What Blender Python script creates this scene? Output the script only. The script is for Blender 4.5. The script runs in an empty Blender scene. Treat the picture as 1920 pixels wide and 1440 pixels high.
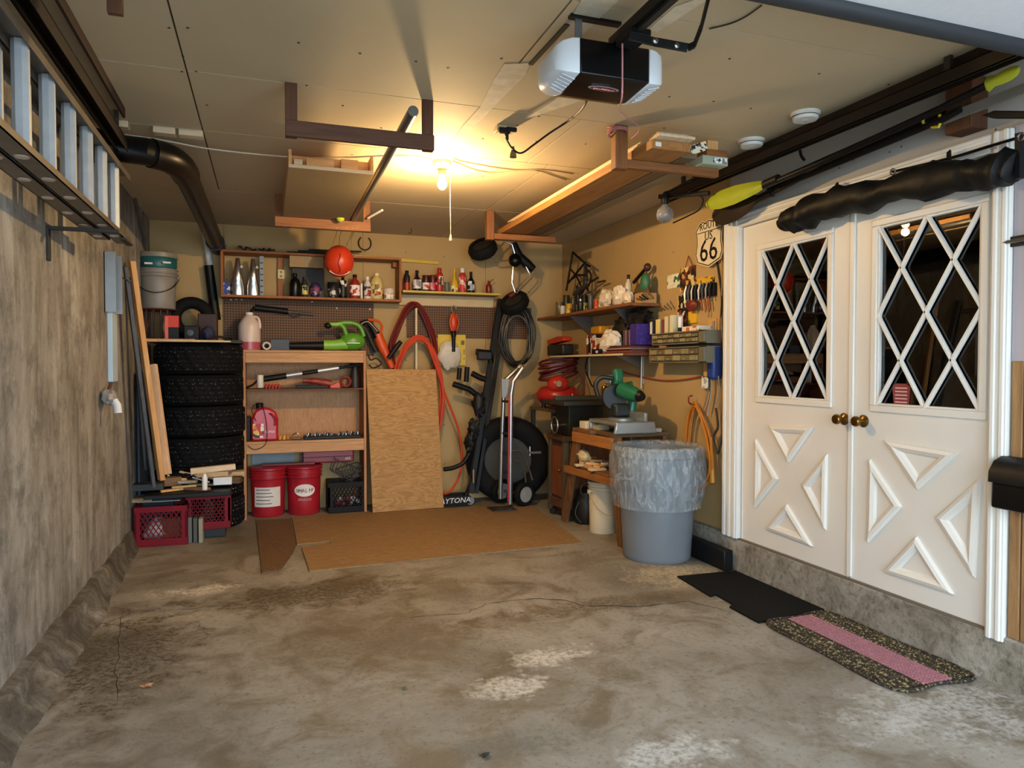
import bpy, bmesh, math, random
from mathutils import Vector, Matrix, noise
random.seed(7)
V = Vector
SC = bpy.context.scene
COL = SC.collection

# ---------------------------------------------------------------- camera
F, CH = 1330.0, 1.40                      # focal length in pixels of a 1920 wide frame, eye height
YAW, PIT = math.atan(460/1330), math.atan(34/1330)
cam = bpy.data.objects.new('camera', bpy.data.cameras.new('camera'))
COL.objects.link(cam)
cam.data.sensor_width = 36; cam.data.lens = F/1920*36
cam.data.clip_start = 0.02
cam.location = (0, 0, CH)
cam.rotation_euler = (math.pi/2 - PIT, 0, -YAW)
SC.camera = cam
# ---------------------------------------------------------------- sky, daylight, exposure
W = bpy.data.worlds.new('sky'); SC.world = W; W.use_nodes = True
bg = W.node_tree.nodes['Background']
bg.inputs[0].default_value = (0.72, 0.87, 1.0, 1); bg.inputs[1].default_value = 6.0
pl = bpy.data.lights.new('opening_portal', 'AREA'); pl.shape = 'RECTANGLE'; pl.size = 3.9; pl.size_y = 2.3
pl.cycles.is_portal = True
po = bpy.data.objects.new('opening_portal', pl); COL.objects.link(po)
po.location = (1.03, -0.55, 1.15); po.rotation_euler = (math.pi/2, 0, 0)
BULB_W = 72.0
SC.cycles.max_bounces = 7; SC.cycles.diffuse_bounces = 4; SC.cycles.glossy_bounces = 3; SC.cycles.transmission_bounces = 6; SC.cycles.transparent_max_bounces = 8
SC.cycles.caustics_reflective = False; SC.cycles.caustics_refractive = False
SC.view_settings.view_transform = 'Standard'
SC.view_settings.look = 'None'
SC.view_settings.exposure = 0.52
SC.view_settings.gamma = 1.0
SC.view_settings.use_curve_mapping = False

# ---------------------------------------------------------------- dimensions of the garage
XL, XR, YB, ZC, Y0 = -1.0, 3.08, 7.215, 2.73, -0.5
ca, sa, cp, sp = math.cos(YAW), math.sin(YAW), math.cos(PIT), math.sin(PIT)
RI, FW, UP = V((ca, -sa, 0)), V((sa*cp, ca*cp, -sp)), V((sa*sp, ca*sp, cp))
def at(u, v, X=None, Y=None, Z=None):
    """the point of a wall, shelf or floor plane that the survey photo shows at (u, v)"""
    d = RI*((u-960)/F) + UP*((720-v)/F) + FW
    t = X/d.x if X is not None else Y/d.y if Y is not None else (Z-CH)/d.z
    return V((d.x*t, d.y*t, CH+d.z*t))
def mpp(p):                                # metres for one pixel at a point
    return FW.dot(V(p)-V((0, 0, CH)))/F

# ---------------------------------------------------------------- materials
def S(h):
    h = h.lstrip('#'); o = []
    for i in (0, 2, 4):
        c = int(h[i:i+2], 16)/255
        o.append(c/12.92 if c <= 0.04045 else ((c+0.055)/1.055)**2.4)
    return (*o, 1)
class NT:
    def __init__(s, name):
        s.m = bpy.data.materials.new(name); s.m.use_nodes = True
        s.t = s.m.node_tree; s.b = s.t.nodes['Principled BSDF']
    def n(s, typ, ins=None, **kw):
        x = s.t.nodes.new(typ)
        for k, v in kw.items(): setattr(x, k, v)
        for k, v in (ins or {}).items(): s.set(x.inputs[k], v)
        return x
    def set(s, sock, v):
        if isinstance(v, bpy.types.NodeSocket): s.t.links.new(v, sock)
        else: sock.default_value = v
    def co(s, scale=(1, 1, 1), rnd=True, loc=(0, 0, 0)):
        tc = s.n('ShaderNodeTexCoord'); out = tc.outputs['Object']
        if rnd:
            oi = s.n('ShaderNodeObjectInfo')
            mu = s.n('ShaderNodeMath', {0: oi.outputs['Random'], 1: 17.0}, operation='MULTIPLY')
            ad = s.n('ShaderNodeVectorMath', {0: out, 1: mu.outputs[0]}, operation='ADD'); out = ad.outputs[0]
        mp = s.n('ShaderNodeMapping', {'Vector': out, 'Scale': scale, 'Location': loc}); return mp.outputs[0]
    def noi(s, vec, scale, detail=4, rough=.55, dist=0):
        return s.n('ShaderNodeTexNoise', {'Vector': vec, 'Scale': scale, 'Detail': detail, 'Roughness': rough, 'Distortion': dist}).outputs['Fac']
    def ramp(s, fac, stops):
        r = s.n('ShaderNodeValToRGB', {'Fac': fac}); e = r.color_ramp.elements
        while len(e) > 1: e.remove(e[-1])
        for i, (p, c) in enumerate(stops):
            x = e[0] if i == 0 else e.new(p)
            x.position = p; x.color = S(c) if isinstance(c, str) else (c, c, c, 1)
        return r.outputs[0]
    def mix(s, fac, a, b, mode='MIX'):
        x = s.n('ShaderNodeMix', data_type='RGBA', blend_type=mode)
        s.set(x.inputs[0], fac); s.set(x.inputs[6], S(a) if isinstance(a, str) else a); s.set(x.inputs[7], S(b) if isinstance(b, str) else b)
        return x.outputs[2]
    def math(s, op, a, b=0.0):
        return s.n('ShaderNodeMath', {0: a, 1: b}, operation=op).outputs[0]
    def bump(s, h, st=.3, dist=.01):
        s.set(s.b.inputs['Normal'], s.n('ShaderNodeBump', {'Height': h, 'Strength': st, 'Distance': dist}).outputs[0])
    def fin(s, col=None, rough=.6, metal=0.0, **kw):
        if col is not None: s.set(s.b.inputs['Base Color'], S(col) if isinstance(col, str) else col)
        s.set(s.b.inputs['Roughness'], rough); s.b.inputs['Metallic'].default_value = metal
        for k, v in kw.items(): s.set(s.b.inputs[k], v)
        return s.m
_M = {}
def P(c, rough=.5, metal=0.0, var=.12, sc=9.0, bump=0.0, **kw):
    """painted, plastic or metal surface with faint mottling"""
    k = (c, rough, metal, var, sc, bump, tuple(sorted(kw.items())))
    if k in _M: return _M[k]
    s = NT('surface_'+c); v = s.co()
    f = s.noi(v, sc, 5)
    base = S(c); dk = tuple(x*(1-var*1.6) for x in base[:3])+(1,); lt = tuple(min(1, x*(1+var)) for x in base[:3])+(1,)
    col = s.mix(f, dk, lt)
    if bump: s.bump(s.noi(v, sc*6, 3), bump, .004)
    _M[k] = s.fin(col, s.math('MULTIPLY_ADD', f, .25) if False else rough, metal, **kw); return _M[k]
def wood(c1, c2, ax='Y', sc=1.0, rough=.65, strong=1.0):
    k = ('w', c1, c2, ax, sc, rough, strong)
    if k in _M: return _M[k]
    s = NT('wood_'+c1[1:]); g = [14*sc]*3; g['XYZ'.index(ax)] = 1.1*sc
    v = s.co(tuple(g))
    f = s.noi(v, 2.2, 7, .62, .6); f2 = s.noi(v, 9, 3)
    ff = s.math('ADD', s.math('MULTIPLY', f, .75), s.math('MULTIPLY', f2, .25))
    col = s.ramp(ff, [(.5-.18/strong, c1), (.5+.2/strong, c2)])
    s.bump(ff, .25, .004)
    _M[k] = s.fin(col, rough); return _M[k]
def plywood(c1, c2, c3, ax='X', sc=1.0):
    k = ('p', c1, c2, c3, ax, sc)
    if k in _M: return _M[k]
    s = NT('plywood_'+c1[1:]); g = [7.0*sc]*3; g['XYZ'.index(ax)] = 1.5*sc
    v = s.co(tuple(g)); f = s.noi(v, 1.5, 3, .5, .7)
    w = s.math('FRACT', s.math('MULTIPLY', f, 14.0))
    w = s.math('ABSOLUTE', s.math('SUBTRACT', w, .5))
    g2 = [40*sc]*3; g2['XYZ'.index(ax)] = 6*sc
    fine = s.noi(s.co(tuple(g2)), 2, 4, .7)
    col = s.mix(s.math('MULTIPLY', w, 1.5), c1, c2)
    col = s.mix(s.ramp(fine, [(.5, 0.0), (.75, .6)]), col, S(c3))
    s.bump(s.math('ADD', w, fine), .2, .003)
    _M[k] = s.fin(col, .7); return _M[k]
def concrete(kind):
    s = NT('concrete_'+kind); v = s.co(rnd=False)
    if kind == 'floor':
        big = s.noi(v, .9, 6, .6, .5); mid = s.noi(v, 3.2, 8, .68, .7); fine = s.noi(v, 38, 6, .7)
        col = s.ramp(big, [(.3, '#6d665a'), (.44, '#857e72'), (.57, '#958f84'), (.75, '#a6a198')])
        col = s.mix(s.ramp(mid, [(.36, .75), (.53, 0.0)]), col, S('#655843'))
        col = s.mix(s.ramp(mid, [(.58, 0.0), (.8, .5)]), col, S('#a8a49a'))
        col = s.mix(s.ramp(fine, [(.34, .5), (.46, 0.0)]), col, S('#4f473b'))
        col = s.mix(s.ramp(fine, [(.58, 0.0), (.78, .4)]), col, S('#bdb9af'))
        pn = s.noi(v, 7.5, 6, .66, .5); wn = s.math('SUBTRACT', s.math('ADD', s.math('MULTIPLY', pn, 2.4), s.math('MULTIPLY', fine, .5)), .55)
        sep = s.n('ShaderNodeSeparateXYZ', {0: v}); PX, PY = sep.outputs[0], sep.outputs[1]
        for (u, w, rx, ry, t, a, thr) in (
            (1025, 1232, .17, .10, '#cfcabe', .95, .62), (955, 1287, .15, .09, '#cfcabe', .9, .62), (1250, 1415, .2, .1, '#c4c4c0', .8, .66),
            (1770, 1335, .35, .2, '#c2c2be', .75, .62), (370, 1108, .2, .1, '#e0d8c8', .75, .6), (265, 1165, .32, .1, '#c4b9a4', .6, .5),
            (1300, 1085, .3, .3, '#d1c09d', .6, .5),
            (590, 1112, .45, .2, '#4f432d', .95, .42), (230, 1230, .22, .5, '#4d4335', .95, .42), (1170, 1128, .75, .09, '#5c4d34', .85, .45),
            (700, 1200, .4, .3, '#63543b', .7, .45), (960, 1398, .3, .1, '#57544a', .65, .55), (330, 1390, .25, .2, '#625b4f', .6, .55), (300, 1060, .3, .12, '#6b5a44', .5, .5)):
            c = at(u, w, Z=0)
            dx = s.math('MULTIPLY', s.math('SUBTRACT', PX, c.x), 1/rx); dy = s.math('MULTIPLY', s.math('SUBTRACT', PY, c.y), 1/ry)
            L = s.math('SQRT', s.math('ADD', s.math('MULTIPLY', dx, dx), s.math('MULTIPLY', dy, dy)))
            h = s.math('SUBTRACT', s.math('ADD', wn, .35), s.math('MULTIPLY', L, .55))
            m = s.math('MULTIPLY', s.n('ShaderNodeMapRange', {0: h, 1: thr-.08, 2: thr+.42, 3: 0.0, 4: a}).outputs[0], s.ramp(fine, [(.38, .25), (.56, 1.0)]))
            col = s.mix(m, col, S(t))
        s.bump(s.math('ADD', s.math('MULTIPLY', mid, 1.0), s.math('MULTIPLY', fine, .5)), .35, .006)
        return s.fin(col, s.ramp(mid, [(.3, .5), (.7, .8)]))
    if kind == 'wall':
        st = s.noi(s.co((2.0, 2.0, .7), rnd=False), 1.5, 8, .68, .9); st2 = s.noi(s.co((6, 6, .6), rnd=False), 1.4, 6, .65, 1.0)
        mid = s.noi(v, 4, 7, .7); fine = s.noi(v, 30, 5, .7)
        col = s.ramp(st, [(.26, '#544e45'), (.40, '#7d776d'), (.52, '#979289'), (.7, '#b3b0a9')])
        col = s.mix(s.ramp(st2, [(.34, .55), (.5, 0.0)]), col, S('#5f5547'))
        col = s.mix(s.ramp(mid, [(.36, .75), (.52, 0.0)]), col, S('#5a564e'))
        col = s.mix(s.ramp(fine, [(.55, 0.0), (.8, .4)]), col, S('#cfcabf'))
        s.bump(s.math('ADD', mid, s.math('MULTIPLY', fine, .5)), .5, .008)
        return s.fin(col, .85)
    mid = s.noi(v, 4.5, 8, .72, .6); fine = s.noi(v, 32, 5, .7)          # curb and footing
    col = s.ramp(mid, [(.3, '#5a5347'), (.46, '#888072'), (.6, '#a39c8f'), (.75, '#bdb9b0')] if kind == 'curb' else [(.3, '#37322b'), (.46, '#575046'), (.6, '#7a7468'), (.72, '#a5a198')])
    col = s.mix(s.ramp(fine, [(.35, .5), (.5, 0.0)]), col, S('#3d362b'))
    s.bump(s.math('ADD', mid, s.math('MULTIPLY', fine, .5)), .7, .012)
    return s.fin(col, .85)
def paint_wall(c, dirt, name):
    s = NT(name); v = s.co(rnd=False); a = s.noi(v, 1.3, 6, .6); f = s.noi(v, 26, 4)
    col = s.mix(s.ramp(a, [(.35, .35), (.65, 0.0)]), S(c), S(dirt))
    s.bump(f, .12, .003); return s.fin(col, .75)
def emis(c, st):
    s = NT('glow'); return s.fin(c, .4, **{'Emission Color': S(c), 'Emission Strength': st})
def speck(c, d, sc=60.0, thr=.6, rough=.6):
    k = ('s', c, d, sc, thr)
    if k in _M: return _M[k]
    s = NT('speckled_'+c); f = s.noi(s.co(), sc, 3, .6)
    _M[k] = s.fin(s.mix(s.ramp(f, [(thr-.03, 0.0), (thr+.03, 1.0)]), c, d), rough); return _M[k]
def peg():
    s = NT('pegboard'); v = s.co((40, 40, 40), rnd=False)
    fr = s.n('ShaderNodeVectorMath', {0: v}, operation='FRACTION').outputs[0]
    d = s.n('ShaderNodeVectorMath', {0: fr, 1: (.5, 0, .5)}, operation='SUBTRACT').outputs[0]
    d = s.n('ShaderNodeVectorMath', {0: d, 1: (1, 0, 1)}, operation='MULTIPLY').outputs[0]
    L = s.n('ShaderNodeVectorMath', {0: d}, operation='LENGTH').outputs['Value']
    return s.fin(s.mix(s.math('LESS_THAN', L, .27), '#6b4c33', '#1c120b'), .7)
def print_mat(cols, sc=14.0, ax=(1, 1, 1)):
    """flat printed packaging: blocks of ink"""
    s = NT('print'); v = s.co(tuple(sc*a for a in ax)); w = s.n('ShaderNodeTexVoronoi', {'Vector': v, 'Scale': 1.0}, distance='CHEBYCHEV')
    n = len(cols); st = [((i)/n, c) for i, c in enumerate(cols)]
    sx = s.n('ShaderNodeSeparateXYZ', {0: w.outputs['Color']}); r = s.n('ShaderNodeValToRGB', {'Fac': sx.outputs[0]}); r.color_ramp.interpolation = 'CONSTANT'
    e = r.color_ramp.elements
    while len(e) > 1: e.remove(e[-1])
    for i, (p, c) in enumerate(st):
        x = e[0] if i == 0 else e.new(p); x.position = p; x.color = S(c)
    return s.fin(r.outputs[0], .5)
def glass(rough=0.0, tint='#ffffff'):
    s = NT('clear_glass'); return s.fin(tint, rough, **{'Transmission Weight': 1.0, 'IOR': 1.5})
def film():
    s = NT('clear_film'); t = s.t
    tr = s.n('ShaderNodeBsdfTransparent', {0: (.93, .95, .96, 1)}); gl = s.n('ShaderNodeBsdfPrincipled', {'Base Color': (.62, .68, .72, 1), 'Roughness': .16})
    f = s.noi(s.co((1, 1, .35)), 26, 5, .6, 1.2); s.set(gl.inputs['Normal'], s.n('ShaderNodeBump', {'Height': f, 'Strength': .9, 'Distance': .02}).outputs[0])
    mx = s.n('ShaderNodeMixShader', {0: s.ramp(f, [(.42, .16), (.7, .55)]), 1: tr.outputs[0], 2: gl.outputs[0]})
    t.links.new(mx.outputs[0], t.nodes['Material Output'].inputs[0]); return s.m

# ---------------------------------------------------------------- mesh helpers
def cr(pts, n=6, closed=False):
    """smooth curve through points"""
    pts = [V(p) for p in pts]; o = []; m = len(pts)
    rng = range(m if closed else m-1)
    for i in rng:
        g = (lambda j: pts[j % m]) if closed else (lambda j: pts[max(0, min(m-1, j))])
        a, b, c, d = g(i-1), g(i), g(i+1), g(i+2)
        for k in range(n):
            t = k/n
            o.append(.5*((2*b)+(c-a)*t+(2*a-5*b+4*c-d)*t*t+(3*b-a-3*c+d)*t**3))
    if not closed: o.append(pts[-1])
    return o
class B:
    def __init__(s): s.v = []; s.f = []
    def add(s, vs, fs):
        k = len(s.v); s.v += [V(p) for p in vs]; s.f += [tuple(i+k for i in f) for f in fs]; return s
    def box(s, x0, x1, y0, y1, z0, z1):
        return s.add([(x, y, z) for z in (z0, z1) for y in (y0, y1) for x in (x0, x1)],
                     [(0, 2, 3, 1), (4, 5, 7, 6), (0, 1, 5, 4), (2, 6, 7, 3), (0, 4, 6, 2), (1, 3, 7, 5)])
    def bar(s, p, q, w, h, up=(0, 0, 1)):
        p, q = V(p), V(q); d = (q-p).normalized(); u = V(up)
        if abs(d.dot(u.normalized())) > .98: u = V((0, 1, 0))
        a = d.cross(u).normalized(); b = a.cross(d)
        vs = [c+a*(i*w/2)+b*(j*h/2) for c in (p, q) for j in (-1, 1) for i in (-1, 1)]
        return s.add(vs, [(0, 2, 3, 1), (4, 5, 7, 6), (0, 1, 5, 4), (2, 6, 7, 3), (0, 4, 6, 2), (1, 3, 7, 5)])
    def tube(s, pts, r, n=8, closed=False, flat=1.0):
        pts = [V(p) for p in pts]; m = len(pts); rs = r if isinstance(r, (list, tuple)) else [r]*m
        vs = []; prev = None
        for i, p in enumerate(pts):
            if closed: d = pts[(i+1) % m]-pts[i-1]
            else: d = pts[min(i+1, m-1)]-pts[max(i-1, 0)]
            d.normalize()
            if prev is None:
                a = d.cross(V((0, 0, 1)))
                if a.length < .1: a = d.cross(V((0, 1, 0)))
            else: a = prev-d*prev.dot(d)
            a.normalize(); prev = a; b = d.cross(a)
            for k in range(n):
                t = 2*math.pi*k/n; vs.append(p+a*(rs[i]*math.cos(t))+b*(rs[i]*flat*math.sin(t)))
        fs = []
        for i in range(m if closed else m-1):
            j = (i+1) % m
            for k in range(n): fs.append((i*n+k, i*n+(k+1) % n, j*n+(k+1) % n, j*n+k))
        if not closed: fs += [tuple(range(n-1, -1, -1)), tuple((m-1)*n+k for k in range(n))]
        return s.add(vs, fs)
    def lathe(s, prof, c=(0, 0, 0), n=20, ax=(0, 0, 1), sx=1.0, cap=True, ang=0.0, wob=None):
        c = V(c); z = V(ax).normalized(); x = z.cross(V((0, 1, 0)))
        if x.length < .1: x = V((1, 0, 0))
        x.normalize(); y = z.cross(x); vs = []
        for i, (r, h) in enumerate(prof):
            for k in range(n):
                t = 2*math.pi*k/n+ang; rr = r*(wob(t, i) if wob else 1)
                vs.append(c+z*h+x*(rr*sx*math.cos(t))+y*(rr*math.sin(t)))
        fs = [(i*n+k, i*n+(k+1) % n, (i+1)*n+(k+1) % n, (i+1)*n+k) for i in range(len(prof)-1) for k in range(n)]
        if cap: fs += [tuple(range(n-1, -1, -1)), tuple((len(prof)-1)*n+k for k in range(n))]
        return s.add(vs, fs)
    def ring(s, R, r, c, ax, n=28, m=8):
        c = V(c); z = V(ax).normalized(); x = z.cross(V((.3, .9, .1))).normalized(); y = z.cross(x)
        return s.tube([c+x*(R*math.cos(2*math.pi*k/n))+y*(R*math.sin(2*math.pi*k/n)) for k in range(n)], r, m, True)
    def prism(s, poly, ext):
        poly = [V(p) for p in poly]; e = V(ext); n = len(poly)
        return s.add(poly+[p+e for p in poly], [tuple(range(n-1, -1, -1)), tuple(range(n, 2*n))]+[(i, (i+1) % n, n+(i+1) % n, n+i) for i in range(n)])
    def sph(s, c, rx, ry, rz, n=14, m=9, wob=0.0, seed=0.0, fr=2.2):
        c = V(c); vs = []
        for j in range(1, m):
            ph = math.pi*j/m
            for k in range(n):
                t = 2*math.pi*k/n; d = V((math.sin(ph)*math.cos(t), math.sin(ph)*math.sin(t), math.cos(ph)))
                q = 1+(noise.noise(d*fr+V((seed, 0, 0)))+.5*noise.noise(d*fr*2.3+V((0, seed, 0))))*wob
                vs.append(c+V((d.x*rx*q, d.y*ry*q, d.z*rz*q)))
        k0 = len(vs); vs += [c+V((0, 0, rz)), c-V((0, 0, rz))]
        fs = [(j*n+k, (j+1)*n+k, (j+1)*n+(k+1) % n, j*n+(k+1) % n) for j in range(m-2) for k in range(n)]
        fs += [(k0, k, (k+1) % n) for k in range(n)]+[(k0+1, (m-2)*n+(k+1) % n, (m-2)*n+k) for k in range(n)]
        return s.add(vs, fs)
    def tri_frame(s, a, b, c, w, ext, nrm):
        """raised triangular moulding: outer triangle, bevelled to an inner one"""
        P3 = [V(a), V(b), V(c)]; ce = (P3[0]+P3[1]+P3[2])/3; e = V(ext)
        la, lb, lc = (P3[1]-P3[2]).length, (P3[2]-P3[0]).length, (P3[0]-P3[1]).length
        inc = (P3[0]*la+P3[1]*lb+P3[2]*lc)/(la+lb+lc)
        ar = (P3[1]-P3[0]).cross(P3[2]-P3[0]).length/2; rr = 2*ar/(la+lb+lc)
        sc = lambda d: [inc+(p-inc)*(1-d/rr) for p in P3]
        L = [sc(0), [p+e*.75 for p in sc(w*.12)], [p+e for p in sc(w*.45)], [p+e*.55 for p in sc(w*.8)], sc(w)]
        vs = [p for l in L for p in l]
        return s.add(vs, [(i*3+k, i*3+(k+1) % 3, (i+1)*3+(k+1) % 3, (i+1)*3+k) for i in range(4) for k in range(3)])
    def xf(s, M):
        s.v = [M @ p for p in s.v]; return s
def mk(b, name, mat, parent=None, bevel=0.0, smooth=True, ang=40, solid=0.0, world=False):
    off = V((0, 0, 0))
    if parent is None and not world:
        xs = [p.x for p in b.v]; ys = [p.y for p in b.v]; zs = [p.z for p in b.v]
        off = V(((min(xs)+max(xs))/2, (min(ys)+max(ys))/2, min(zs)))
    else:
        q = parent
        while q is not None: off += q.location; q = q.parent
    me = bpy.data.meshes.new(name)
    me.from_pydata([p-off for p in b.v], [], b.f)
    bm = bmesh.new(); bm.from_mesh(me); bmesh.ops.recalc_face_normals(bm, faces=bm.faces); bm.to_mesh(me); bm.free()
    if smooth:
        me.shade_smooth(); me.set_sharp_from_angle(angle=math.radians(ang))
    me.materials.append(mat)
    o = bpy.data.objects.new(name, me); COL.objects.link(o)
    if parent is None: o.location = off
    else: o.parent = parent
    if bevel:
        md = o.modifiers.new('bevel', 'BEVEL'); md.width = bevel; md.segments = 2; md.limit_method = 'ANGLE'
    if solid:
        md = o.modifiers.new('solid', 'SOLIDIFY'); md.thickness = solid
    return o
def tag(o, label, cat, group=None):
    o['label'] = label; o['category'] = cat
    if group: o['group'] = group
    return o
def thing(name, label, cat, loc=(0, 0, 0), group=None):
    o = bpy.data.objects.new(name, None); COL.objects.link(o); o.location = loc; o.empty_display_size = .05
    return tag(o, label, cat, group)
def one(b, name, mat, label, cat, group=None, **kw):
    return tag(mk(b, name, mat, None, **kw), label, cat, group)
def struct(b, name, mat, parent=None, **kw):
    o = mk(b, name, mat, parent, world=True, **kw)
    if parent is None: o['kind'] = 'structure'
    return o
def dup(root, loc, rz=0, label=None):
    r = root.copy(); COL.objects.link(r); r.location = loc; r.rotation_euler = (0, 0, rz)
    if label: r['label'] = label
    for ch in list(root.children):
        c = ch.copy(); COL.objects.link(c); c.parent = r
        for g in list(ch.children):
            d = g.copy(); COL.objects.link(d); d.parent = c
    return r
def text(s, size, org, xd, yd, mat, parent, name='lettering', ext=.0006, align='CENTER'):
    """flat lettering; org is the centre of its baseline"""
    cu = bpy.data.curves.new('t', 'FONT'); cu.body = s; cu.size = size; cu.extrude = ext; cu.align_x = align; cu.resolution_u = 2
    ob = bpy.data.objects.new('t', cu); COL.objects.link(ob)
    dg = bpy.context.evaluated_depsgraph_get(); me = bpy.data.meshes.new_from_object(ob.evaluated_get(dg))
    bpy.data.objects.remove(ob); bpy.data.curves.remove(cu)
    x, y = V(xd).normalized(), V(yd).normalized(); z = x.cross(y)
    b = B(); b.add([V(org)+x*v.co.x+y*v.co.y+z*v.co.z for v in me.vertices], [tuple(p.vertices) for p in me.polygons])
    bpy.data.meshes.remove(me)
    return mk(b, name, mat, parent, smooth=False)
# ================================================================ the setting
BEIGE = paint_wall('#b89a68', '#a08250', 'beige_paint')
CEILM = paint_wall('#c2b294', '#ab997a', 'ceiling_paint')
GREYM = paint_wall('#b9b3ab', '#a29c95', 'grey_wall_tone')
WHITE = P('#e9e6df', .42, var=.05, sc=4)
DOORW = P('#e8e3da', .42, var=.05, sc=3)
BLACK = P('#0c0c0d', .5, **{'Specular IOR Level': .3}); BLACKG = P('#08080a', .3, **{'Specular IOR Level': .35}); DARK = P('#26241f', .6)
STEEL = P('#9a9a98', .35, 1.0); CHROME = P('#d9dade', .12, 1.0); ALU = P('#c9ced2', .3, 1.0, sc=14)
BRASS = P('#8a6a38', .28, 1.0); RUBBER = P('#0e0e10', .8, bump=.3, **{'Specular IOR Level': .25})
PINE = {a: wood('#c98f52', '#e6bb82', a) for a in 'XYZ'}
PALE = {a: wood('#c9a981', '#eddcbd', a) for a in 'XYZ'}
BROWN = {a: wood('#4a2a16', '#855231', a) for a in 'XYZ'}
OAK = {a: wood('#a9774c', '#d6a977', a) for a in 'XYZ'}
STUD = {a: wood('#7d5a36', '#b58c5c', a) for a in 'XYZ'}

FLOORM = concrete('floor'); CURBM = concrete('curb')
b = B(); b.box(XL-.3, XR+.3, Y0, YB+.1, -.12, 0)
floor = struct(b, 'floor', FLOORM, smooth=False)
b = B(); b.box(-9, 11, -14, Y0-.01, -.16, -.02); struct(b, 'driveway', P('#c4c4c0', .85, sc=3), smooth=False)
# hairline cracks in the slab
CRK = P('#2f2a22', .9)
def crack(px, w):
    pts = []
    for i in range(len(px)-1):
        a, c = at(*px[i], Z=0), at(*px[i+1], Z=0)
        for k in range(5):
            p = a.lerp(c, k/5); pts.append(p+V((random.uniform(-1, 1)*.012, random.uniform(-1, 1)*.012, 0)))
    pts.append(at(*px[-1], Z=0)); b = B(); n = len(pts); vs = []
    for i, p in enumerate(pts):
        d = (pts[min(i+1, n-1)]-pts[max(i-1, 0)]).normalized(); s = V((-d.y, d.x, 0))*w*(.35+random.random())*(1 if 0 < i < n-1 else .1)
        vs += [p+s+V((0, 0, .0012)), p-s+V((0, 0, .0012))]
    b.add(vs, [(2*i, 2*i+1, 2*i+3, 2*i+2) for i in range(n-1)]); mk(b, 'crack', CRK, floor, smooth=False)
crack([(175, 1167), (230, 1172), (262, 1186)], .003)
crack([(232, 1150), (222, 1200), (218, 1260), (219, 1320)], .0016)
crack([(195, 1137), (300, 1146), (380, 1140), (480, 1122), (600, 1095), (690, 1070)], .0022)
crack([(915, 1132), (1000, 1122), (1060, 1127), (1110, 1138), (1220, 1136), (1290, 1128), (1380, 1150)], .004)
crack([(760, 1160), (880, 1148), (915, 1132)], .0025)
crack([(352, 1183), (372, 1172), (392, 1190)], .0016)
# left wall: board formed concrete on a rough footing
LW = concrete('wall')
b = B(); b.box(XL-.2, XL, Y0, YB+.2, 0, ZC); struct(b, 'wall_left', LW, smooth=False)
b = B(); vs = []; N = 90
for i in range(N+1):
    y = Y0+(YB-Y0)*i/N; g = lambda k, s: noise.noise(V((y*s, k*7.3, 0)))
    k_ = max(.25, min(1, (7.0-y)/2.6)); top = .125+.02*g(1, 3)+.012*g(2, 9); out = (.06+.02*g(3, 2.5)+.012*g(4, 8))*k_; bot = out+(.05+.03*g(5, 3)+.02*g(6, 10))*k_
    vs += [(XL-.02, y, top+.015), (XL+out*.75, y, top), (XL+out, y, top-.025), (XL+out+.01, y, .06+.02*g(7, 6)), (XL+bot, y, .02), (XL+bot+.03, y, -.01), (XL-.02, y, -.01)]
b.add(vs, [(i*7+k, i*7+(k+1) % 7, (i+1)*7+(k+1) % 7, (i+1)*7+k) for i in range(N) for k in range(7)])
struct(b, 'footing_left', concrete('footing'), ang=30)
# back wall of drywall sheets with nail heads
b = B(); b.box(XL-.2, XR+.3, YB+.015, YB+.2, 0, ZC); wb = struct(b, 'wall_back', BEIGE, smooth=False)
xs = [XL, -.37, .92, 2.2, XR]
for i in range(4):
    b = B(); b.box(xs[i]+.0015, xs[i+1]-.0015, YB, YB+.02, 0, ZC); mk(b, 'drywall_panel', BEIGE, wb, smooth=False)
NAIL = P('#3a3027', .6)
nm = None
for x in (-.39, -.35, .5, .9, .94, 1.35, 1.75, 2.17, 2.23, 2.7):
    for k in range(7):
        z = .4+.36*k+random.uniform(-.03, .03)
        if nm is None:
            b = B(); b.lathe([(.006, 0), (.005, .002)], (x, YB, z), 6, (0, -1, 0)); nm = mk(b, 'nail_head', NAIL, wb); n0 = V((x, 0, z))
        else:
            c = nm.copy(); COL.objects.link(c); c.location = V((x, 0, z))-n0
# right wall around the double doors
DY0, DY1, DYm, DZ0, DZ1, DX = 2.285, 4.045, 3.085, .225, 2.33, 3.05
b = B()
b.box(XR, XR+.1, DY1+.02, YB+.2, 0, ZC); b.box(XR, XR+.1, DY0-.02, DY1+.02, DZ1+.02, ZC)
b.box(XR, XR+.1, Y0, DY0-.02, 1.42, ZC); b.box(XR+.09, XR+.1, Y0, DY0-.02, 0, 1.42); b.box(XR, XR+.1, DY0-.02, DY1+.02, 0, DZ0)
wr = struct(b, 'wall_right', BEIGE, smooth=False)
b = B(); b.box(XR-.008, XR, DY0-.12, DY1+.17, DZ1+.1, ZC-.002); mk(b, 'wall_sheet', GREYM, wr, smooth=False)  # grey puts daylight into the colour of the beige wall over the doors
b = B(); b.box(XR-.045, XR, Y0, DY0-.098, 1.42, DZ1+.095); mk(b, 'wall_sheet', P('#b4acb2', .7, sc=2), wr, smooth=False)
b = B(); b.box(XR-.012, XR+.0, 4.22, YB, .21, .225); mk(b, 'sill_strip', CURBM, wr, smooth=False)
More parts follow.
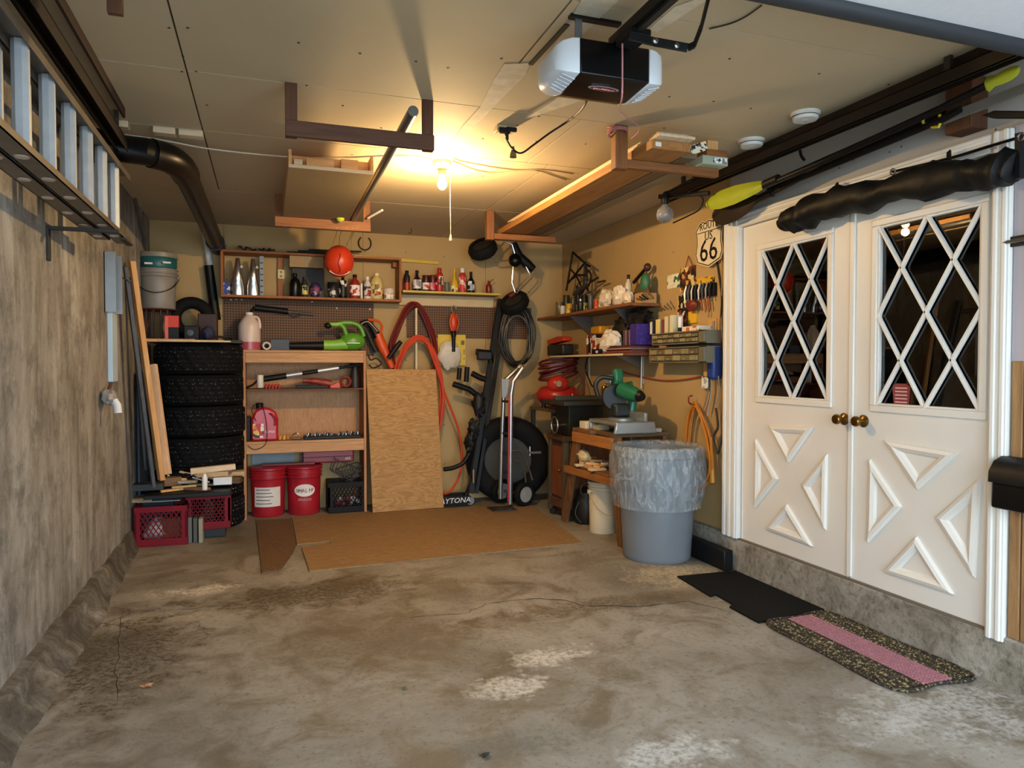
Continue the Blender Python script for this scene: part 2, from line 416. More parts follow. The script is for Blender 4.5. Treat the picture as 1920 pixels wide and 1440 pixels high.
for y0, y1 in ((2.135, 2.183), (2.075, 2.128), (1.6, 1.64), (1.2, 1.24), (.8, .84), (.4, .44)):
    b = B(); b.box(XR-.048, XR+.089, y0, y1, .2225, 1.4195); mk(b, 'stud', STUD['Z'], wr, bevel=.003)
def wnail(u, v): 
    p = at(u, v, X=XR-.008); b = B(); b.lathe([(.005, 0), (.004, .002)], p, 6, (-1, 0, 0)); mk(b, 'nail_head', NAIL, wr)
for u, v in ((1262, 473), (1600, 300), (1690, 275), (1668, 285), (1574, 315), (1867, 243), (1150, 470), (1690, 440 and 262)): wnail(u, v)
# concrete curb
b = B(); vs = []; N = 70
for i in range(N+1):
    y = Y0+(YB-Y0)*i/N; g = lambda k, s: noise.noise(V((y*s, k*5.1, 3)))
    vs += [(XR+.1, y, .222), (3.04+.004*g(1, 4), y, .222), (3.026+.006*g(2, 4), y, .21+.006*g(3, 7)), (3.022+.008*g(4, 3), y, .1), (3.02+.01*g(5, 5), y, -.01), (XR+.1, y, -.01)]
b.add(vs, [(i*6+k, i*6+(k+1) % 6, (i+1)*6+(k+1) % 6, (i+1)*6+k) for i in range(N) for k in range(6)])
b.add(vs[:6], [tuple(range(6))]); struct(b, 'curb_right', CURBM, ang=30)
# ceiling sheets with open joints
b = B(); b.box(XL-.2, XR+.3, Y0, YB+.2, ZC+.012, ZC+.15); ce = struct(b, 'ceiling', P('#4a3d2c', .8), smooth=False)
rows = [(Y0, 1.18, (XL, -.33, 2.1, XR)), (1.18, 2.40, (XL, -.33, 1.04, XR)), (2.40, 3.53, (XL, -.33, 1.06, XR)), (3.53, 4.39, (XL, -.33, 1.62, XR)), (4.39, 5.84, (XL, -.33, 1.78, XR)), (5.84, YB, (XL, .1, 1.7, XR))]
for y0, y1, xx in rows:
    for i in range(len(xx)-1):
        b = B(); b.box(xx[i]+.004, xx[i+1]-.004, y0+.004, y1-.004, ZC, ZC+.014); mk(b, 'ceiling_panel', CEILM, ce, smooth=False)
for u, v in ((317, 52), (352, 52), (343, 105), (341, 134), (368, 134), (388, 197), (575, 160), (643, 198), (715, 240), (560, 80), (675, 100), (780, 115), (840, 128), (1368, 110), (1536, 138), (1255, 181), (1338, 190), (1408, 203), (1666, 158), (1098, 270), (1137, 330), (970, 235), (1010, 218), (1245, 240), (660, 290), (755, 320), (690, 330), (905, 260), (1006, 265), (905, 330), (1050, 125), (940, 110)):
    p = at(u, v, Z=ZC); b = B(); b.lathe([(.007, 0), (.005, .002)], p, 6, (0, 0, -1)); mk(b, 'nail_head', NAIL, ce)
# smears of joint compound along the ceiling joint
PLAS = P('#d8cdb6', .85, var=.25, sc=14)
def smear(px):
    pts = [at(u, v, Z=ZC-.001) for u, v in px]; b = B(); b.prism(pts, (0, 0, -.0015)); mk(b, 'plaster_patch', PLAS, ce, smooth=False)
smear([(925, 150), (945, 120), (995, 118), (985, 140), (930, 195), (905, 222), (870, 250), (845, 283), (835, 280), (868, 235), (900, 200)])
smear([(1035, 190), (1050, 178), (1098, 178), (1085, 190), (1010, 215), (985, 222)])
smear([(1090, 0), (1160, 0), (1060, 95), (1035, 92)]); smear([(1265, 12), (1300, 0), (1325, 0), (1232, 60), (1215, 55)])
# front wall strip above the garage opening
b = B(); b.box(XL-.2, XR+.3, Y0-.12, Y0, 2.42, ZC+.15); struct(b, 'wall_front', GREYM, smooth=False)
# dark room behind the doors
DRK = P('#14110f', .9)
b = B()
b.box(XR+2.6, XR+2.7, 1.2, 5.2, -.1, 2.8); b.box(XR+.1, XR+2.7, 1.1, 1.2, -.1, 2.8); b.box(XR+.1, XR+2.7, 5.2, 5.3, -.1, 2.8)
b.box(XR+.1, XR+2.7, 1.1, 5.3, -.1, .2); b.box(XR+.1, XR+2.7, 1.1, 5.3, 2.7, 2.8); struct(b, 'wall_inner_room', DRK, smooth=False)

# ---- the pair of white doors with diamond lattice windows
PANE = glass()
def door(name, y0, y1, g, tris, knob, hinge):
    """g: pane corners tl, tr, br, bl in survey pixels on the door face"""
    G = [at(u, v, X=DX) for u, v in g]
    gy0, gy1 = (G[1].y+G[2].y)/2, (G[0].y+G[3].y)/2; gz0, gz1 = (G[2].z+G[3].z)/2, (G[0].z+G[1].z)/2
    root = bpy.data.objects.new(name, None); COL.objects.link(root); root.location = (DX+.02, (y0+y1)/2, DZ0); root['kind'] = 'structure'
    b = B(); b.box(DX, DX+.04, y0, gy0, DZ0, DZ1); b.box(DX, DX+.04, gy1, y1, DZ0, DZ1); b.box(DX, DX+.04, gy0, gy1, DZ0, gz0); b.box(DX, DX+.04, gy0, gy1, gz1, DZ1)
    mk(b, 'door_leaf', DOORW, root, smooth=False)
    w = .035; b = B()                                     # moulding round the glass
    for (ya, yb, za, zb) in ((gy0-w, gy1+w, gz1, gz1+w), (gy0-w, gy1+w, gz0-w, gz0), (gy0-w, gy0, gz0, gz1), (gy1, gy1+w, gz0, gz1)):
        b.box(DX-.012, DX+.002, ya, yb, za, zb)
    for (ya, yb, za, zb) in ((gy0, gy1, gz1-.012, gz1), (gy0, gy1, gz0, gz0+.012), (gy0, gy0+.012, gz0, gz1), (gy1-.012, gy1, gz0, gz1)):
        b.box(DX-.004, DX+.03, ya, yb, za, zb)
    mk(b, 'window_moulding', DOORW, root, bevel=.004)
    L = lambda s, t: V((DX+.006, gy1+(gy0-gy1)*s, gz1+(gz0-gz1)*t))
    for a, c in (((0, 0), (1, 1)), ((.5, 0), (1, .5)), ((0, .5), (.5, 1)), ((1, 0), (0, 1)), ((.5, 0), (0, .5)), ((1, .5), (.5, 1))):
        b = B(); b.bar(L(*a), L(*c), .022, .012, (1, 0, 0)); b.bar(L(*a)-V((.007, 0, 0)), L(*c)-V((.007, 0, 0)), .013, .012, (1, 0, 0)); mk(b, 'lattice_bar', DOORW, root, bevel=.002)
    b = B(); b.box(DX+.018, DX+.022, gy0, gy1, gz0, gz1); mk(b, 'glass_pane', PANE, root, smooth=False)
    for t in tris:
        q = [at(u, v, X=DX) for u, v in t]; b = B(); b.tri_frame(*q, .05, (-.022, 0, 0), None); mk(b, 'triangle_moulding', DOORW, root, ang=10)
        c = (q[0]+q[1]+q[2])/3
    k = at(*knob, X=DX-.05); k.x = DX; b = B()
    b.lathe([(.034, 0), (.034, .006), (.026, .012), (.013, .018), (.012, .034), (.02, .04), (.028, .05), (.029, .06), (.024, .068), (.012, .07)], k, 20, (-1, 0, 0))
    mk(b, 'door_knob', BRASS, root)
    b = B()
    for yy in (y0+.001, y1-.012): b.box(DX-.002, DX, yy, yy+.011, DZ0, DZ1)
    mk(b, 'edge_strip', WHITE, root, smooth=False)
    return root
d1 = door('door_1', DYm+.004, DY1-.012, ((1428, 470), (1556, 438), (1551, 752), (1425, 745)),
     (((1442, 797), (1528, 800), (1480, 868)), ((1418, 822), (1460, 898), (1416, 953)), ((1553, 850), (1505, 910), (1550, 995)), ((1477, 945), (1437, 992), (1525, 1025))), (1570, 786), 0)
d2 = door('door_2', DY0+.012, DYm-.004, ((1648, 425), (1846, 378), (1834, 772), (1643, 760)),
     (((1660, 825), (1800, 848), (1722, 918)), ((1632, 860), (1692, 950), (1628, 1018)), ((1840, 895), (1757, 970), (1830, 1085)), ((1720, 1005), (1657, 1072), (1790, 1115))), (1606, 790), 0)
b = B(); b.box(DX-.012, DX, DYm-.02, DYm+.012, DZ0+.01, DZ1); mk(b, 'astragal', WHITE, d2, bevel=.003)
s0 = at(1690, 742, X=DX+.017); b = B(); y, z = s0.y, s0.z
b.prism([(DX+.016, y+.055, z+.045), (DX+.016, y+.03, z+.062), (DX+.016, y-.03, z+.062), (DX+.016, y-.055, z+.045), (DX+.016, y-.045, z-.05), (DX+.016, y, z-.062), (DX+.016, y+.045, z-.05)], (.001, 0, 0))
mk(b, 'sticker', P('#8c3a3c', .5), d2, smooth=False)['label'] = 'small red shield sticker'
for i in range(5):
    b = B(); b.box(DX+.0145, DX+.0155, y-.036, y+.036, z+.036-i*.018, z+.042-i*.018); mk(b, 'sticker_line', P('#e0b9b5', .5), d2, smooth=False)
# casing
def casing(n, y0, y1, z0, z1, horiz=False, m=3):
    b = B(); b.box(DX-.035, XR+.02, y0, y1, z0, z1)
    for k in range(m):
        if horiz: a = z0+(z1-z0)*(k+.25)/m; b.box(DX-.043, DX-.03, y0, y1, a, a+(z1-z0)/m*.5)
        else: a = y0+(y1-y0)*(k+.25)/m; b.box(DX-.043, DX-.03, a, a+(y1-y0)/m*.5, z0, z1)
    struct(b, n, WHITE, bevel=.004)
casing('trim_1', DY1, DY1+.165, DZ0-.005, DZ1+.09); casing('trim_2', DY0-.092, DY0-.01, DZ0-.03, DZ1+.09, m=2); casing('trim_3', DY0, DY1, DZ1+.005, DZ1+.09, True)
b = B(); b.box(DX-.02, XR+.1, DY0, DY1, DZ0-.012, DZ0-.001); struct(b, 'trim_4', P('#6f6556', .7), smooth=False)
# latch on the wall right of the doors
t = thing('latch', 'small black steel latch on the pale wall right of the white doors', 'latch', at(1910, 452, X=XR-.046))
p = t.location; b = B(); b.box(p.x-.012, p.x, p.y-.06, p.y+.04, p.z-.022, p.z+.022); mk(b, 'plate', BLACK, t, bevel=.002)
b = B(); b.tube([p+V((-.02, -.05, 0)), p+V((-.02, .05, 0))], .008); mk(b, 'bolt', STEEL, t)
# ================================================================ overhead
# bulb fixture with pull chain
bm_ = at(829, 303, Z=ZC)
t = thing('bulb_fixture', 'lit bare bulb in a white ceramic ceiling holder with pull chain', 'light', bm_)
b = B(); b.lathe([(.062, 0), (.062, -.012), (.05, -.03), (.036, -.05), (.03, -.052)], bm_, 24); mk(b, 'holder', P('#e8dcc4', .4), t)
b = B(); b.lathe([(.03, -.05), (.026, -.055), (.026, -.085), (.02, -.088)], bm_, 18); mk(b, 'socket', P('#cbb98f', .4), t)
bz = [(.014, -.085), (.015, -.095), (.024, -.115), (.031, -.138), (.03, -.158), (.02, -.175), (.008, -.182)]
b = B(); b.lathe(bz, bm_, 18); mk(b, 'bulb_glass', emis('#ffd890', 42.0), t)
pc = bm_+V((.045, -.03, -.03)); pe = at(838, 445, Y=pc.y)
b = B(); b.tube([pc, V((pc.x+.004, pc.y, pe.z))], .0022, 6); mk(b, 'pull_chain', P('#e8d8b0', .5), t)
b = B(); b.lathe([(.004, .02), (.008, .0), (.011, -.02), (.004, -.022)], V((pc.x+.004, pc.y, pe.z)), 10); mk(b, 'pull_knob', P('#e2cf9e', .5), t)
l = bpy.data.lights.new('bulb', 'POINT'); l.energy = BULB_W; l.color = (1.0, .66, .30); l.shadow_soft_size = .03
lo = bpy.data.objects.new('bulb', l); COL.objects.link(lo); lo.location = bm_+V((0, 0, -.215)); lo.parent = None
lo.parent = t; lo.location = (0, 0, -.215)
# hanging brackets of stained wood
RB = {a: wood('#3d2211', '#633a1e', a) for a in 'XYZ'}
RO = {a: wood('#6a3d1f', '#99622f', a) for a in 'XYZ'}
def ubracket(label, x0, x1, Y, zb, W, posts=(1, 1), hb=.075, pw=.055):
    t = thing('ceiling_bracket', label, 'bracket', ((x0+x1)/2, Y, zb))
    if posts[0]: b = B(); b.box(x0, x0+pw, Y-.012, Y+.012, zb, ZC); mk(b, 'post', W['Z'], t, bevel=.002)
    if posts[1]: b = B(); b.box(x1-pw, x1, Y-.012, Y+.012, zb, ZC); mk(b, 'post', W['Z'], t, bevel=.002)
    b = B(); b.box(x0, x1, Y-.034, Y-.0125, zb, zb+hb); mk(b, 'crosspiece', W['X'], t, bevel=.002)
    return t
ubracket('dark brown U-shaped wooden ceiling bracket in front of the bulb', .092, .8, 3.53, 2.474, RB)
ubracket('orange-brown wooden ceiling bracket under the far end of the hanging box', .07, .80, 5.82, 2.478, RO)
q = at(200, 22, Y=2.62)
t = thing('ceiling_bracket', 'short brown wooden post hanging from the ceiling at upper left', 'bracket', q)
b = B(); b.box(q.x, q.x+.045, 2.62, 2.645, q.z, ZC); mk(b, 'post', RB['Z'], t, bevel=.002)
# shallow wooden box resting on the rear bracket
t = thing('hanging_box', 'shallow wooden box with pale underside slung below the ceiling', 'box', (.35, 5.1, 2.56))
def slope(y): return 2.556+.02*(5.9-y)/1.6
hx0, hx1, hy0, hy1 = .13, .62, 4.35, 6.0
b = B(); b.box(hx0, hx1, hy0, hy1, 2.555, 2.57); mk(b, 'bottom_panel', P('#9b8662', .7, sc=3), t, smooth=False)
for x in (hx0, hx1-.018): b = B(); b.box(x, x+.018, hy0, hy1, 2.57, 2.66); mk(b, 'side', PINE['Y'], t, bevel=.001)
b = B(); b.box(hx0, hx1, hy0-.012, hy0, 2.553, 2.572); mk(b, 'front_lip', PALE['X'], t, bevel=.001)
b = B(); b.box(hx0+.02, hx1-.02, hy0+.09, hy0+.11, 2.57, 2.65); mk(b, 'end_board', PINE['X'], t, bevel=.001)
for i, (xx, ww) in enumerate(((.16, .05), (.23, .16), (.43, .1))):
    b = B(); b.box(xx, xx+ww, hy0+.01, hy0+.085, 2.571, 2.61+.012*i); mk(b, 'offcut', (PALE if i == 0 else PINE)['X'], t, bevel=.002)
# grey tube across both brackets
p0, p1 = at(776, 207, Y=3.28), at(662, 416, Y=5.85); p0 = V((.71, 3.22, 2.576)); p1 = V((.66, 6.1, 2.576))
p0 = at(775, 208, Z=2.60); p1 = at(660, 415, Y=5.9); 
t = thing('steel_tube', 'long grey steel tube lying across the ceiling brackets', 'tube', p0)
b = B(); d = (p1-p0).normalized()
n = 16; a = d.cross(V((0, 0, 1))).normalized(); c_ = a.cross(d)
vs = []
for pp, r in ((p0, .022), (p0, .026), (p1, .026), (p1, .022), (p0+d*.25, .021)):
    pass
b.tube([p0+d*.2, p0+d*.0005, p0, p0+d*.0005, p1], [.02, .021, .0245, .0255, .0255], 16); mk(b, 'pipe', P('#7d8283', .35, .8), t); b = B(); b.lathe([(.0215, 0), (.0215, .004)], p0+d*.006, 16, d); mk(b, 'bore_shade', P('#060606', .9), t)  # black disc paints the shade inside the tube's open end
# tennis ball and white stick on the rear bracket
one(B().sph(at(638, 409, Y=5.72), .033, .033, .033), 'tennis_ball', P('#b9c23a', .9), 'yellow-green tennis ball on the rear wooden bracket', 'ball')
one(B().tube([at(690, 409, Y=5.75), at(717, 394, Y=5.6)], .009), 'white_stick', WHITE, 'short white stick poking past the rear wooden bracket', 'stick')
# right lumber rack
def lrack(label, x0, x1, Y, zb, W, pw):
    t = thing('lumber_bracket', label, 'bracket', (x0, Y, zb))
    b = B(); b.box(x0-pw, x0, Y-.03, Y+.03, zb-.01, ZC); mk(b, 'post', W['Z'], t, bevel=.003)
    b = B(); b.box(x0+.0005, x1, Y-.02, Y+.02, zb, zb+.048); mk(b, 'arm', W['X'], t, bevel=.003)
    return t
lrack('brown wooden L-shaped lumber bracket beside the door opener cords', 1.90, 2.50, 3.56, 2.500, RO, .075)
lrack('orange-brown wooden L-shaped lumber bracket above the hanging cart', 1.855, 2.43, 5.86, 2.492, RO, .065)
q = at(1163, 240, Y=3.52); b = B()
for i in range(3): b.ring(.052, .006, q+V((-.005, .02, .005-.014*i)), (0, .2*i-.2, 1), 16, 6)
one(b, 'wrapped_string', P('#a86f6e', .8), 'pinkish cord wrapped round the top of the front lumber bracket', 'cord')
def plank(label, x0, x1, y0, y1, z0, z1, m): return one(B().box(x0, x1, y0, y1, z0, z1), 'plank', m, label, 'plank', 'boards on the lumber rack', bevel=.002)
e0 = at(1218, 280, Z=2.55); e1 = at(1300, 283, Z=2.55)
ly = (e0.y+e1.y)/2; lx0, lx1 = e0.x, e1.x
plank('thick golden-brown plank, lowest on the lumber rack, with a white tag', lx0, lx1, ly, 5.98, 2.55, 2.598, wood('#8a5a2c', '#b88348', 'Y'))
for i in range(3):
    plank(('lower pale moulding board on top of the thick golden plank', 'middle pale moulding board in the stack on the thick plank', 'uppermost pale moulding board of the lumber rack stack')[i], lx0+.01+.012*i, lx1-.01, ly+.03*i-.06, 5.6+.1*i, 2.599+.0145*i, 2.6125+.0145*i, PALE['Y'])
plank('dark weathered plank on the lumber rack right of the golden plank', lx1+.01, lx1+.1, ly+.1, 6.0, 2.55, 2.58, wood('#57452f', '#7b6448', 'Y'))
plank('grey-brown board at the outer end of the lumber rack arms', lx1+.115, lx1+.2, ly+.28, 6.05, 2.55, 2.575, wood('#6b5b43', '#93825f', 'Y'))
one(B().box(lx0+.02, lx0+.055, ly-.001, ly-.0002, 2.562, 2.585), 'tag', WHITE, 'small white paper tag stuck on the end of the thick golden plank', 'tag')
q = at(1322, 296, Y=3.56); x, y, z = q.x, 3.54, 2.5485
t = thing('small_carton', 'pale green-grey carton with white label on the lumber rack arm', 'carton', (x, y, z))
b = B(); b.box(x-.07, x+.1, y-.06, y+.09, z, z+.05); mk(b, 'carton', P('#a9b39c', .7), t, bevel=.002)
b = B(); b.box(x-.0, x+.09, y-.0615, y-.0605, z+.01, z+.042); mk(b, 'label_patch', print_mat(['#f4f4f0', '#222222', '#f4f4f0', '#8a8a86', '#ffffff'], 60), t, smooth=False)
one(B().box(x-.035, x+.1, y-.05, y+.05, z+.0505, z+.09), 'wood_block', RO['X'], 'flat brown wood block on top of the pale green carton', 'block', bevel=.002)
one(B().box(x-.02, x+.05, y-.035, y+.03, z+.0905, z+.145), 'wood_block', PINE['Z'], 'upright orange wood block, topmost on the lumber rack arm', 'block', bevel=.002)
b = B(); b.box(-.055, .055, -.006, .006, 0, .05); b.xf(Matrix.Translation((x-.1, y-.075, z+.055)) @ Matrix.Rotation(-.35, 4, 'Y')); 
one(b, 'paper_label', print_mat(['#f2ead2', '#2b2b28', '#f2ead2', '#f2ead2', '#555550'], 70), 'tilted cream printed card leaning on the carton on the lumber rack', 'card', smooth=False)
# smoke detectors
sm = None
for i, (u, v) in enumerate(((1510, 212), (1409, 263))):
    p = at(u, v, Z=ZC)
    if sm is None:
        sm = thing('smoke_detector', 'white round smoke detector on the ceiling, nearer of the two', 'detector', p, 'smoke detectors')
        b = B(); b.lathe([(.075, 0), (.075, -.012), (.068, -.014), (.066, -.03), (.06, -.038), (.02, -.04)], p, 28); mk(b, 'housing', P('#ecebe6', .4), sm)
        b = B(); b.lathe([(.0685, -.018), (.069, -.02), (.0685, -.024)], p, 28, cap=False); mk(b, 'vent_slot', P('#6d6c68', .6), sm)
        b = B(); b.lathe([(.012, -.04), (.012, -.043)], p, 12); mk(b, 'test_button', P('#d4d3cf', .4), sm)
    else: dup(sm, p, 0, 'white round smoke detector on the ceiling, farther one near the lumber rack')
# garage door opener
ox, oy, oz = (at(1088, 72, Z=2.62).x+at(1218, 95, Z=2.62).x)/2, 2.44, 2.5
t = thing('door_opener', 'black and white garage door opener motor under the ceiling', 'opener', (ox, oy, oz))
fl, fr_ = at(1088, 72, Y=oy), at(1218, 95, Y=oy); x0, x1 = fl.x, fr_.x
zt, zm = 2.622, 2.49
b = B(); b.prism([(x0, oy, zt), (x0, oy, zm), (x0, oy+.19, zm-.012), (x0, oy+.27, zm+.01), (x0, oy+.27, zt)], (x1-x0, 0, 0)); mk(b, 'motor_housing', BLACKG, t, bevel=.006)
for s, xa, nm in ((-1, x0, ''), (1, x1, '')):
    b = B(); w = .088; pr = []
    L = [(0, 1.0), (.35, .97), (.7, .85), (.92, .66), (1.0, .45)]
    ring = [(oy-.001, zt), (oy-.001, zm), (oy+.19, zm-.013), (oy+.271, zm+.01), (oy+.271, zt)]
    cy, cz = oy+.13, (zt+zm)/2; vs = []
    for f_, k in L: vs += [V((xa+s*w*f_, cy+(yy-cy)*k, cz+(zz-cz)*k)) for yy, zz in ring]
    fs = [(i*5+k, i*5+(k+1) % 5, (i+1)*5+(k+1) % 5, (i+1)*5+k) for i in range(4) for k in range(5)]+[tuple(range(5)), tuple(20+k for k in range(5))]
    b.add(vs, fs); lens = mk(b, 'light_lens', P('#dfe6ee', .35, var=.03), t, bevel=.004)
    b = B()
    for k in range(6):
        yy = oy+.03+.026*k; b.bar((xa+s*.01, yy, zm-.0135-.0008*k), (xa+s*.06, yy, zm+.0005), .006, .004)
    mk(b, 'lens_ribs', P('#c4ccd6', .4), lens)
c = (x0+x1)/2; lz = zm-.0105
b = B(); b.lathe([(.02, 0), (.02, .001), (.019, .0012)], (c-.005, oy+.09, lz+.003), 24, (0, -.06, -1), sx=3.3); mk(b, 'badge', P('#c8c8cc', .3, .6), t)
bd = B(); bd.lathe([(.016, 0), (.016, .001)], (c-.005, oy+.09, lz+.0015), 24, (0, -.06, -1), sx=3.5); mk(bd, 'badge_field', P('#8c1a22', .4), t)
text('CRAFTSMAN', .016, (c-.005, oy+.095, lz-.0005), (1, 0, 0), (0, -1, -.06), WHITE, t, 'badge_lettering')
# hanger, rail, trolley and arm
t = thing('opener_rail', 'black steel rail of the garage door opener with trolley', 'rail', (c, 1.6, 2.6))
rc = at(1165, 78, Z=2.635).x
b = B(); b.box(rc-.03, rc+.03, -.4, 2.5, 2.625, 2.665); mk(b, 'rail', BLACK, t, bevel=.004)
b = B(); b.box(rc-.012, rc+.012, -.4, 2.46, 2.612, 2.6245); mk(b, 'chain', DARK, t)
b = B(); b.box(rc-.04, rc+.045, 2.3, 2.42, 2.595, 2.624); mk(b, 'sprocket_cover', BLACK, t, bevel=.006)
for xx in (rc-.02, rc+.03): b = B(); b.lathe([(.009, 0), (.009, .006), (.005, .008)], (xx, 2.31, 2.60), 8, (0, -1, 0)); mk(b, 'bolt', STEEL, t)
t = thing('opener_hanger', 'galvanized angle-iron hanger holding the opener to the ceiling', 'hanger', (c, 2.5, 2.64))
hx = at(1068, 45, Z=ZC)
b = B(); b.bar(V((hx.x-.03, 2.5, ZC-.006)), V((rc+.02, 2.5, ZC-.006)), .03, .012); mk(b, 'ceiling_angle', BLACK, t)
b = B(); b.bar(V((x0+.02, 2.5, ZC-.012)), V((x0+.02, 2.5, 2.623)), .028, .006); mk(b, 'strap', P('#8d9499', .4, .8), t)
b = B(); b.bar(V((x0-.01, 2.5, 2.63)), V((x1+.01, 2.5, 2.63)), .03, .012); mk(b, 'cross_angle', P('#8d9499', .4, .8), t)
b = B(); b.bar(at(1064, 46, Z=ZC-.005), at(995, 121, Z=ZC-.005), .02, .006); mk(b, 'brace_strap', P('#4a4a4a', .5, .6), t)
# curved door arm
t = thing('opener_linkage', 'black curved steel link joining the opener rail to the garage door', 'linkage', (1.8, 2.0, 2.5))
pa = [at(1180, 68, Y=2.2), at(1225, 78, Y=2.18), at(1290, 90, Y=2.12), at(1302, 84, Y=2.1), at(1315, 50, Y=2.03), at(1330, -10, Y=1.9)]
b = B()
for i in range(5): b.bar(pa[i], pa[i+1], .008, .03 if i < 2 else .024, (0, 0, 1))
mk(b, 'arm', BLACK, t, bevel=.002)
for u, v in ((1228, 77), (1268, 86)): b = B(); q = at(u, v, Y=2.14); b.lathe([(.011, 0), (.011, .006), (.006, .01)], q, 6, (0, -1, 0)); mk(b, 'bolt', STEEL, t)
q = at(1200, 92, Y=2.2); 
# release cord
y = 2.36
pts = cr([at(1167, 82, Y=y), at(1167, 130, Y=y), at(1166, 184, Y=y), at(1160, 205, Y=2.7), at(1170, 215, Y=2.95), at(1199, 241, Y=3.3), at(1184, 260, Y=3.45)], 5)
one(B().tube(pts, .0035, 6), 'release_string', P('#c9898f', .8), 'thin pink release cord hanging across the front of the door opener', 'cord')
# ceiling outlet with plugs
op = at(945, 238, Z=ZC)
t = thing('ceiling_outlet', 'outlet box on the ceiling with black plugs, left of the opener', 'outlet', op)
b = B(); b.box(op.x-.05, op.x+.05, op.y-.03, op.y+.03, ZC-.03, ZC); mk(b, 'box', P('#c9b68f', .5), t, bevel=.003)
b = B(); b.box(op.x-.045, op.x+.02, op.y-.055, op.y-.03, ZC-.05, ZC-.02); mk(b, 'plug', BLACK, t, bevel=.004)
b = B(); b.box(op.x+.0, op.x+.06, op.y-.05, op.y-.03, ZC-.035, ZC-.012); mk(b, 'plug', BLACK, t, bevel=.004)
b = B(); b.tube([op+V((.0, -.045, -.05)), op+V((.005, -.05, -.085))], [.012, .006], 8); mk(b, 'cord_boot', BLACK, t)
kq = [at(948, 258, Y=op.y-.05), at(960, 278, Y=op.y-.05), at(977, 287, Y=op.y-.1), at(1000, 272, Y=op.y-.15), at(1030, 250, Y=op.y-.25), at(1065, 227, Y=op.y-.35), at(1090, 205, Y=2.85), at(1103, 182, Y=2.7)]
one(B().tube(cr(kq, 5), .0055, 6), 'power_cable', BLACK, 'black power cable drooping from the opener to the ceiling outlet', 'cord')
q = at(962, 285, Y=op.y-.04); one(B().lathe([(.007, .03), (.01, .01), (.018, -.012), (.02, -.03), (.006, -.032)], q, 12), 'socket_adapter', P('#6e5f3c', .4), 'small brown lampholder hanging under the ceiling outlet', 'lampholder')
# round white doorbell-like cap on the ceiling
q = at(913, 345, Z=ZC)
# wires on the ceiling
def wire(label, pts, r=.004, m=None, name='cable'): return one(B().tube(cr(pts, 5), r, 6), name, m or P('#8f7a54', .6), label, 'cable')
C = lambda u, v, d=.006: at(u, v, Z=ZC-d)
wire('white cable sagging from the left wall across the ceiling to the bulb', [at(228, 252, Z=2.68), at(300, 262, Z=2.68), at(400, 280, Z=2.69), at(540, 294, Z=2.70), C(640, 296), C(760, 292), C(812, 300)], .0045, P('#d9d0bd', .6))
wire('upper brown cable from the bulb along the ceiling to the lumber rack', [C(850, 297), C(880, 305), C(960, 318), C(1020, 318), C(1075, 326)])
wire('lower brown cable from the bulb along the ceiling to the lumber rack', [C(850, 302), C(890, 318), C(930, 324), C(1000, 319), C(1040, 330), C(1062, 337)])
wire('thin wire across the ceiling right of the door opener', [C(1330, 54), C(1370, 44), C(1400, 30), C(1428, 10)], .003, DARK)
one(B().tube(cr([C(770, 428), C(771, 432, .03), C(772, 434, .06), C(769, 438, .075), C(766, 436, .06)], 4), .003, 6), 'ceiling_hook', DARK, 'small metal screw hook in the ceiling near the pull chain', 'hook')
# ladder hung on the left wall
LX, LX2, LB, LT = -.72, -.93, 2.09, 2.47
t = thing('extension_ladder', 'aluminium extension ladder hung sideways on the left concrete wall', 'ladder', (-.82, 3.2, LB))
EW = wood('#7a5a36', '#a98858', 'Y'); RAIL_SHADED = P('#6f675c', .5, .5, var=.3); RUNG = P('#ccd4db', .42, .55, var=.12, sc=20)  # rail colour darkened to carry the shadow on the ladder's underside
for xa, y1 in ((LX, 4.53), (LX-.085, 4.42)):
    for z in (LB, LT):
        b = B(); b.box(xa-.072, xa, 1.2, y1, z, z+.004); s_ = 1 if z == LB else -1
        b.box(xa-.072, xa-.068, 1.2, y1, min(z, z+.028*s_), max(z, z+.028*s_)); b.box(xa-.004, xa, 1.2, y1, min(z, z+.028*s_), max(z, z+.028*s_))
        mk(b, 'rail', RAIL_SHADED, t, smooth=False)
    yy = 1.55 if xa == LX else 1.58
    while yy < y1-.05:
        b = B(); pr = [(xa-.036+.027*math.cos(k*math.pi/4+.39), yy+.024*math.sin(k*math.pi/4+.39), LB+.004) for k in range(8)]; b.prism(pr, (0, 0, LT-LB-.006)); r_ = mk(b, 'rung', RUNG, t, ang=30)
        b = B(); b.lathe([(.024, 0), (.02, .005), (.008, .007)], (xa-.036, yy, LB), 12, (0, 0, -1)); mk(b, 'rung_end', P('#d5d7d8', .3, .9), r_)  # rung ends coloured brighter for the daylight they catch
        yy += .301
b = B(); b.box(LX-.02, LX+.01, 4.3, 4.52, LB-.012, LB-.001); mk(b, 'rail_foot', DARK, t)
for y in (2.1, 4.0):
    t = thing('ladder_hook', 'dark steel wall hook under the %s of the ladder' % ('near part' if y < 3 else 'far end'), 'hook', (XL, y, 2.0))
    b = B(); b.box(XL, LX+.03, y-.015, y+.015, LB-.03, LB-.013); b.box(XL, XL+.012, y-.02, y+.02, LB-.18, LB-.01); mk(b, 'arm', DARK, t, bevel=.002)
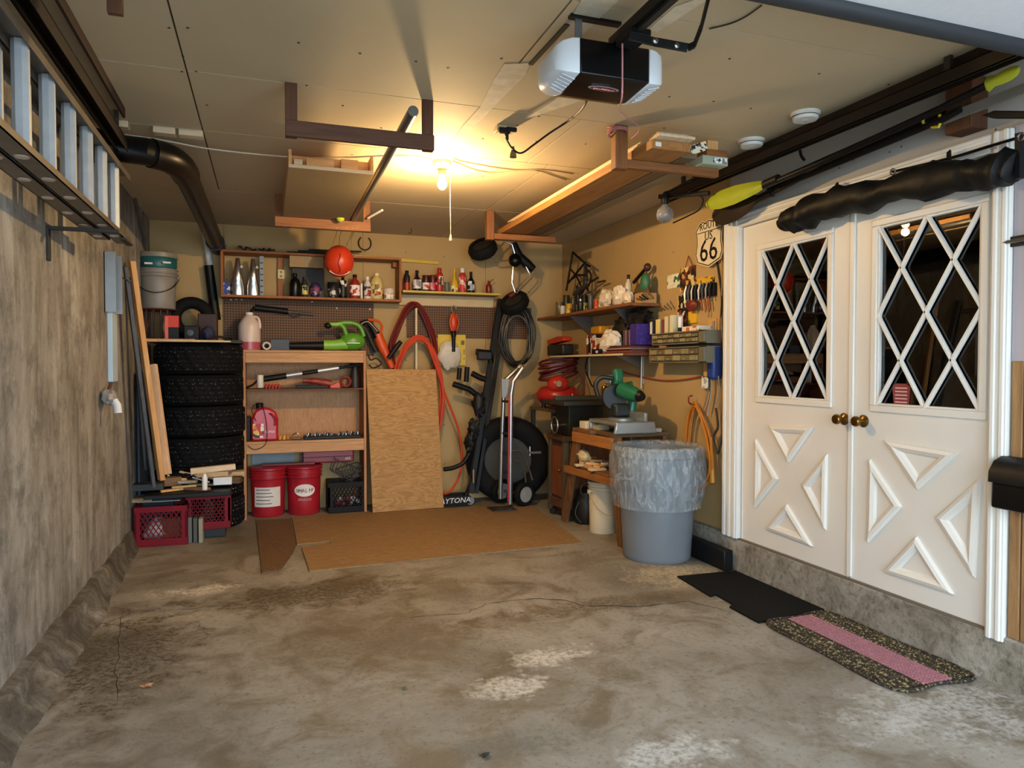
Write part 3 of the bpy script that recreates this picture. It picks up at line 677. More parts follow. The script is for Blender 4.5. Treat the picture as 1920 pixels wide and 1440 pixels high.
# garage door, its tracks and the tube along its leading edge
t = thing('garage_door', 'white overhead garage door panel, open under the ceiling at upper right', 'garage door', (1, .7, 2.5))
GDM = P('#e4e8ee', .5, var=.04, sc=30, bump=.3); dz = 2.505
for i in range(4):
    ya = 1.74-i*.53; b = B(); b.box(-.75, 2.78, ya-.525, ya, dz, dz+.045); mk(b, 'door_section', GDM, t, bevel=.006)
b = B(); b.tube([(-.78, 1.755, dz-.002), (1.0, 1.757, dz), (2.3, 1.76, dz), (2.79, 1.765, dz-.0)], .034, 12); mk(b, 'edge_tube', P('#23272c', .55), t)
for x, s, nm in ((-.73, 1, 'left'), (2.78, -1, 'right')):
    t = thing('door_track', 'dark steel garage door track along the %s side of the ceiling' % nm, 'track', (x, 2.5, 2.6))
    y1 = 4.45 if nm == 'left' else 4.6; z0 = 2.56 if nm == 'left' else 2.6; q_ = 1 if nm == 'left' else -1
    b = B(); b.box(x-.03, x-.026, -.4, y1, z0, z0+.06); b.box(x-.03, x+.03, -.4, y1, z0+.056, z0+.06); b.box(x+.026, x+.03, -.4, y1, z0, z0+.06); b.box(x-.03, x-.015, -.4, y1, z0, z0+.004)
    mk(b, 'channel', P('#2a211b', .5, .5), t, smooth=False)
    b = B(); b.box(x-.006+s*.045*q_, x+.006+s*.045*q_, -.4, y1-.3, ZC-.05, ZC-.001); mk(b, 'angle', P('#3c2c22', .55, .3), t, smooth=False)
    for y in (y1-.25, 2.3): b = B(); b.box(x-.01, x+.01, y-.015, y+.015, z0+.06, ZC); mk(b, 'hanger_strap', P('#4a4540', .5, .6), t)
# ================================================================ left side
# black drain pipe with elbow
zP = 2.585
t = thing('drain_pipe', 'black plastic pipe with an elbow running below the ceiling to the back wall', 'pipe', (-.45, 5.5, zP))
e = at(352, 302, Z=zP); w0 = at(262, 288, Z=zP)
BP = P('#0b0909', .38, **{'Specular IOR Level': .35})
b = B(); b.tube([(XL+.06, w0.y-.12, zP+.03), (-.78, w0.y-.02, zP+.015), (-.62, e.y-.12, zP), (-.53, e.y-.03, zP)], .075, 18); mk(b, 'branch', BP, t)
b = B(); b.tube(cr([(-.60, e.y-.1, zP), (-.52, e.y-.02, zP), (-.475, e.y+.1, zP-.005), (-.46, e.y+.25, zP-.01)], 6), .082, 18); mk(b, 'elbow', BP, t)
b = B(); b.tube([(-.46, e.y+.2, zP-.01), (-.42, YB-.02, 2.50)], .068, 18); mk(b, 'run', BP, t)
for y in (e.y+.26, YB-.3): 
    f_ = (y-e.y-.2)/(YB-.02-e.y-.2); b = B(); b.lathe([(.08, -.03), (.08, .03)], (-.46+.04*f_, y, zP-.01-.075*f_), 18, (0.02, 1, -.03)); mk(b, 'coupling', BP, t)
for u0, u1, v0 in ((215, 240, 232), (287, 328, 243), (335, 380, 248)):
    a_, c_ = at(u0, v0, Z=ZC-.02), at(u1, v0+2, Z=ZC-.02); b = B(); b.box(a_.x, c_.x, a_.y-.01, a_.y+.06, ZC-.035, ZC-.0005)
    one(b, 'framing_block', PALE['X'], {215: 'pale wood block under the ceiling at the left wall end of the black pipe', 287: 'pale wood block under the ceiling just behind the black pipe', 335: 'pale wood strip under the ceiling right of the black pipe'}[u0], 'block', bevel=.002)
# white batten lamp and white drain stack on the back wall
q0, q1 = at(300, 401, Y=YB-.05), at(456, 405, Y=YB-.05)
t = thing('batten_lamp', 'unlit white fluorescent batten high on the back wall behind the black pipe', 'lamp', q0)
b = B(); b.box(q0.x, q1.x, YB-.06, YB-.001, q0.z-.02, q0.z+.02); mk(b, 'housing', WHITE, t, bevel=.004)
b = B(); b.tube([(q0.x+.03, YB-.06, q0.z-.03), (q1.x-.03, YB-.06, q0.z-.03)], .012, 10); mk(b, 'tube', P('#dfe3e4', .3), t)
a_, c_ = at(381, 415, Y=YB-.04), at(394, 500, Y=YB-.04)
one(B().tube([a_, c_], .03, 14), 'white_pipe', P('#d5d3cd', .4), 'white plastic pipe slanting down the back wall below the batten', 'pipe')
one(B().tube([at(391, 498, Y=YB-.07), at(405, 600, Y=YB-.07)], [.04, .045], 14), 'black_tube', BLACK, 'thick black tube standing below the slanting white pipe', 'tube')
one(B().tube([at(252, 365, Y=6.3), at(275, 470, Y=6.9)], .012, 8), 'conduit', P('#6b6a66', .5, .5), 'thin grey conduit slanting down the rear left corner', 'pipe')
# plastic pails stacked on the tyres
def pail(name, label, c, r, h, body, rim, bail=True, taper=.87, ribs=2, z0=0):
    t = thing(name, label, 'bucket', c); c = V(c)
    pr = [(r*taper, 0), (r*taper+.004, .006)]+[(r*(taper+(1-taper)*k), h*k) for k in (.3, .6, .78)]
    for k in range(ribs): zz = h*(.8+.07*k); pr += [(r*1.0, zz), (r*1.07, zz+.004), (r*1.07, zz+.012), (r*1.0, zz+.016)]
    pr += [(r*1.01, h*.97), (r*1.06, h*.98), (r*1.06, h), (r*.97, h), (r*.96, h*.94), (r*taper*.97, .01)]
    b = B(); b.lathe(pr, c, 30); mk(b, 'body', body, t)
    if bail:
        b = B(); pts = [c+V((-r*1.08*math.cos(a), -r*1.1*math.sin(a)*.55-.0, h*.8-h*.42*math.sin(a))) for a in [math.pi*k/12 for k in range(13)]]
        b.tube([V((p.x, c.y-abs(p.y-c.y)*1.85, p.z)) for p in pts], .004, 6); mk(b, 'bail', rim, t)
        for s_ in (-1, 1): b = B(); b.lathe([(.02, 0), (.018, .012)], c+V((s_*r*1.03, 0, h*.8)), 10, (s_, 0, 0)); mk(b, 'ear', body, t)
    return t
TY = 6.79; TR = .36; TX = -.555; TH = .2655
tz = 6*TH
lidz = tz+.05
c1 = at(297, 577, Y=6.6); pz = c1.z-.0
# ------ studded winter tyres
def tyre_mesh(R, h, rin, n=96, blocks=48, gaps=4):
    b = B(); vs = []; prof = []
    side = [(rin, .12), (rin+.02, .04), (rin+(R-rin)*.5, 0), (R*.93, .03), (R*.975, .1)]
    rows = [.12, .20, .22, .34, .36, .49, .51, .64, .66, .78, .80, .88]
    prof = [(r, z) for r, z in side]+[(R, z) for z in rows]+[(r, 1-z) for r, z in reversed(side)]
    for i, (r, z) in enumerate(prof):
        tread = 5 <= i < 5+len(rows); row = (i-5)//2 if tread else 0
        for k in range(n):
            a = 2*math.pi*k/n; rr = r
            if tread and (k+row*1) % 4 == 0: rr -= .009
            if i in (4, 5+len(rows)) and k % 4 == 0: rr -= .006
            vs.append((rr*math.cos(a), rr*math.sin(a), z*h))
    m = len(prof); fs = []
    for i in range(m-1):
        for k in range(n): fs.append((i*n+k, i*n+(k+1) % n, (i+1)*n+(k+1) % n, (i+1)*n+k))
    b.add(vs, fs)
    # grooves between tread rows: narrow rings sunk in
    for z in (.21, .35, .50, .65, .79): b.lathe([(R+.0004, z*h-.0035), (R-.008, z*h-.003), (R-.008, z*h+.003), (R+.0004, z*h+.0035)], (0, 0, 0), n, cap=False)
    return b
def studs(R, h, cnt, seed, m):
    rnd = random.Random(seed); b = B()
    for k in range(cnt):
        a = rnd.uniform(0, 2*math.pi); z = h*rnd.choice((.16, .27, .3, .42, .58, .7, .73, .84))+rnd.uniform(-.004, .004)
        c = V((R*math.cos(a), R*math.sin(a), z)); d = V((math.cos(a), math.sin(a), 0)); s_ = V((-d.y, d.x, 0)); u = V((0, 0, 1)); r = .0028
        b.add([c+s_*r, c+u*r, c-s_*r, c-u*r, c+d*.002], [(0, 1, 4), (1, 2, 4), (2, 3, 4), (3, 0, 4)])
    return b
TYM = P('#0b0b0d', .8, bump=.4, sc=20, **{'Specular IOR Level': .2})
labs = ['bottom black tyre of the stack, mostly hidden behind the red crates', 'second lowest black tyre, hidden behind the wood offcuts', 'studded black tyre fourth from the top of the stack', 'studded black tyre third from the top of the stack', 'studded black tyre second from the top of the stack', 'topmost studded black tyre of the stack, under the boards']
t0 = thing('stacked_tyre', labs[0], 'tyre', (0, 0, 0), 'tyres stacked in the rear left corner')
mk(tyre_mesh(TR, TH-.004, .2), 'tread', TYM, t0, ang=25); so = mk(studs(TR, TH-.004, 260, 3, None), 'studs', P('#e6e6e6', .25, .6), t0, smooth=False); so['kind'] = 'stuff'
t0.location = (TX, TY, .001)
for i in range(1, 6): dup(t0, (TX+random.uniform(-.012, .012), TY+random.uniform(-.012, .012), .001+TH*i), random.uniform(0, 6), labs[i])
# boards on the tyres
tb = []
for i, (u0, u1, v, y0, y1, m, lb) in enumerate(((272, 365, 632, 6.40, 6.58, PINE, 'short tan board on top of the tyre stack, under the pails'), (360, 420, 634, 6.46, 6.62, PALE, 'short pale board on the tyre stack right of the tan one'), (298, 432, 637, 6.34, 6.44, PALE, 'long thin pale board across the front of the tyre stack top'))):
    a_, c_ = at(u0, v, Y=y0), at(u1, v, Y=y0); zz = tz+.004
    b = B(); b.box(a_.x, c_.x, y0, y1, zz, zz+(.024, .02, .012)[i]); one(b, 'board', m['X'], lb, 'board', bevel=.002)
b = B(); b.box(-.93, -.2, 6.60, 7.0, tz+.003, tz+.03); one(b, 'shelf_board', DARK, 'dark wide board covering the tyre stack behind the pale boards', 'board', bevel=.003)
bz = tz+.031
# crate under the pails, pails, red box, hose arc etc.
ps = mpp((-.72, 6.75, 1.8))
pb = at(297, 580, Y=6.8); 
t = thing('wire_stool', 'dark red metal stool holding the pails on the tyre stack', 'stool', (pb.x, 6.8, bz))
for dx in (-.1, -.035, .035, .1): b = B(); b.tube([(pb.x+dx, 6.72, bz), (pb.x+dx*.8, 6.72, pb.z-.012)], .009, 6); mk(b, 'leg', P('#4a2320', .5), t)
for dx in (-.1, .1): b = B(); b.tube([(pb.x+dx, 6.9, bz), (pb.x+dx*.8, 6.9, pb.z-.012)], .009, 6); mk(b, 'leg', P('#4a2320', .5), t)
b = B(); b.lathe([(.15, -.012), (.155, -.006), (.15, -.0005)], (pb.x, 6.8, pb.z), 24); mk(b, 'seat', P('#5a2522', .5), t)
pail('grey_pail', 'grey plastic pail with black bail on top of the tyre stack', (pb.x, 6.8, pb.z), .152, .34, P('#8d8780', .45), BLACK)
tq = pb.z+.2
t = thing('teal_pail', 'teal pail with a cream lid nested in the grey pail', 'bucket', (pb.x, 6.8, pb.z+.345))
b = B(); b.lathe([(.145, 0), (.152, .02), (.153, .085), (.150, .09)], (pb.x, 6.8, pb.z+.345), 30); mk(b, 'body', P('#1d5f61', .35), t)
b = B(); b.lathe([(.155, .09), (.16, .095), (.16, .112), (.152, .114), (.152, .13), (.145, .133)], (pb.x, 6.8, pb.z+.345), 30); mk(b, 'lid', P('#8c877b', .4), t)
for s_ in (-1, 1): b = B(); b.box(pb.x-.01+s_*.07, pb.x+.05+s_*.07, 6.63, 6.65, pb.z+.37+.006*s_, pb.z+.385+.006*s_); mk(b, 'label_strip', WHITE, t)
q = at(323, 592, Y=6.62)
t = thing('saw_box', 'red and black cardboard box in front of the grey pail', 'box', (q.x, 6.63, bz))
b = B(); b.box(q.x-.055, q.x+.05, 6.6, 6.66, bz, bz+.1); mk(b, 'carton_base', BLACK, t, bevel=.002); b = B(); b.box(q.x-.055, q.x+.05, 6.6, 6.66, bz+.1005, bz+.2); mk(b, 'carton_top', P('#d8402a', .5), t, bevel=.002)
b = B(); b.box(q.x-.055, q.x-.03, 6.598, 6.5995, bz+.005, bz+.19); mk(b, 'stripe', P('#e8695a', .5), t)
# half-hidden dark arc (spare wheel) behind
q = at(360, 615, Y=6.95); b = B(); b.ring(.14, .055, (q.x, 6.95, bz+.2), (0, 1, 0), 32, 10); t = thing('small_tyre', 'small black tyre standing on edge behind the red and black box', 'tyre', (q.x, 6.95, bz)); mk(b, 'tread', RUBBER, t)
q = at(352, 605, Y=6.68); 
t = thing('work_glove_box', 'black speaker-like box beside the red and black box', 'box', (q.x, 6.72, bz)); b = B(); b.box(q.x-.03, q.x+.09, 6.66, 6.78, bz, bz+.12); mk(b, 'case', BLACK, t, bevel=.006); b = B(); b.lathe([(.03, 0), (.028, .006), (.01, .007)], (q.x+.02, 6.66, bz+.06), 14, (0, -1, 0)); mk(b, 'dial', P('#3c3f45', .4), t)
one(B().sph((q.x+.16, 6.68, bz+.06), .055, .06, .06, wob=.2), 'rag', P('#2a2f4a', .8), 'crumpled dark blue rag on the dark board beside the black box', 'rag')
q = at(385, 588, Y=6.9); b = B(); b.box(q.x-.06, q.x+.1, 6.85, 6.98, bz, bz+.24); one(b, 'brown_case', P('#3a211c', .6), 'dark brown case standing on the tyre stack below the black tube', 'case', bevel=.008)
q = at(405, 600, Y=6.7); b = B(); b.tube(cr([(q.x-.1, 6.7, bz+.012), (q.x, 6.66, bz+.03), (q.x+.08, 6.7, bz+.02), (q.x+.14, 6.66, bz+.012)], 5), .012, 6); one(b, 'garden_tool', DARK, 'dark wavy tool handle lying at the right edge of the tyre stack top', 'tool')
# lumber leaning in the corner
def lean(label, p, q, w, h, m, up): return one(B().bar(p, q, w, h, up), 'leaning_board', m, label, 'board', 'lumber leaning in the rear left corner', bevel=.003)
LG = wood('#c48a4e', '#e2b47c', 'Z'); LP = wood('#d9a878', '#edcdA8'.lower(), 'Z')
lean('dark grey board leaning at the far left of the corner lumber', at(235, 500, X=-.945), at(288, 912, Y=5.98), .075, .025, wood('#3a3d42', '#5c6068', 'Z'), (1, .3, 0))
lean('long tan two-by-four leaning between the grey board and the tyres', at(247, 490, X=-.945), at(303, 900, Y=6.05), .06, .038, LG, (1, .5, 0))
lean('shorter pale two-by-four leaning against the tyres', at(284, 684, Y=6.24), at(311, 890, Y=6.08), .08, .038, LP, (.3, 1, 0))
lean('very dark thin board leaning behind the grey board', at(243, 520, X=-.965), at(272, 880, Y=6.22), .05, .02, wood('#20242b', '#373d46', 'Z'), (1, .3, 0))
lean('navy blue sheet of board standing against the left wall behind the crate', V((XL+.03, 6.55, .15)), V((XL+.03, 6.55, 1.35)), .02, .5, P('#27364a', .6), (0, 1, 0))
# plumbing on the left wall
XW = XL+.02
a_, c_ = at(207, 476, X=XW), at(207, 586, X=XW)
t = thing('steel_channel', 'grey galvanized channel mounted upright on the left wall', 'channel', (XW, a_.y, c_.z))
b = B(); b.box(XL, XL+.07, a_.y-.11, a_.y-.1, c_.z, a_.z); b.box(XL, XL+.006, a_.y-.11, a_.y+.11, c_.z, a_.z); b.box(XL, XL+.07, a_.y+.1, a_.y+.11, c_.z, a_.z); mk(b, 'profile', P('#9fa6ab', .4, .7), t, smooth=False)
b = B(); b.tube([(XL+.07, a_.y+.1, c_.z+.25), (XL+.09, a_.y+.28, c_.z+.24)], .007, 6); mk(b, 'hook_arm', CHROME, t)
c2 = at(211, 716, X=XW)
one(B().box(XL, XL+.03, a_.y-.03, a_.y+.14, c2.z, c_.z-.002), 'pale_strip', P('#b9cfe0', .5, var=.06), 'pale blue-white strip on the left wall above the spigot', 'strip', bevel=.003)
s_ = at(205, 745, X=XW+.03)
t = thing('spigot', 'wall water spigot wrapped in foil below the pale blue strip', 'faucet', s_)
b = B(); b.sph(s_, .05, .07, .05, wob=.35, seed=4, fr=3); mk(b, 'wrap', P('#b8b9ba', .35, .5), t, ang=10)
b = B(); b.tube([s_+V((.03, -.02, -.02)), s_+V((.05, -.03, -.05)), s_+V((.055, -.035, -.1))], .024, 10); mk(b, 'spout', P('#dcdde0', .4), t)
b = B(); b.tube([s_+V((-.02, .05, .02)), s_+V((-.01, .1, .08))], .012, 8); mk(b, 'stem', P('#6b4a35', .5, .4), t)
# ---- milk crates
def crate(label, c, w, d, h, col, name='milk_crate', rz=0, lw=.007, grid=8):
    t = thing(name, label, 'crate', (0, 0, 0)); m = P(col, .6, **{'Specular IOR Level': .25})
    b = B(); b.box(-w/2, w/2, -d/2, d/2, 0, .012); mk(b, 'base', m, t, bevel=.003)
    for (ax, s_, L) in ((0, -1, w), (0, 1, w), (1, -1, d), (1, 1, d)):
        b = B(); o = (d if ax == 0 else w)/2*s_
        def q(a, z, k=0): return V((a, o-s_*(.008+k), z)) if ax == 0 else V((o-s_*(.008+k), a, z))
        nrm = (0, 1, 0) if ax == 0 else (1, 0, 0)
        b.bar(q(-L/2+.001, h-.022), q(L/2-.001, h-.022), .016, .044); b.bar(q(-L/2+.001, .035), q(L/2-.001, .035), .016, .046)
        for e in (-1, 1): b.bar(q(e*(L/2-.021), .058), q(e*(L/2-.021), h-.044), .042, .016, nrm)
        x0, x1, z0, z1 = -L/2+.042, L/2-.042, .058, h-.044; st = (x1-x0)/grid*1.0
        k = -int((z1-z0)/st)-1
        while x0+k*st < x1:
            for di in (1, -1):
                xa = x0+k*st if di == 1 else x1-k*st; A_ = V((xa, z0)); Bq = V((xa+di*(z1-z0)*.62, z1))
                ts = [0.0, 1.0]; lo, hi = 0.0, 1.0; dx = Bq.x-A_.x
                for bd, sg in ((x0, 1), (x1, -1)):
                    f0, f1 = sg*(A_.x-bd), sg*(Bq.x-bd)
                    if f0 < 0 and f1 < 0: lo = 2
                    elif f0 < 0: lo = max(lo, f0/(f0-f1))
                    elif f1 < 0: hi = min(hi, f0/(f0-f1))
                if lo < hi-.05:
                    A2, B2 = A_.lerp(Bq, lo), A_.lerp(Bq, hi); b.bar(q(A2.x, A2.y, .002), q(B2.x, B2.y, .002), lw, .006, nrm)
            k += 1
        mk(b, 'side', m, t, smooth=False)
    t.location = c; t.rotation_euler = (0, 0, rz); return t
a_, c_ = at(252, 1028, Z=0), at(352, 1022, Z=0); cw = (c_-a_).length; cx = (a_.x+c_.x)/2; cy = a_.y+.165
ch = .31
crate('nearest red plastic milk crate on the floor by the left wall', (cx+.005, cy, 0), cw, .33, ch, '#7a0f1e', rz=-.05)
c2a = at(366, 985, Z=0)
crate('red plastic milk crate behind, raised on a block and holding a steel pot', (-.455, 6.29, .085), .33, .25, .29, '#7a0f1e')
one(B().box(-.62, -.33, 6.25, 6.4, 0, .084), 'dark_block', DARK, 'dark block under the raised red crate', 'block', bevel=.004)
t = thing('steel_pot', 'shiny steel pot sitting inside the raised red crate', 'pot', (-.455, 6.29, .1)); b = B(); b.lathe([(.09, 0), (.1, .02), (.102, .2), (.106, .205), (.1, .206), (.095, .03)], (-.455, 6.29, .1), 26); mk(b, 'body', P('#c5c9ce', .2, 1.0), t)
b = B(); b.sph((cx-.03, cy, .1), .12, .1, .08, wob=.4, seed=2); one(b, 'crumpled_paper', P('#d9cfc6', .8), 'crumpled pale paper inside the nearest red crate', 'paper', ang=15)
b = B(); b.box(cx+.0, cx+.14, cy-.1, cy+.1, .015, .2); one(b, 'brown_carton', P('#6b4a33', .8), 'brown carton inside the nearest red crate', 'carton', bevel=.003)
for i in range(3):
    q = at(356+10*i, 1018, Z=0); b = B(); b.box(q.x-.014, q.x+.016, q.y+.0, q.y+.16, 0, .2-.004*i)
    one(b, 'paver_block', P(('#6a6d66', '#55584f', '#9a937f')[i], .85, bump=.3), ('greenish grey upright paver beside the nearest red crate', 'dark grey upright paver in the middle of the three', 'pale upright paver nearest the raised red crate')[i], 'paver', bevel=.003)
# offcuts heaped over the crates
def scrap(label, u, v, z, L, w, h, rz, m, tx=0, ty=0):
    q = at(u, v, Z=z); b = B(); b.box(-L/2, L/2, -w/2, w/2, 0, h); b.xf(Matrix.Translation(q) @ Matrix.Rotation(rz, 4, 'Z') @ Matrix.Rotation(tx, 4, 'X') @ Matrix.Rotation(ty, 4, 'Y'))
    return one(b, 'wood_offcut', m, label, 'offcut', 'wood offcuts heaped on the crates', bevel=.002)
# supporting tray
b = B(); b.box(-1.0+.1, -.28, 6.02, 6.36, .375, .405); one(b, 'black_tray', BLACK, 'black plastic tray carrying the wood offcuts over the crates', 'tray', bevel=.004)
for (x, y) in ((-.86, 6.2), (-.30, 6.33)): pass
one(B().box(-.96, -.72, 6.3, 6.42, 0, .374), 'dark_carton', P('#1c2230', .7), 'dark navy carton behind the nearest red crate under the offcuts', 'carton', bevel=.004)
scrap('dark-edged plank end jutting out left over the nearest red crate', 254, 940, .33, .24, .14, .035, .1, wood('#5b4630', '#c4a67c', 'X'))
scrap('dark grey offcut against the left wall under the leaning boards', 268, 918, .42, .3, .14, .05, .05, wood('#2d2d2c', '#4a4741', 'X'))
scrap('small brown post end in front of the pale two-by-four', 322, 910, .415, .14, .1, .07, .2, wood('#6b4c2d', '#98754a', 'X'))
scrap('square pale shingle leaning in the offcut heap', 330, 897, .46, .13, .12, .012, .3, PALE['Y'], .8)
scrap('thin yellow-tan stick at the front of the offcut heap', 322, 921, .41, .17, .03, .018, .5, PINE['X'])
scrap('second thin tan stick crossing the front of the heap', 345, 914, .43, .18, .03, .016, .25, wood('#b08a50', '#d8b682', 'X'))
scrap('reddish board piece angled at the middle of the heap', 366, 918, .405, .24, .07, .018, -.6, wood('#7d4d30', '#b08060', 'X'))
scrap('grey-brown slat lying under the white tube', 380, 910, .42, .2, .06, .016, -.3, wood('#6d6152', '#94866f', 'X'))
scrap('long pale batten lying tilted on top of the offcut heap', 400, 884, .535, .34, .055, .045, .12, PALE['X'], 0, -.05)
scrap('pale square block behind the white tube at the right of the heap', 438, 893, .45, .17, .12, .045, .1, wood('#b3946a', '#d8c29c', 'X'))
scrap('small brick-red block on the white box in the heap', 421, 888, .49, .11, .06, .03, .2, P('#8a5a48', .8))
scrap('honey coloured offcut behind the thin sticks', 352, 901, .44, .2, .1, .03, .35, PINE['X'])
scrap('tan offcut tucked below the long pale batten', 398, 893, .495, .24, .08, .038, .1, wood('#a5845a', '#cbb088', 'X'))
q = at(418, 903, Z=.45); one(B().box(q.x-.07, q.x+.07, q.y-.05, q.y+.05, .43, .49), 'white_box', P('#e6e8ea', .5), 'small white box among the wood offcuts', 'box', bevel=.003)
q = at(384, 916, Z=.43); one(B().lathe([(.02, 0), (.021, .01), (.021, .1), (.012, .12), (.01, .13)], (q.x, q.y, .42), 14), 'white_tube_bottle', P('#eceae6', .4), 'little white glue bottle standing in the offcut heap', 'bottle')
q = at(386, 903, Z=.45); one(B().tube([q+V((-.1, 0, .04)), q+V((.03, -.04, .0))], .006, 6), 'white_rod', WHITE, 'thin white rod lying beside the glue bottle', 'rod')
q = at(300, 935, Z=.32); one(B().box(q.x-.15, q.x+.16, q.y-.1, q.y+.08, .312, .318), 'paper_scrap', P('#cfc6b8', .8), 'flat scrap of pale paper on the rim of the nearest red crate', 'paper')
scrap('thick honey block end standing behind the small brown post', 338, 896, .44, .12, .1, .1, .3, PINE['Y'])
scrap('wide pale board end under the square shingle', 345, 905, .43, .22, .12, .022, -.15, PALE['X'])
scrap('weathered grey slat sticking out towards the leaning boards', 305, 908, .43, .24, .06, .02, .35, wood('#77705f', '#a0977f', 'X'))
scrap('dark brown wedge at the right of the heap beside the shelf unit', 436, 905, .43, .14, .1, .05, -.2, wood('#4a3420', '#76583a', 'X'))
scrap('pale yellow stick propped across the middle of the heap', 370, 893, .48, .3, .028, .02, -.35, PALE['X'], 0, .18)
scrap('tan shingle tilted up at the left of the long pale batten', 362, 890, .46, .14, .11, .014, .5, wood('#b99565', '#dcc095', 'X'), .7)
# ================================================================ shelf unit against the back wall
SY0, SY1 = 6.86, YB-.006
sL, sR = -.205, .898; sT = at(560, 657, Y=SY0).z
t = thing('shelf_unit', 'open wooden shelf unit standing against the back wall', 'shelf', ((sL+sR)/2, 7.0, 0))
for x in (sL, sR-.025): b = B(); b.box(x, x+.025, SY0, SY1, 0, sT+.004); mk(b, 'side_panel', wood('#7c4326', '#b8754a', 'Z'), t, bevel=.002); b = B(); b.box(x+.002, x+.023, SY0-.004, SY0, 0, sT); mk(b, 'edge_band', wood('#a46a40', '#d09b6a', 'Z'), t)
hz = [at(560, 680, Y=SY0).z, at(560, 729, Y=SY0).z, at(560, 826, Y=SY0).z]
b = B(); b.box(sL+.025, sR-.025, SY0, SY1, sT-.018, sT); mk(b, 'top_board', OAK['X'], t, bevel=.001)
b = B(); b.box(sL+.025, sR-.025, SY0-.006, SY0+.014, hz[0], sT-.02); mk(b, 'top_apron', OAK['X'], t, bevel=.002)
b = B(); b.box(sL+.025, sR-.025, SY0+.01, SY1, hz[1]-.012, hz[1]); mk(b, 'shelf', BROWN['X'], t, bevel=.001)
b = B(); b.box(sL+.025, sR-.025, SY0-.006, SY1, hz[2]-.02, hz[2]); mk(b, 'shelf', OAK['X'], t, bevel=.001)
b = B(); b.box(sL+.025, sR-.025, SY0-.008, SY0+.012, at(560, 848, Y=SY0).z, hz[2]-.021); mk(b, 'shelf_apron', OAK['X'], t, bevel=.002)
b = B(); b.box(sL+.025, sR-.025, SY1-.008, SY1, hz[2]-.02, sT-.02); mk(b, 'back_panel', plywood('#b98a60', '#c99a6c', '#8d6240', 'Z', .9), t, smooth=False)
def pos(u, v, Y): return at(u, v, Y=Y)
# ---- generic bottles and cans
PROF = {'can': [(.95, 0), (1, .02), (1, .97), (.95, 1)], 'bottle': [(.92, 0), (1, .03), (1, .58), (.85, .7), (.4, .82), (.36, .86)], 'jug': [(.92, 0), (1, .03), (1, .62), (.8, .78), (.4, .88), (.36, .9)],
        'spray': [(.95, 0), (1, .02), (1, .72), (.7, .8), (.5, .82)], 'wine': [(.92, 0), (1, .03), (1, .5), (.7, .62), (.36, .72), (.32, .88)], 'funnel': [(.9, 0), (1, .03), (1, .3), (.75, .45), (.3, .6), (.2, 1.0)]}
def bottle(name, label, u0, u1, v0, v1, plane, prof, body, cap=None, lab=None, cat='bottle', group=None, sx=1.0, n=16, band=(.12, .55)):
    q = at((u0+u1)/2, v1, **plane); k = mpp(q); r = (u1-u0)/2*k; h = (v1-v0)*k
    t = thing(name, label, cat, q, group); b = B(); b.lathe([(a*r, z*h) for a, z in PROF[prof]], q, n, sx=sx); mk(b, 'body', body, t)
    if cap:
        z0 = PROF[prof][-1][1]*h; rc = r*max(.42, PROF[prof][-1][0]*1.15); b = B(); b.lathe([(rc, z0), (rc, h*.985), (rc*.9, h)], q, 12); mk(b, 'cap', cap, t)
    if lab: b = B(); b.lathe([(r*1.012, h*band[0]), (r*1.012, h*band[1])], q, n, sx=sx, cap=False); mk(b, 'label_band', lab, t)
    return t
def prn(*c, sc=26): return print_mat(list(c), sc)
# ---- on top of the unit
q = at(468, 655, Y=6.98); k = mpp(q); q.z = sT+.0008
t = thing('washer_jug', 'translucent plastic jug with pink fluid at the bottom on the shelf unit', 'jug', q)
JR = .098; JH = .345; bodyP = [(.93, 0), (1, .02), (1, .62), (.92, .72), (.6, .85), (.34, .93), (.3, .95)]
b = B(); b.lathe([(JR*a, JH*z) for a, z in bodyP], q, 24); mk(b, 'body', P('#d9c6bb', .35, **{'Subsurface Weight': .25}), t)
b = B(); b.lathe([(JR*1.004, .004), (JR*1.006, .075)], q, 24, cap=False); mk(b, 'fluid_band', P('#b4525c', .3), t)
b = B(); b.lathe([(.034, JH*.945), (.034, JH), (.03, JH+.004)], q, 18); mk(b, 'cap', WHITE, t)
b = B(); b.tube(cr([q+V((.03, -.02, JH*.9)), q+V((.075, -.03, JH*.86)), q+V((.092, -.03, JH*.7)), q+V((.09, -.03, JH*.58))], 4), .012, 8); mk(b, 'handle', P('#d9c6bb', .35), t)
q = at(500, 648, Y=6.92); b = B(); b.ring(.03, .009, (q.x, 6.92, sT+.041), (0, 1, 0), 22, 8); one(b, 'tape_roll', P('#d5d3cf', .4), 'white ring of tape standing on the shelf unit beside the jug', 'tape')
q = at(525, 655, Y=7.0); one(B().box(q.x-.085, q.x+.085, 6.98, 7.08, sT+.0005, sT+.105), 'grey_box', P('#4a525e', .6), 'plain slate-grey box on top of the shelf unit', 'box', bevel=.004)
t = thing('leaf_blower', 'green leaf blower with black tube lying on top of the shelf unit', 'leaf blower', (.72, 7.0, sT))
GR = P('#5a9a2c', .35); gx = at(655, 640, Y=6.98).x; zt = sT
b = B(); b.sph((gx+.03, 7.0, zt+.09), .125, .085, .088, 18, 10); mk(b, 'fan_housing', GR, t)
b = B(); b.tube([(gx-.24, 6.99, zt+.055), (gx-.14, 6.99, zt+.055), (gx-.02, 6.99, zt+.07)], [.05, .052, .06], 14); mk(b, 'nozzle_collar', P('#7fb83e', .35), t)
b = B(); b.tube([(gx-.55, 6.99, zt+.045), (gx-.2, 6.99, zt+.05)], [.032, .04], 12); mk(b, 'blower_tube', BLACK, t)
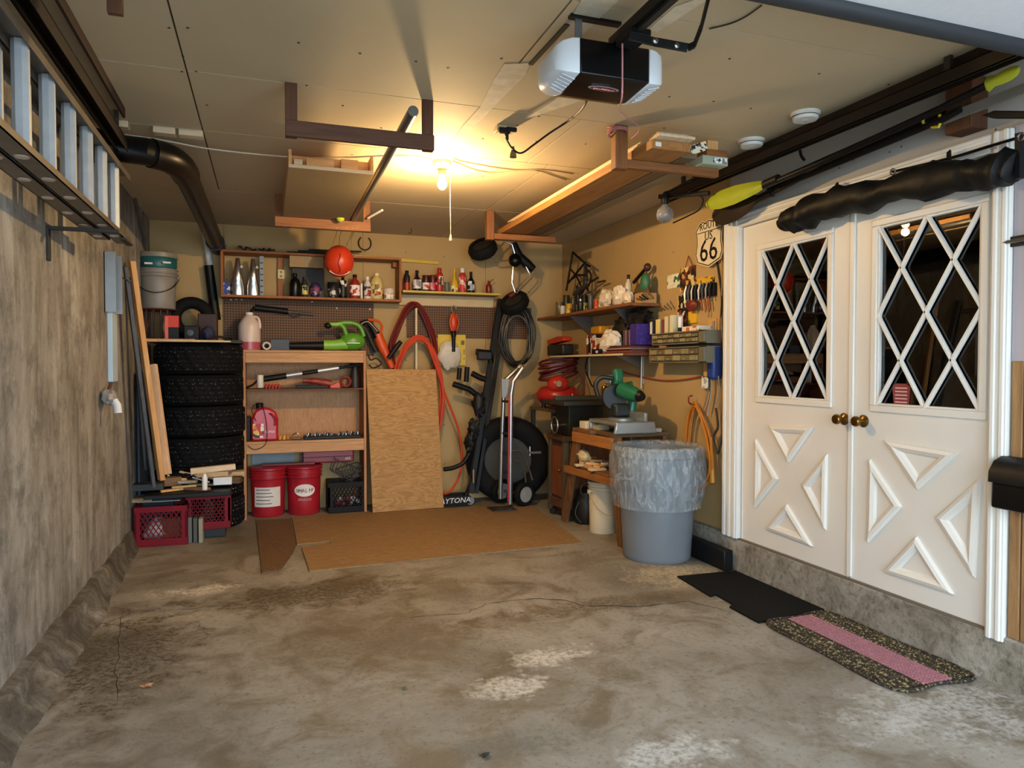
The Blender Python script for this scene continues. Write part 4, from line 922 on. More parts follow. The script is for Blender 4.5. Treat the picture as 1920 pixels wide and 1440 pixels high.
b = B(); b.tube(cr([(gx-.02, 6.98, zt+.13), (gx-.05, 6.98, zt+.22), (gx-.09, 6.98, zt+.262), (gx+.02, 6.98, zt+.27), (gx+.1, 6.98, zt+.235), (gx+.14, 6.98, zt+.14)], 5), .022, 10); mk(b, 'handle', GR, t)
b = B(); b.tube([(gx-.2, 6.97, zt+.255), (gx-.12, 6.97, zt+.252), (gx-.07, 6.98, zt+.262)], [.016, .024, .022], 10); mk(b, 'grip_nose', P('#7fb83e', .35), t)
b = B(); b.sph((gx-.2, 6.97, zt+.24), .035, .03, .03); mk(b, 'switch', BLACK, t)
b = B(); b.box(gx-.03, gx+.09, 6.9, 6.925, zt+.07, zt+.078); mk(b, 'logo_stripe', WHITE, t)
# ---- upper shelf contents
z1 = hz[1]
t = thing('pole_tool', 'black and white telescopic pole tool lying slanted on the upper shelf', 'tool', (.3, 6.95, z1))
pA, pB_ = at(487, 712, Y=6.95), at(660, 686, Y=6.95); pA.z = max(pA.z, z1+.03)
f = lambda s_: pA.lerp(pB_, s_)
for s0, s1, r, m in ((-.02, .28, .028, BLACK), (.28, .45, .018, P('#c9ccd0', .3, .5)), (.45, .62, .02, BLACK), (.62, .85, .017, P('#d9dbde', .3, .4)), (.85, 1.1, .014, BLACK)):
    b = B(); b.tube([f(s0), f(s1)], r, 10); mk(b, 'pole_segment', m, t)
b = B(); b.tube(cr([f(-.02), f(-.08)+V((0, 0, -.04)), f(-.16)+V((0, 0, -.055))], 4), .01, 8); mk(b, 'hose_stub', BLACK, t)
bottle('white_tin', 'small white cylinder standing at the left of the upper shelf', 482, 494, 703, 727, dict(Y=6.93), 'can', P('#e3dccf', .5), None, None, 'can')
for i, (u, v, lb) in enumerate(((507, 722, 'row of red plastic clips'),)):
    t = thing('red_rack', 'small rack of red plastic clips on the upper shelf beside the white cylinder', 'rack', at(510, 727, Y=6.92))
    for j in range(5): q = at(499+j*6, 727, Y=6.92); b = B(); b.lathe([(.011, 0), (.012, .03), (.006, .045)], (q.x, 6.92, z1+.001), 8); mk(b, 'clip', P('#b02a26', .5), t)
    q = at(510, 727, Y=6.93); b = B(); b.box(q.x-.07, q.x+.07, 6.94, 6.96, z1+.0005, z1+.02); mk(b, 'rail', BLACK, t)
q = at(596, 722, Y=6.95); t = thing('red_drill', 'red and black hand tool lying on the upper shelf under the pole', 'tool', (q.x, 6.95, z1))
b = B(); b.tube(cr([(q.x-.14, 6.95, z1+.075), (q.x-.05, 6.95, z1+.07), (q.x+.05, 6.95, z1+.055), (q.x+.12, 6.95, z1+.04)], 4), [.02]*4+[.03]*4+[.036]*5, 12); mk(b, 'body', P('#8e2f22', .45), t)
b = B(); b.box(q.x-.2, q.x+.1, 6.93, 6.97, z1+.0005, z1+.03); mk(b, 'base', BLACK, t, bevel=.004)
q = at(628, 720, Y=6.9); b = B(); b.prism([(q.x-.05, 6.88, z1+.001), (q.x+.05, 6.88, z1+.001), (q.x+.045, 6.88, z1+.055), (q.x+.02, 6.88, z1+.06), (q.x-.01, 6.88, z1+.04), (q.x-.045, 6.88, z1+.03)], (0, .05, 0)); one(b, 'tape_measure', P('#d1482e', .45), 'orange-red tape measure at the front of the upper shelf', 'tape measure', bevel=.006)
q = at(648, 715, Y=6.98); b = B(); b.ring(.045, .014, (q.x, 6.98, z1+.06), (0, 1, 0), 22, 8); one(b, 'cord_reel', P('#7d2c20', .5), 'dark red ring-shaped reel on the upper shelf', 'reel')
q = at(666, 700, Y=7.0); b = B(); b.lathe([(.055, 0), (.05, .1), (.035, .18), (.05, .24)], (q.x, 7.02, z1+.0005), 14); one(b, 'dark_canister', P('#2a1d18', .5), 'dark brown canister at the right end of the upper shelf', 'canister')
# ---- lower shelf contents
z2 = hz[2]+.001
q = at(497, 832, Y=6.96); t = thing('red_jug', 'red plastic fluid jug with pictured label and black cap on the middle shelf', 'jug', (q.x, 6.97, z2))
X_ = q.x; b = B(); b.prism([(X_-.115, 6.9, z2), (X_+.115, 6.9, z2), (X_+.118, 6.9, z2+.2), (X_+.095, 6.9, z2+.27), (X_+.03, 6.9, z2+.305), (X_-.03, 6.9, z2+.31), (X_-.085, 6.9, z2+.28), (X_-.118, 6.9, z2+.2)], (0, .13, 0)); mk(b, 'body', P('#c22230', .3), t, bevel=.02)
b = B(); b.tube(cr([(X_+.02, 6.93, z2+.25), (X_+.06, 6.893, z2+.245), (X_+.09, 6.893, z2+.19), (X_+.085, 6.895, z2+.14)], 4), .011, 8); mk(b, 'handle', P('#a01824', .3), t)
b = B(); b.lathe([(.033, .3), (.033, .345), (.028, .35)], (X_-.045, 6.965, z2), 14); mk(b, 'cap', BLACK, t)
b = B(); b.box(X_-.105, X_-.01, 6.898, 6.8995, z2+.03, z2+.16); mk(b, 'picture_label', prn('#2a2020', '#d87a20', '#c22230', '#e6c24a', '#f0e6da', sc=30), t, smooth=False)
text('SUPER', .03, (X_+.045, 6.8975, z2+.075), (1, 0, 0), (0, 0, 1), WHITE, t)
b = B(); pts = cr([at(480, 790, Y=6.87), at(472, 770, Y=6.87), at(480, 757, Y=6.87), at(492, 762, Y=6.88), at(500, 800, Y=6.86), at(498, 832, Y=6.85), at(478, 843, Y=6.845), at(464, 835, Y=6.85)], 6); b.tube(pts, .0035, 6); one(b, 'thin_hose', BLACK, 'thin black hose looped round the red jug', 'hose')
q = at(466, 820, Y=7.0); b = B(); b.box(q.x-.04, q.x+.02, 6.98, 7.08, z2, z2+.22); one(b, 'black_case', BLACK, 'black case half hidden at the left of the red jug', 'case', bevel=.005)
for j, (u, c) in enumerate(((525, '#c98a2c'), (533, '#d8a13a'), (540, '#b8772a'))):
    q = at(u, 824, Y=6.93); b = B(); b.lathe([(.006, 0), (.016, .005), (.018, .03), (.01, .045)], (q.x, 6.93+.01*j, z2), 10); one(b, 'wire_nut', P(c, .4), ('small amber fitting left in the row behind the red jug', 'small yellow fitting in the middle of the row by the red jug', 'small orange fitting nearest the steel clamp')[j], 'fitting')
q = at(555, 824, Y=6.93); t = thing('hose_clamp', 'steel hose clamp and valve lying on the middle shelf', 'clamp', (q.x, 6.93, z2)); b = B(); b.ring(.028, .006, (q.x, 6.93, z2+.035), (.2, 1, 0), 16, 6); mk(b, 'band', STEEL, t); b = B(); b.tube([(q.x-.04, 6.93, z2+.012), (q.x+.045, 6.92, z2+.012)], .011, 8); mk(b, 'screw', STEEL, t)
qa, qb = at(570, 826, Y=6.9), at(678, 824, Y=6.9)
t = thing('socket_tray', 'black tray crowded with sockets on the middle shelf', 'tray', ((qa.x+qb.x)/2, 6.97, z2))
b = B(); b.box(qa.x, qb.x, 6.89, 7.06, z2, z2+.03); mk(b, 'tray', BLACK, t, bevel=.006)
for j in range(34):
    x = qa.x+.03+(qb.x-qa.x-.06)*j/33; r = .006+.006*random.random(); hh = .012+.022*random.random(); y = 6.92+.1*((j*7) % 5)/4; b = B(); b.lathe([(r, 0), (r, hh), (r*.6, hh+.002)], (x, y, z2+.03), 10); mk(b, 'socket', (STEEL, CHROME, DARK, P('#8a8478', .4, .5))[j % 4], t)
# ---- floor level: pails, crate, case, baskets
rp1 = at(500, 972, Z=0); rp2 = at(569, 965, Z=0); RED = P('#ad1f2c', .4)
def redpail(label, c):
    t = pail('red_bucket', label, c, .158, .44, RED, P('#7d1620', .5), False, .9, 3)
    b = B(); c = V(c); b.lathe([(.167, .432), (.172, .436), (.172, .452), (.165, .456), (.14, .456)], c, 30); mk(b, 'lid', P('#a31e2a', .4), t); return t
def arc(c, r, a0, a1, z0, z1, n=12):
    b = B(); vs = []
    for i in range(n+1):
        a = a0+(a1-a0)*i/n; vs += [V((c[0]+r*math.sin(a), c[1]-r*math.cos(a), z0)), V((c[0]+r*math.sin(a), c[1]-r*math.cos(a), z1))]
    b.add(vs, [(2*i, 2*i+2, 2*i+3, 2*i+1) for i in range(n)]); return b
cA = V((rp1.x+.015, 7.032, 0)); cB = V((rp2.x+.012, 7.032, 0))
t = redpail('red plastic bucket with a white paper label under the shelf unit', cA)
mk(arc(cA, .1565, -.85, .75, .1, .28), 'paper_label', P('#e4ddd4', .7), t)
for k in range(5): mk(arc(cA, .158, -.72, .1+.1*(k % 3), .255-.032*k, .262-.032*k, 8), 'print_line', P('#5a5652', .7), t)
t = redpail('red plastic bucket with a white oval logo under the shelf unit', cB)
el = B(); vs = []
for i in range(28):
    a = 2*math.pi*i/28; th = .62*math.cos(a); vs.append(V((cB.x+.1572*math.sin(th), cB.y-.1572*math.cos(th), .235+.058*math.sin(a))))
el.add(vs+[V((cB.x, cB.y-.158, .235))], [(i, (i+1) % 28, 28) for i in range(28)]); mk(el, 'logo_oval', P('#ece6df', .6), t)
for i, chx in enumerate('PHALIP' if False else 'SHALIP'):
    th = (-.45+.18*i); text(chx, .048, (cB.x+.159*math.sin(th), cB.y-.159*math.cos(th), .218), (math.cos(th), math.sin(th), 0), (0, 0, 1), P('#8c1620', .5), t, 'logo_letter')
text('STUCCO', .03, (cB.x, cB.y-.16, .14), (1, 0, 0), (0, 0, 1), P('#d9b9b5', .5), t)
q = at(650, 957, Z=0)
crate('dark brown milk crate at the right end under the shelf unit', (q.x+.0, 7.035, .001), .36, .31, .29, '#150c0b', rz=0)
crx, cry = q.x, 7.035
for j in range(14):
    x = crx-.09+.2*random.random(); y = cry-.11+.1*random.random(); z = .05+.1*random.random(); b = B(); b.sph((x, y, z), .024, .022, .022, 8, 6)
    one(b, 'golf_ball', P(('#ded9d2', '#c9c4bd', '#a3262e')[j % 3 if j % 4 else 2], .5), 'red ball among those inside the dark brown crate' if (j % 3 if j % 4 else 2) == 2 else 'white ball among those inside the dark brown crate', 'ball', 'balls inside the dark brown crate')
qa, qb = at(578, 880, Y=7.0), at(664, 850, Y=7.0)
t = thing('red_case', 'long red tool case on top of the crate under the shelf unit', 'case', ((qa.x+qb.x)/2, 7.05, .45)); b = B(); b.box(qa.x-.05, qb.x, 7.03, 7.17, .465, .585); mk(b, 'case', P('#9c1f2a', .4), t, bevel=.012)
b = B(); b.box(qa.x-.05, qb.x, 7.025, 7.03, .52, .526); mk(b, 'seam', BLACK, t); text('skil', .04, (qb.x-.06, 7.026, .49), (1, 0, 0), (0, 0, 1), WHITE, t)
def basket(label, c, w, d, h, rx, rz):
    t = thing('wire_basket', label, 'basket', c); c = V(c); Mx = Matrix.Translation(c) @ Matrix.Rotation(rz, 4, 'Z') @ Matrix.Rotation(rx, 4, 'Y'); m = P('#4d4a48', .45, .6)
    b = B()
    for zz, k in ((0, .85), (h, 1)):
        b.tube([Mx @ V((sx*w/2*k, sy*d/2*k, zz)) for sx, sy in ((-1, -1), (1, -1), (1, 1), (-1, 1))], .004, 6, True)
    mk(b, 'rim', m, t); b = B()
    for i in range(9):
        f_ = -1+2*i/8
        for sy in (-1, 1): b.bar(Mx @ V((f_*w/2*.85, sy*d/2*.85, 0)), Mx @ V((f_*w/2, sy*d/2, h)), .003, .003)
        b.bar(Mx @ V((f_*w/2*.85, -d/2*.85, 0)), Mx @ V((f_*w/2*.85, d/2*.85, 0)), .003, .003)
    for i in range(5):
        f_ = -1+2*i/4
        for sx in (-1, 1): b.bar(Mx @ V((sx*w/2*.85, f_*d/2*.85, 0)), Mx @ V((sx*w/2, f_*d/2, h)), .003, .003)
    mk(b, 'wire_mesh', m, t, smooth=False); return t
basket('dark wire basket tipped on the crate under the shelf unit', (crx-.05, cry-.02, .345), .26, .22, .12, .5, 0)
basket('second dark wire basket lying behind the tipped one', (crx+.06, cry+.02, .315), .22, .2, .1, -.25, .2)
b = B(); b.box(-.14, .25, 7.185, 7.2, .46, .62); one(b, 'grey_sheet', P('#8a979c', .6), 'flat grey-blue panel behind the red buckets', 'panel', bevel=.002)
one(B().box(.3, .62, 7.185, 7.2, .46, .62), 'grey_sheet', P('#77858b', .6), 'smaller grey-blue panel behind the red tool case', 'panel', bevel=.002)
b = B(); b.bar((cA.x-.05, cA.y+.02, .468), (cB.x+.1, cB.y-.02, .472), .05, .022); one(b, 'red_bar', P('#7e1d22', .5), 'dark red bar lying across both red bucket lids', 'bar', bevel=.002)
# ================================================================ back wall
# pegboards
PEG = peg()
a_, c_ = at(418, 557, Y=YB-.01), at(701, 660, Y=YB-.01)
one(B().box(a_.x, c_.x, YB-.012, YB-.0005, 1.5, a_.z), 'pegboard', PEG, 'large brown pegboard on the back wall above the shelf unit', 'pegboard', smooth=False)
a2, c2 = at(762, 571, Y=YB-.01), at(996, 636, Y=YB-.01)
one(B().box(a2.x, c2.x, YB-.012, YB-.0005, c2.z, a2.z), 'pegboard', PEG, 'smaller brown pegboard on the back wall behind the hanging hoses', 'pegboard', smooth=False)
# long wall cubby
WY = 6.965; A0, A1 = at(413, 467, Y=WY), at(753, 566, Y=WY); wz0, wz1 = at(413, 556, Y=WY).z, A0.z
t = thing('wall_cubby', 'long open wooden wall cubby above the large pegboard', 'shelf', (A0.x, WY, wz0)); CW = {a: wood('#7a4522', '#b06e3a', a) for a in 'XYZ'}
b = B(); b.box(A0.x, A1.x, WY, YB-.0005, wz0-.0, wz0+.022); mk(b, 'bottom_board', CW['X'], t, bevel=.002)
b = B(); b.box(A0.x, A1.x, WY, YB-.0005, wz1-.02, wz1); mk(b, 'top_board', CW['X'], t, bevel=.002)
for x in (A0.x, A1.x-.022): b = B(); b.box(x, x+.022, WY, YB-.0005, wz0+.022, wz1-.02); mk(b, 'end_board', CW['Z'], t, bevel=.002)
q = at(527, 510, Y=YB-.03); b = B(); b.box(q.x-.03, q.x+.025, YB-.04, YB-.0005, wz0+.022, wz1-.02); mk(b, 'stud', CW['Z'], t, bevel=.002)
b = B(); b.box(A1.x-.06, A1.x-.022, WY+.15, YB-.0005, wz1-.07, wz1-.02); mk(b, 'corner_block', CW['X'], t, bevel=.002)
q = at(527, 514, Y=YB-.05); t = thing('wall_outlet', 'cream electrical outlet on the stud inside the wall cubby', 'outlet', q); b = B(); b.box(q.x-.03, q.x+.03, YB-.05, YB-.041, q.z-.045, q.z+.045); mk(b, 'cover_plate', P('#d9c98e', .4), t, bevel=.003)
for s_ in (-1, 1): b = B(); b.lathe([(.013, 0), (.012, .002)], (q.x, YB-.05, q.z+s_*.02), 10, (0, -1, 0)); mk(b, 'socket_face', P('#8a7d58', .5), t)
zc = wz0+.0225; S1 = dict(Y=7.05)
def onshelf(t, z): t.location.z = z; return t
# items in the cubby
q = at(425, 533, **S1); one(B().box(q.x-.03, q.x+.03, 7.04, 7.1, zc, zc+.12), 'blue_carton', prn('#1d2f7a', '#1d2f7a', '#24389a', '#cfd6ee', sc=40), 'small dark blue carton at the left end of the wall cubby', 'carton', bevel=.002)
for i, (u0, u1) in enumerate(((434, 458), (463, 487))):
    qa = at((u0+u1)/2, 548, **S1); w = (u1-u0)*mpp(qa)/2; h = .345; b = B()
    secs = [(w, .03, 0), (w, .035, .09), (w*.85, .055, .13), (w*.55, .045, .24), (w*.35, .025, .32), (w*.28, .012, h)]; vs = []
    for hw, d, z in secs:
        for k in range(10):
            a = 2*math.pi*k/10; vs.append(V((qa.x+hw*math.copysign(abs(math.cos(a))**.7, math.cos(a)), 7.06+d*math.sin(a), zc+.0005+z)))
    b.add(vs, [(j*10+k, j*10+(k+1) % 10, (j+1)*10+(k+1) % 10, (j+1)*10+k) for j in range(5) for k in range(10)]+[tuple(range(10)), tuple(50+k for k in range(10))])
    t = thing('silver_pouch', ('shiny silver spouted pouch in the wall cubby, left of the pair', 'shiny silver spouted pouch in the wall cubby, right of the pair')[i], 'pouch', (qa.x, 7.06, zc), 'silver pouches in the wall cubby')
    mk(b, 'pouch', P('#c3c5c6', .22, .95, var=.2, sc=18), t, ang=60); b = B(); b.tube([(qa.x+w*.5, 7.03, zc+.26), (qa.x+w*.62, 7.02, zc+.265)], .012, 8); mk(b, 'spout', P('#e6e6e4', .4), t)
q = at(490, 512, Y=7.1); t = thing('yardstick', 'grey marked strip standing upright behind the silver pouches', 'strip', (q.x, 7.12, zc)); b = B(); b.box(q.x-.015, q.x+.022, 7.12, 7.13, zc, wz1-.022); mk(b, 'strip', P('#8f969c', .5), t); 
for k in range(6): b = B(); b.box(q.x-.01, q.x+.015, 7.1185, 7.1195, zc+.04+.055*k, zc+.05+.055*k); mk(b, 'mark', BLACK, t)
q0, q1 = at(543, 500, Y=7.0), at(606, 474, Y=7.0)
t = thing('cardboard_box', 'beige cardboard box tucked under the top of the wall cubby', 'box', ((q0.x+q1.x)/2, 7.05, q0.z)); b = B(); b.box(q0.x, q1.x+.0, 7.0, 7.19, q0.z, wz1-.022); mk(b, 'carton', P('#a58a62', .8), t, bevel=.002)
b = B(); b.box((q0.x+q1.x)/2-.02, (q0.x+q1.x)/2+.02, 6.998, 6.9995, q0.z, wz1-.022); mk(b, 'tape', P('#8d744e', .5), t)
one(B().box(q0.x+.02, q1.x+.01, 7.06, 7.19, zc, q0.z-.001), 'dark_case', P('#1d1815', .6), 'dark case under the cardboard box in the wall cubby', 'case', bevel=.004)
BB = lambda *a, **k: onshelf(bottle(*a, **k), zc)
BB('oil_bottle', 'black conical oil bottle in the wall cubby under the cardboard box', 543, 563, 508, 552, dict(Y=7.02), 'bottle', BLACKG, BLACK)
BB('green_label_bottle', 'slim dark bottle with a green and yellow label in the wall cubby', 566, 578, 514, 553, dict(Y=7.02), 'bottle', DARK, P('#3a3f2a', .5), prn('#7a8f2c', '#d8c24a', '#2a2a20', '#dfe3cf'))
q = at(592, 555, Y=7.02); one(B().sph((q.x, 7.03, zc+.072), .055, .03, .072, wob=.15), 'purple_bag', prn('#3a2440', '#54305c', '#8a2a3a', '#2a1a2c', '#b08aa8', sc=34), 'small purple foil bag in the wall cubby', 'bag')
BB('grease_can', 'dark silver can left of the black bottle in the wall cubby', 614, 634, 527, 556, dict(Y=7.02), 'can', P('#34322f', .35, .5), None, prn('#1a1a1a', '#c9c9c6', '#3a3835'), cat='can')
BB('black_bottle', 'black bottle with white lettering below the orange-red ball', 636, 650, 512, 556, dict(Y=7.03), 'bottle', BLACKG, BLACK, prn('#111111', '#e8e8e4', '#111111', '#161616'), band=(.1, .75))
BB('red_label_jug', 'black-capped white and red labelled bottle in the wall cubby', 656, 675, 513, 558, dict(Y=7.02), 'bottle', P('#8f2320', .4), BLACK, prn('#eee8df', '#c22a2a', '#eee8df', '#b02424', '#f4f0ea'))
BB('slim_white_tube', 'slim white tube beside the red labelled bottle', 676, 680, 530, 558, dict(Y=7.0), 'can', P('#e8e2d6', .5), None)
BB('white_bottle', 'grey and white bottle with dark print in the wall cubby', 682, 696, 517, 559, dict(Y=7.02), 'bottle', P('#d5cfc4', .45), WHITE, prn('#3c3c40', '#d8d2c8', '#8c2e2c', '#dcd6cc'))
BB('cream_oil_jug', 'cream coloured oil jug with slanted shoulder in the wall cubby', 695, 718, 512, 561, dict(Y=7.03), 'jug', P('#d9c07c', .4), P('#e6d8a8', .4), prn('#d9c07c', '#ab3a2a', '#e9dcae', '#d9c07c', '#6a5a30'))
BB('paint_can', 'small white paint can at the right end of the wall cubby', 720, 739, 543, 563, dict(Y=7.0), 'can', P('#d8d0c6', .4), None, prn('#e8e2da', '#b3423a', '#e8e2da', '#b0a89e', '#7a4a40'), cat='can')
# plate of tangled chain on top of cubby
rnd = random.Random(5); q0 = at(440, 462, Y=7.05)
pts = [V((q0.x+.02+.02*k+rnd.uniform(-.02, .02), 7.05+rnd.uniform(-.05, .05), wz1+.02+.03*rnd.random())) for k in range(18)]
one(B().tube(cr(pts, 4), .008, 6), 'chain_heap', P('#55534c', .4, .6), 'heap of grey chain lying on top of the wall cubby', 'chain')
q0 = at(590, 462, Y=7.0)
for i in range(3):
    p = V((q0.x-.25+.1*i, 7.02+.03*i, wz1+.012+.02*i)); one(B().tube([p, p+V((.5, .02, .012))], .009, 6), 'rod', DARK, ('lowest thin dark rod lying on top of the wall cubby', 'middle thin dark rod on the wall cubby', 'upper thin dark rod on the wall cubby')[i], 'rod')
# yellow strip above cubby end
p, q = at(664, 481, Y=YB-.015), at(822, 493, Y=YB-.015)
one(B().bar(p, q, .02, .035), 'yellow_level', P('#c9a92c', .5), 'long yellow level resting against the back wall above the bottles', 'level', bevel=.003)
# small bottle shelf
B0, B1 = at(755, 544, Y=WY+.02), at(938, 552, Y=WY+.02); bz0 = B0.z
t = thing('bottle_shelf', 'narrow shelf with a yellow front edge holding a row of bottles', 'shelf', ((B0.x+B1.x)/2, 7.0, bz0)); b = B(); b.box(B0.x, B1.x, WY+.02, YB-.0005, bz0-.022, bz0); mk(b, 'board', CW['X'], t, bevel=.002)
b = B(); b.box(B0.x, B1.x, WY+.012, WY+.0195, bz0-.02, bz0); mk(b, 'yellow_edge', P('#c4b23c', .5), t)
b = B(); b.box(B0.x, B1.x-.01, YB-.03, YB-.0005, bz0-.13, bz0-.0225); mk(b, 'cleat', P('#cdb78e', .7), t, bevel=.002)
SB = lambda *a, **k: onshelf(bottle(*a, **k), bz0+.0005)
Q = dict(Y=7.06); G2 = None
SB('spray_can', 'black and red spray can, first on the left of the bottle shelf', 757, 769, 505, 543, Q, 'spray', P('#241c1c', .4), BLACK, P('#b02a24', .4), cat='can', band=(.05, .4))
SB('dark_bottle', 'dark long-necked bottle with a white label on the bottle shelf', 774, 790, 504, 543, Q, 'wine', P('#1d1420', .25), BLACK, prn('#e4dfe4', '#e4dfe4', '#8a8290'))
SB('black_jar', 'black-lidded jar with a pale round label on the bottle shelf', 792, 806, 514, 544, Q, 'can', P('#3c1a1e', .35), BLACK, prn('#e0d8cc', '#c23a30', '#e8e2d8'), cat='jar')
SB('pink_jar', 'black-lidded jar with a pink and red label beside the first jar', 806, 817, 513, 544, Q, 'can', P('#5a2028', .35), BLACK, prn('#c4405a', '#e0a0a0', '#a82a3a'), cat='jar')
SB('sauce_bottle', 'red bottle with a white face-like label and twin spout', 817, 831, 499, 544, Q, 'spray', P('#b22a22', .35), P('#a8241e', .4), prn('#e8dccb', '#1a1a22', '#e8dccb', '#b22a22'), band=(.3, .65))
SB('grey_tin', 'short grey-green tin between the red bottle and the yellow bottle', 833, 843, 526, 545, Q, 'can', P('#5e6a66', .4), None, cat='can')
SB('yellow_bottle', 'bright yellow bottle with a long slanting spout', 845, 859, 500, 545, Q, 'funnel', P('#d8b428', .4), None, prn('#e8e2d0', '#2a2a2a', '#d8b428'), band=(.03, .28))
SB('red_aerosol', 'red aerosol can with a white nozzle on the bottle shelf', 860, 874, 500, 546, Q, 'spray', P('#c4342a', .35), WHITE, prn('#c4342a', '#f0e6e0', '#c4342a', '#e0b0a8'), cat='can', band=(.1, .66))
SB('black_label_bottle', 'black slim-necked bottle, last in the row before the small oil can', 876, 890, 506, 546, Q, 'wine', BLACKG, BLACK, prn('#e0e2e6', '#9aa0aa', '#1a1a1e'))
t = onshelf(bottle('oil_can', 'small dark red oil can with a bent spout at the end of the bottle shelf', 911, 922, 523, 547, Q, 'bottle', P('#7d1f22', .35), P('#5c1518', .4), cat='can'), bz0+.0005)
q = t.location; b = B(); b.tube(cr([V((q.x+.005, q.y, q.z+.1)), V((q.x+.03, q.y, q.z+.14)), V((q.x+.055, q.y, q.z+.15))], 4), .004, 6); mk(b, 'spout', P('#7d5a2c', .4, .5), t)
# horseshoe
q = at(684, 456, Y=YB-.012); pts = [q+V((.062*math.sin(a), 0, -.062*math.cos(a)*1.1)) for a in [(-2.5+5*k/16) for k in range(17)]]
one(B().tube(pts, .012, 8, flat=.6), 'horseshoe', P('#4a3a2c', .6, .5), 'rusty horseshoe hung points-up on the back wall', 'horseshoe')
# orange-red ball hung by cords
q = at(636, 490, Y=6.6); k = mpp(q); R_ = 27*k
t = thing('hanging_ball', 'orange-red round float hanging by white cords from the rear bracket', 'float', q)
b = B(); b.sph(q, R_, R_*.95, R_*1.1, 28, 18); mk(b, 'shell', P('#d13c1c', .38), t)
b = B(); pts = [q+V((-.012+.01*math.sin(k_*.9), -R_*.96*math.cos(a), R_*1.1*math.sin(a))) for k_, a in enumerate([-.9+.13*j for j in range(11)])]; b.tube(pts, .005, 6); mk(b, 'seam', P('#8f2412', .5), t)
b = B(); b.tube([q+V((R_*1.0*math.sin(a), -R_*.35, -R_*.98*math.cos(a)*1.0)) for a in [-.75+.15*j for j in range(11)]], .006, 6); mk(b, 'strap', WHITE, t)
tp = at(650, 425, Y=5.8)
for i, (du, dx) in enumerate(((-20, -.08), (2, .0), (16, .06), (28, .11))):
    a_ = at(648+du*.8, 428, Y=5.78); e_ = q+V((dx, -.02, R_*(1.05 if abs(dx) < .07 else .8))); m_ = a_.lerp(e_, .5)+V((.02*(-1)**i, 0, .03))
    one(B().tube(cr([a_, m_, e_], 5), .0028, 5), 'hanging_string', P('#cfc6b2', .7), ('leftmost white cord from the rear bracket to the orange-red float', 'second white cord holding the orange-red float', 'third white cord holding the orange-red float', 'rightmost white cord beside the orange-red float')[i], 'cord')
# gun-shaped tool on the pegboard
p, m_, q = at(478, 577, Y=YB-.05), at(540, 584, Y=YB-.05), at(588, 589, Y=YB-.05)
t = thing('caulk_gun', 'long black and steel caulking gun hung on the large pegboard', 'tool', m_); b = B(); b.tube([p, m_], .03, 10); mk(b, 'barrel', BLACK, t); b = B(); b.tube([m_, q], .012, 8); mk(b, 'rod', STEEL, t)
b = B(); b.tube([m_, m_+V((.05, 0, -.05)), m_+V((.12, 0, -.03))], .009, 6); mk(b, 'trigger', STEEL, t); b = B(); b.tube([p, p+V((-.03, 0, -.04)), p+V((-.025, 0, -.09))], .014, 8); mk(b, 'nozzle', BLACK, t)
# pegboard pins
for i, (u, v) in enumerate(((433, 562), (443, 561), (453, 562), (585, 566), (631, 578), (693, 580))):
    q = at(u, v, Y=YB-.014); one(B().lathe([(.008, 0), (.008, .02), (.003, .024)], q, 8, (0, -1, 0)), 'peg_pin', WHITE, 'small white pin stuck in the large pegboard', 'pin', 'white pins in the large pegboard')
# orange pruning tool hung by the shelf
t = thing('orange_tool', 'orange and black electric tool hung nose-up right of the shelf unit', 'tool', at(712, 690, Y=7.05)); OR = P('#d9521c', .4)
def st(l, Y): return [at(u, v, Y=Y) for u, v in l]
b = B(); b.tube(st([(735, 690), (727, 672), (716, 648), (708, 626)], 7.05), [.03, .035, .05, .045], 12); mk(b, 'body', OR, t)
b = B(); b.tube(st([(708, 632), (698, 614), (688, 603), (676, 606)], 7.05), [.042, .03, .025, .02], 12); mk(b, 'nose', BLACK, t)
b = B(); b.tube(cr(st([(712, 630), (716, 612), (708, 602), (690, 599)], 7.02), 5), .012, 8); mk(b, 'guard', OR, t)
b = B(); b.tube(cr(st([(706, 660), (696, 640), (686, 618), (675, 608)], 7.1), 5), .022, 10); mk(b, 'blade_cover', DARK, t)
b = B(); b.tube(cr(st([(676, 612), (680, 606), (690, 603), (700, 612), (708, 622)], 7.0), 5), .004, 6); mk(b, 'cord', P('#e0b8a8', .6), t)
pts = cr(st([(690, 665), (695, 675), (705, 672), (715, 682), (700, 690), (692, 684)], 7.1), 5); one(B().tube(pts, .008, 6), 'coiled_cable', P('#3a1f18', .6), 'dark brown cable bundle under the orange tool', 'cable')
# hoses on the small pegboard
def coil(name, label, cu, cv, ru, rv, Y, n, r, m, turns=5, cat='hose', jit=5, tail=None, squash=0.0, seed=1):
    rnd = random.Random(seed); c = at(cu, cv, Y=Y); k = mpp(c); t = thing(name, label, cat, c)
    for j in range(turns):
        du, dv = rnd.uniform(-jit, jit)*k, rnd.uniform(-jit, jit)*k; b = B(); pts = []
        for i in range(n):
            a = 2*math.pi*i/n; w = 1-squash*max(0, math.cos(a)); pts.append(c+V((du+ru*k*w*math.sin(a)*(1+.04*rnd.uniform(-1, 1)), -.012*j+rnd.uniform(-.006, .006), dv+rv*k*math.cos(a))))
        b.tube(cr(pts, 3, True), r, 7, True); mk(b, 'loop', m, t)
    if tail: b = B(); b.tube(cr(tail, 5), r, 7); mk(b, 'tail', m, t)
    return t
DR = P('#6e1a1a', .4); ORH = P('#cf4a2c', .4)
coil('air_hose', 'dark red air hose coil hung on the small pegboard', 775, 655, 42, 84, 7.12, 22, .011, DR, 6, jit=4, squash=.35, seed=2)
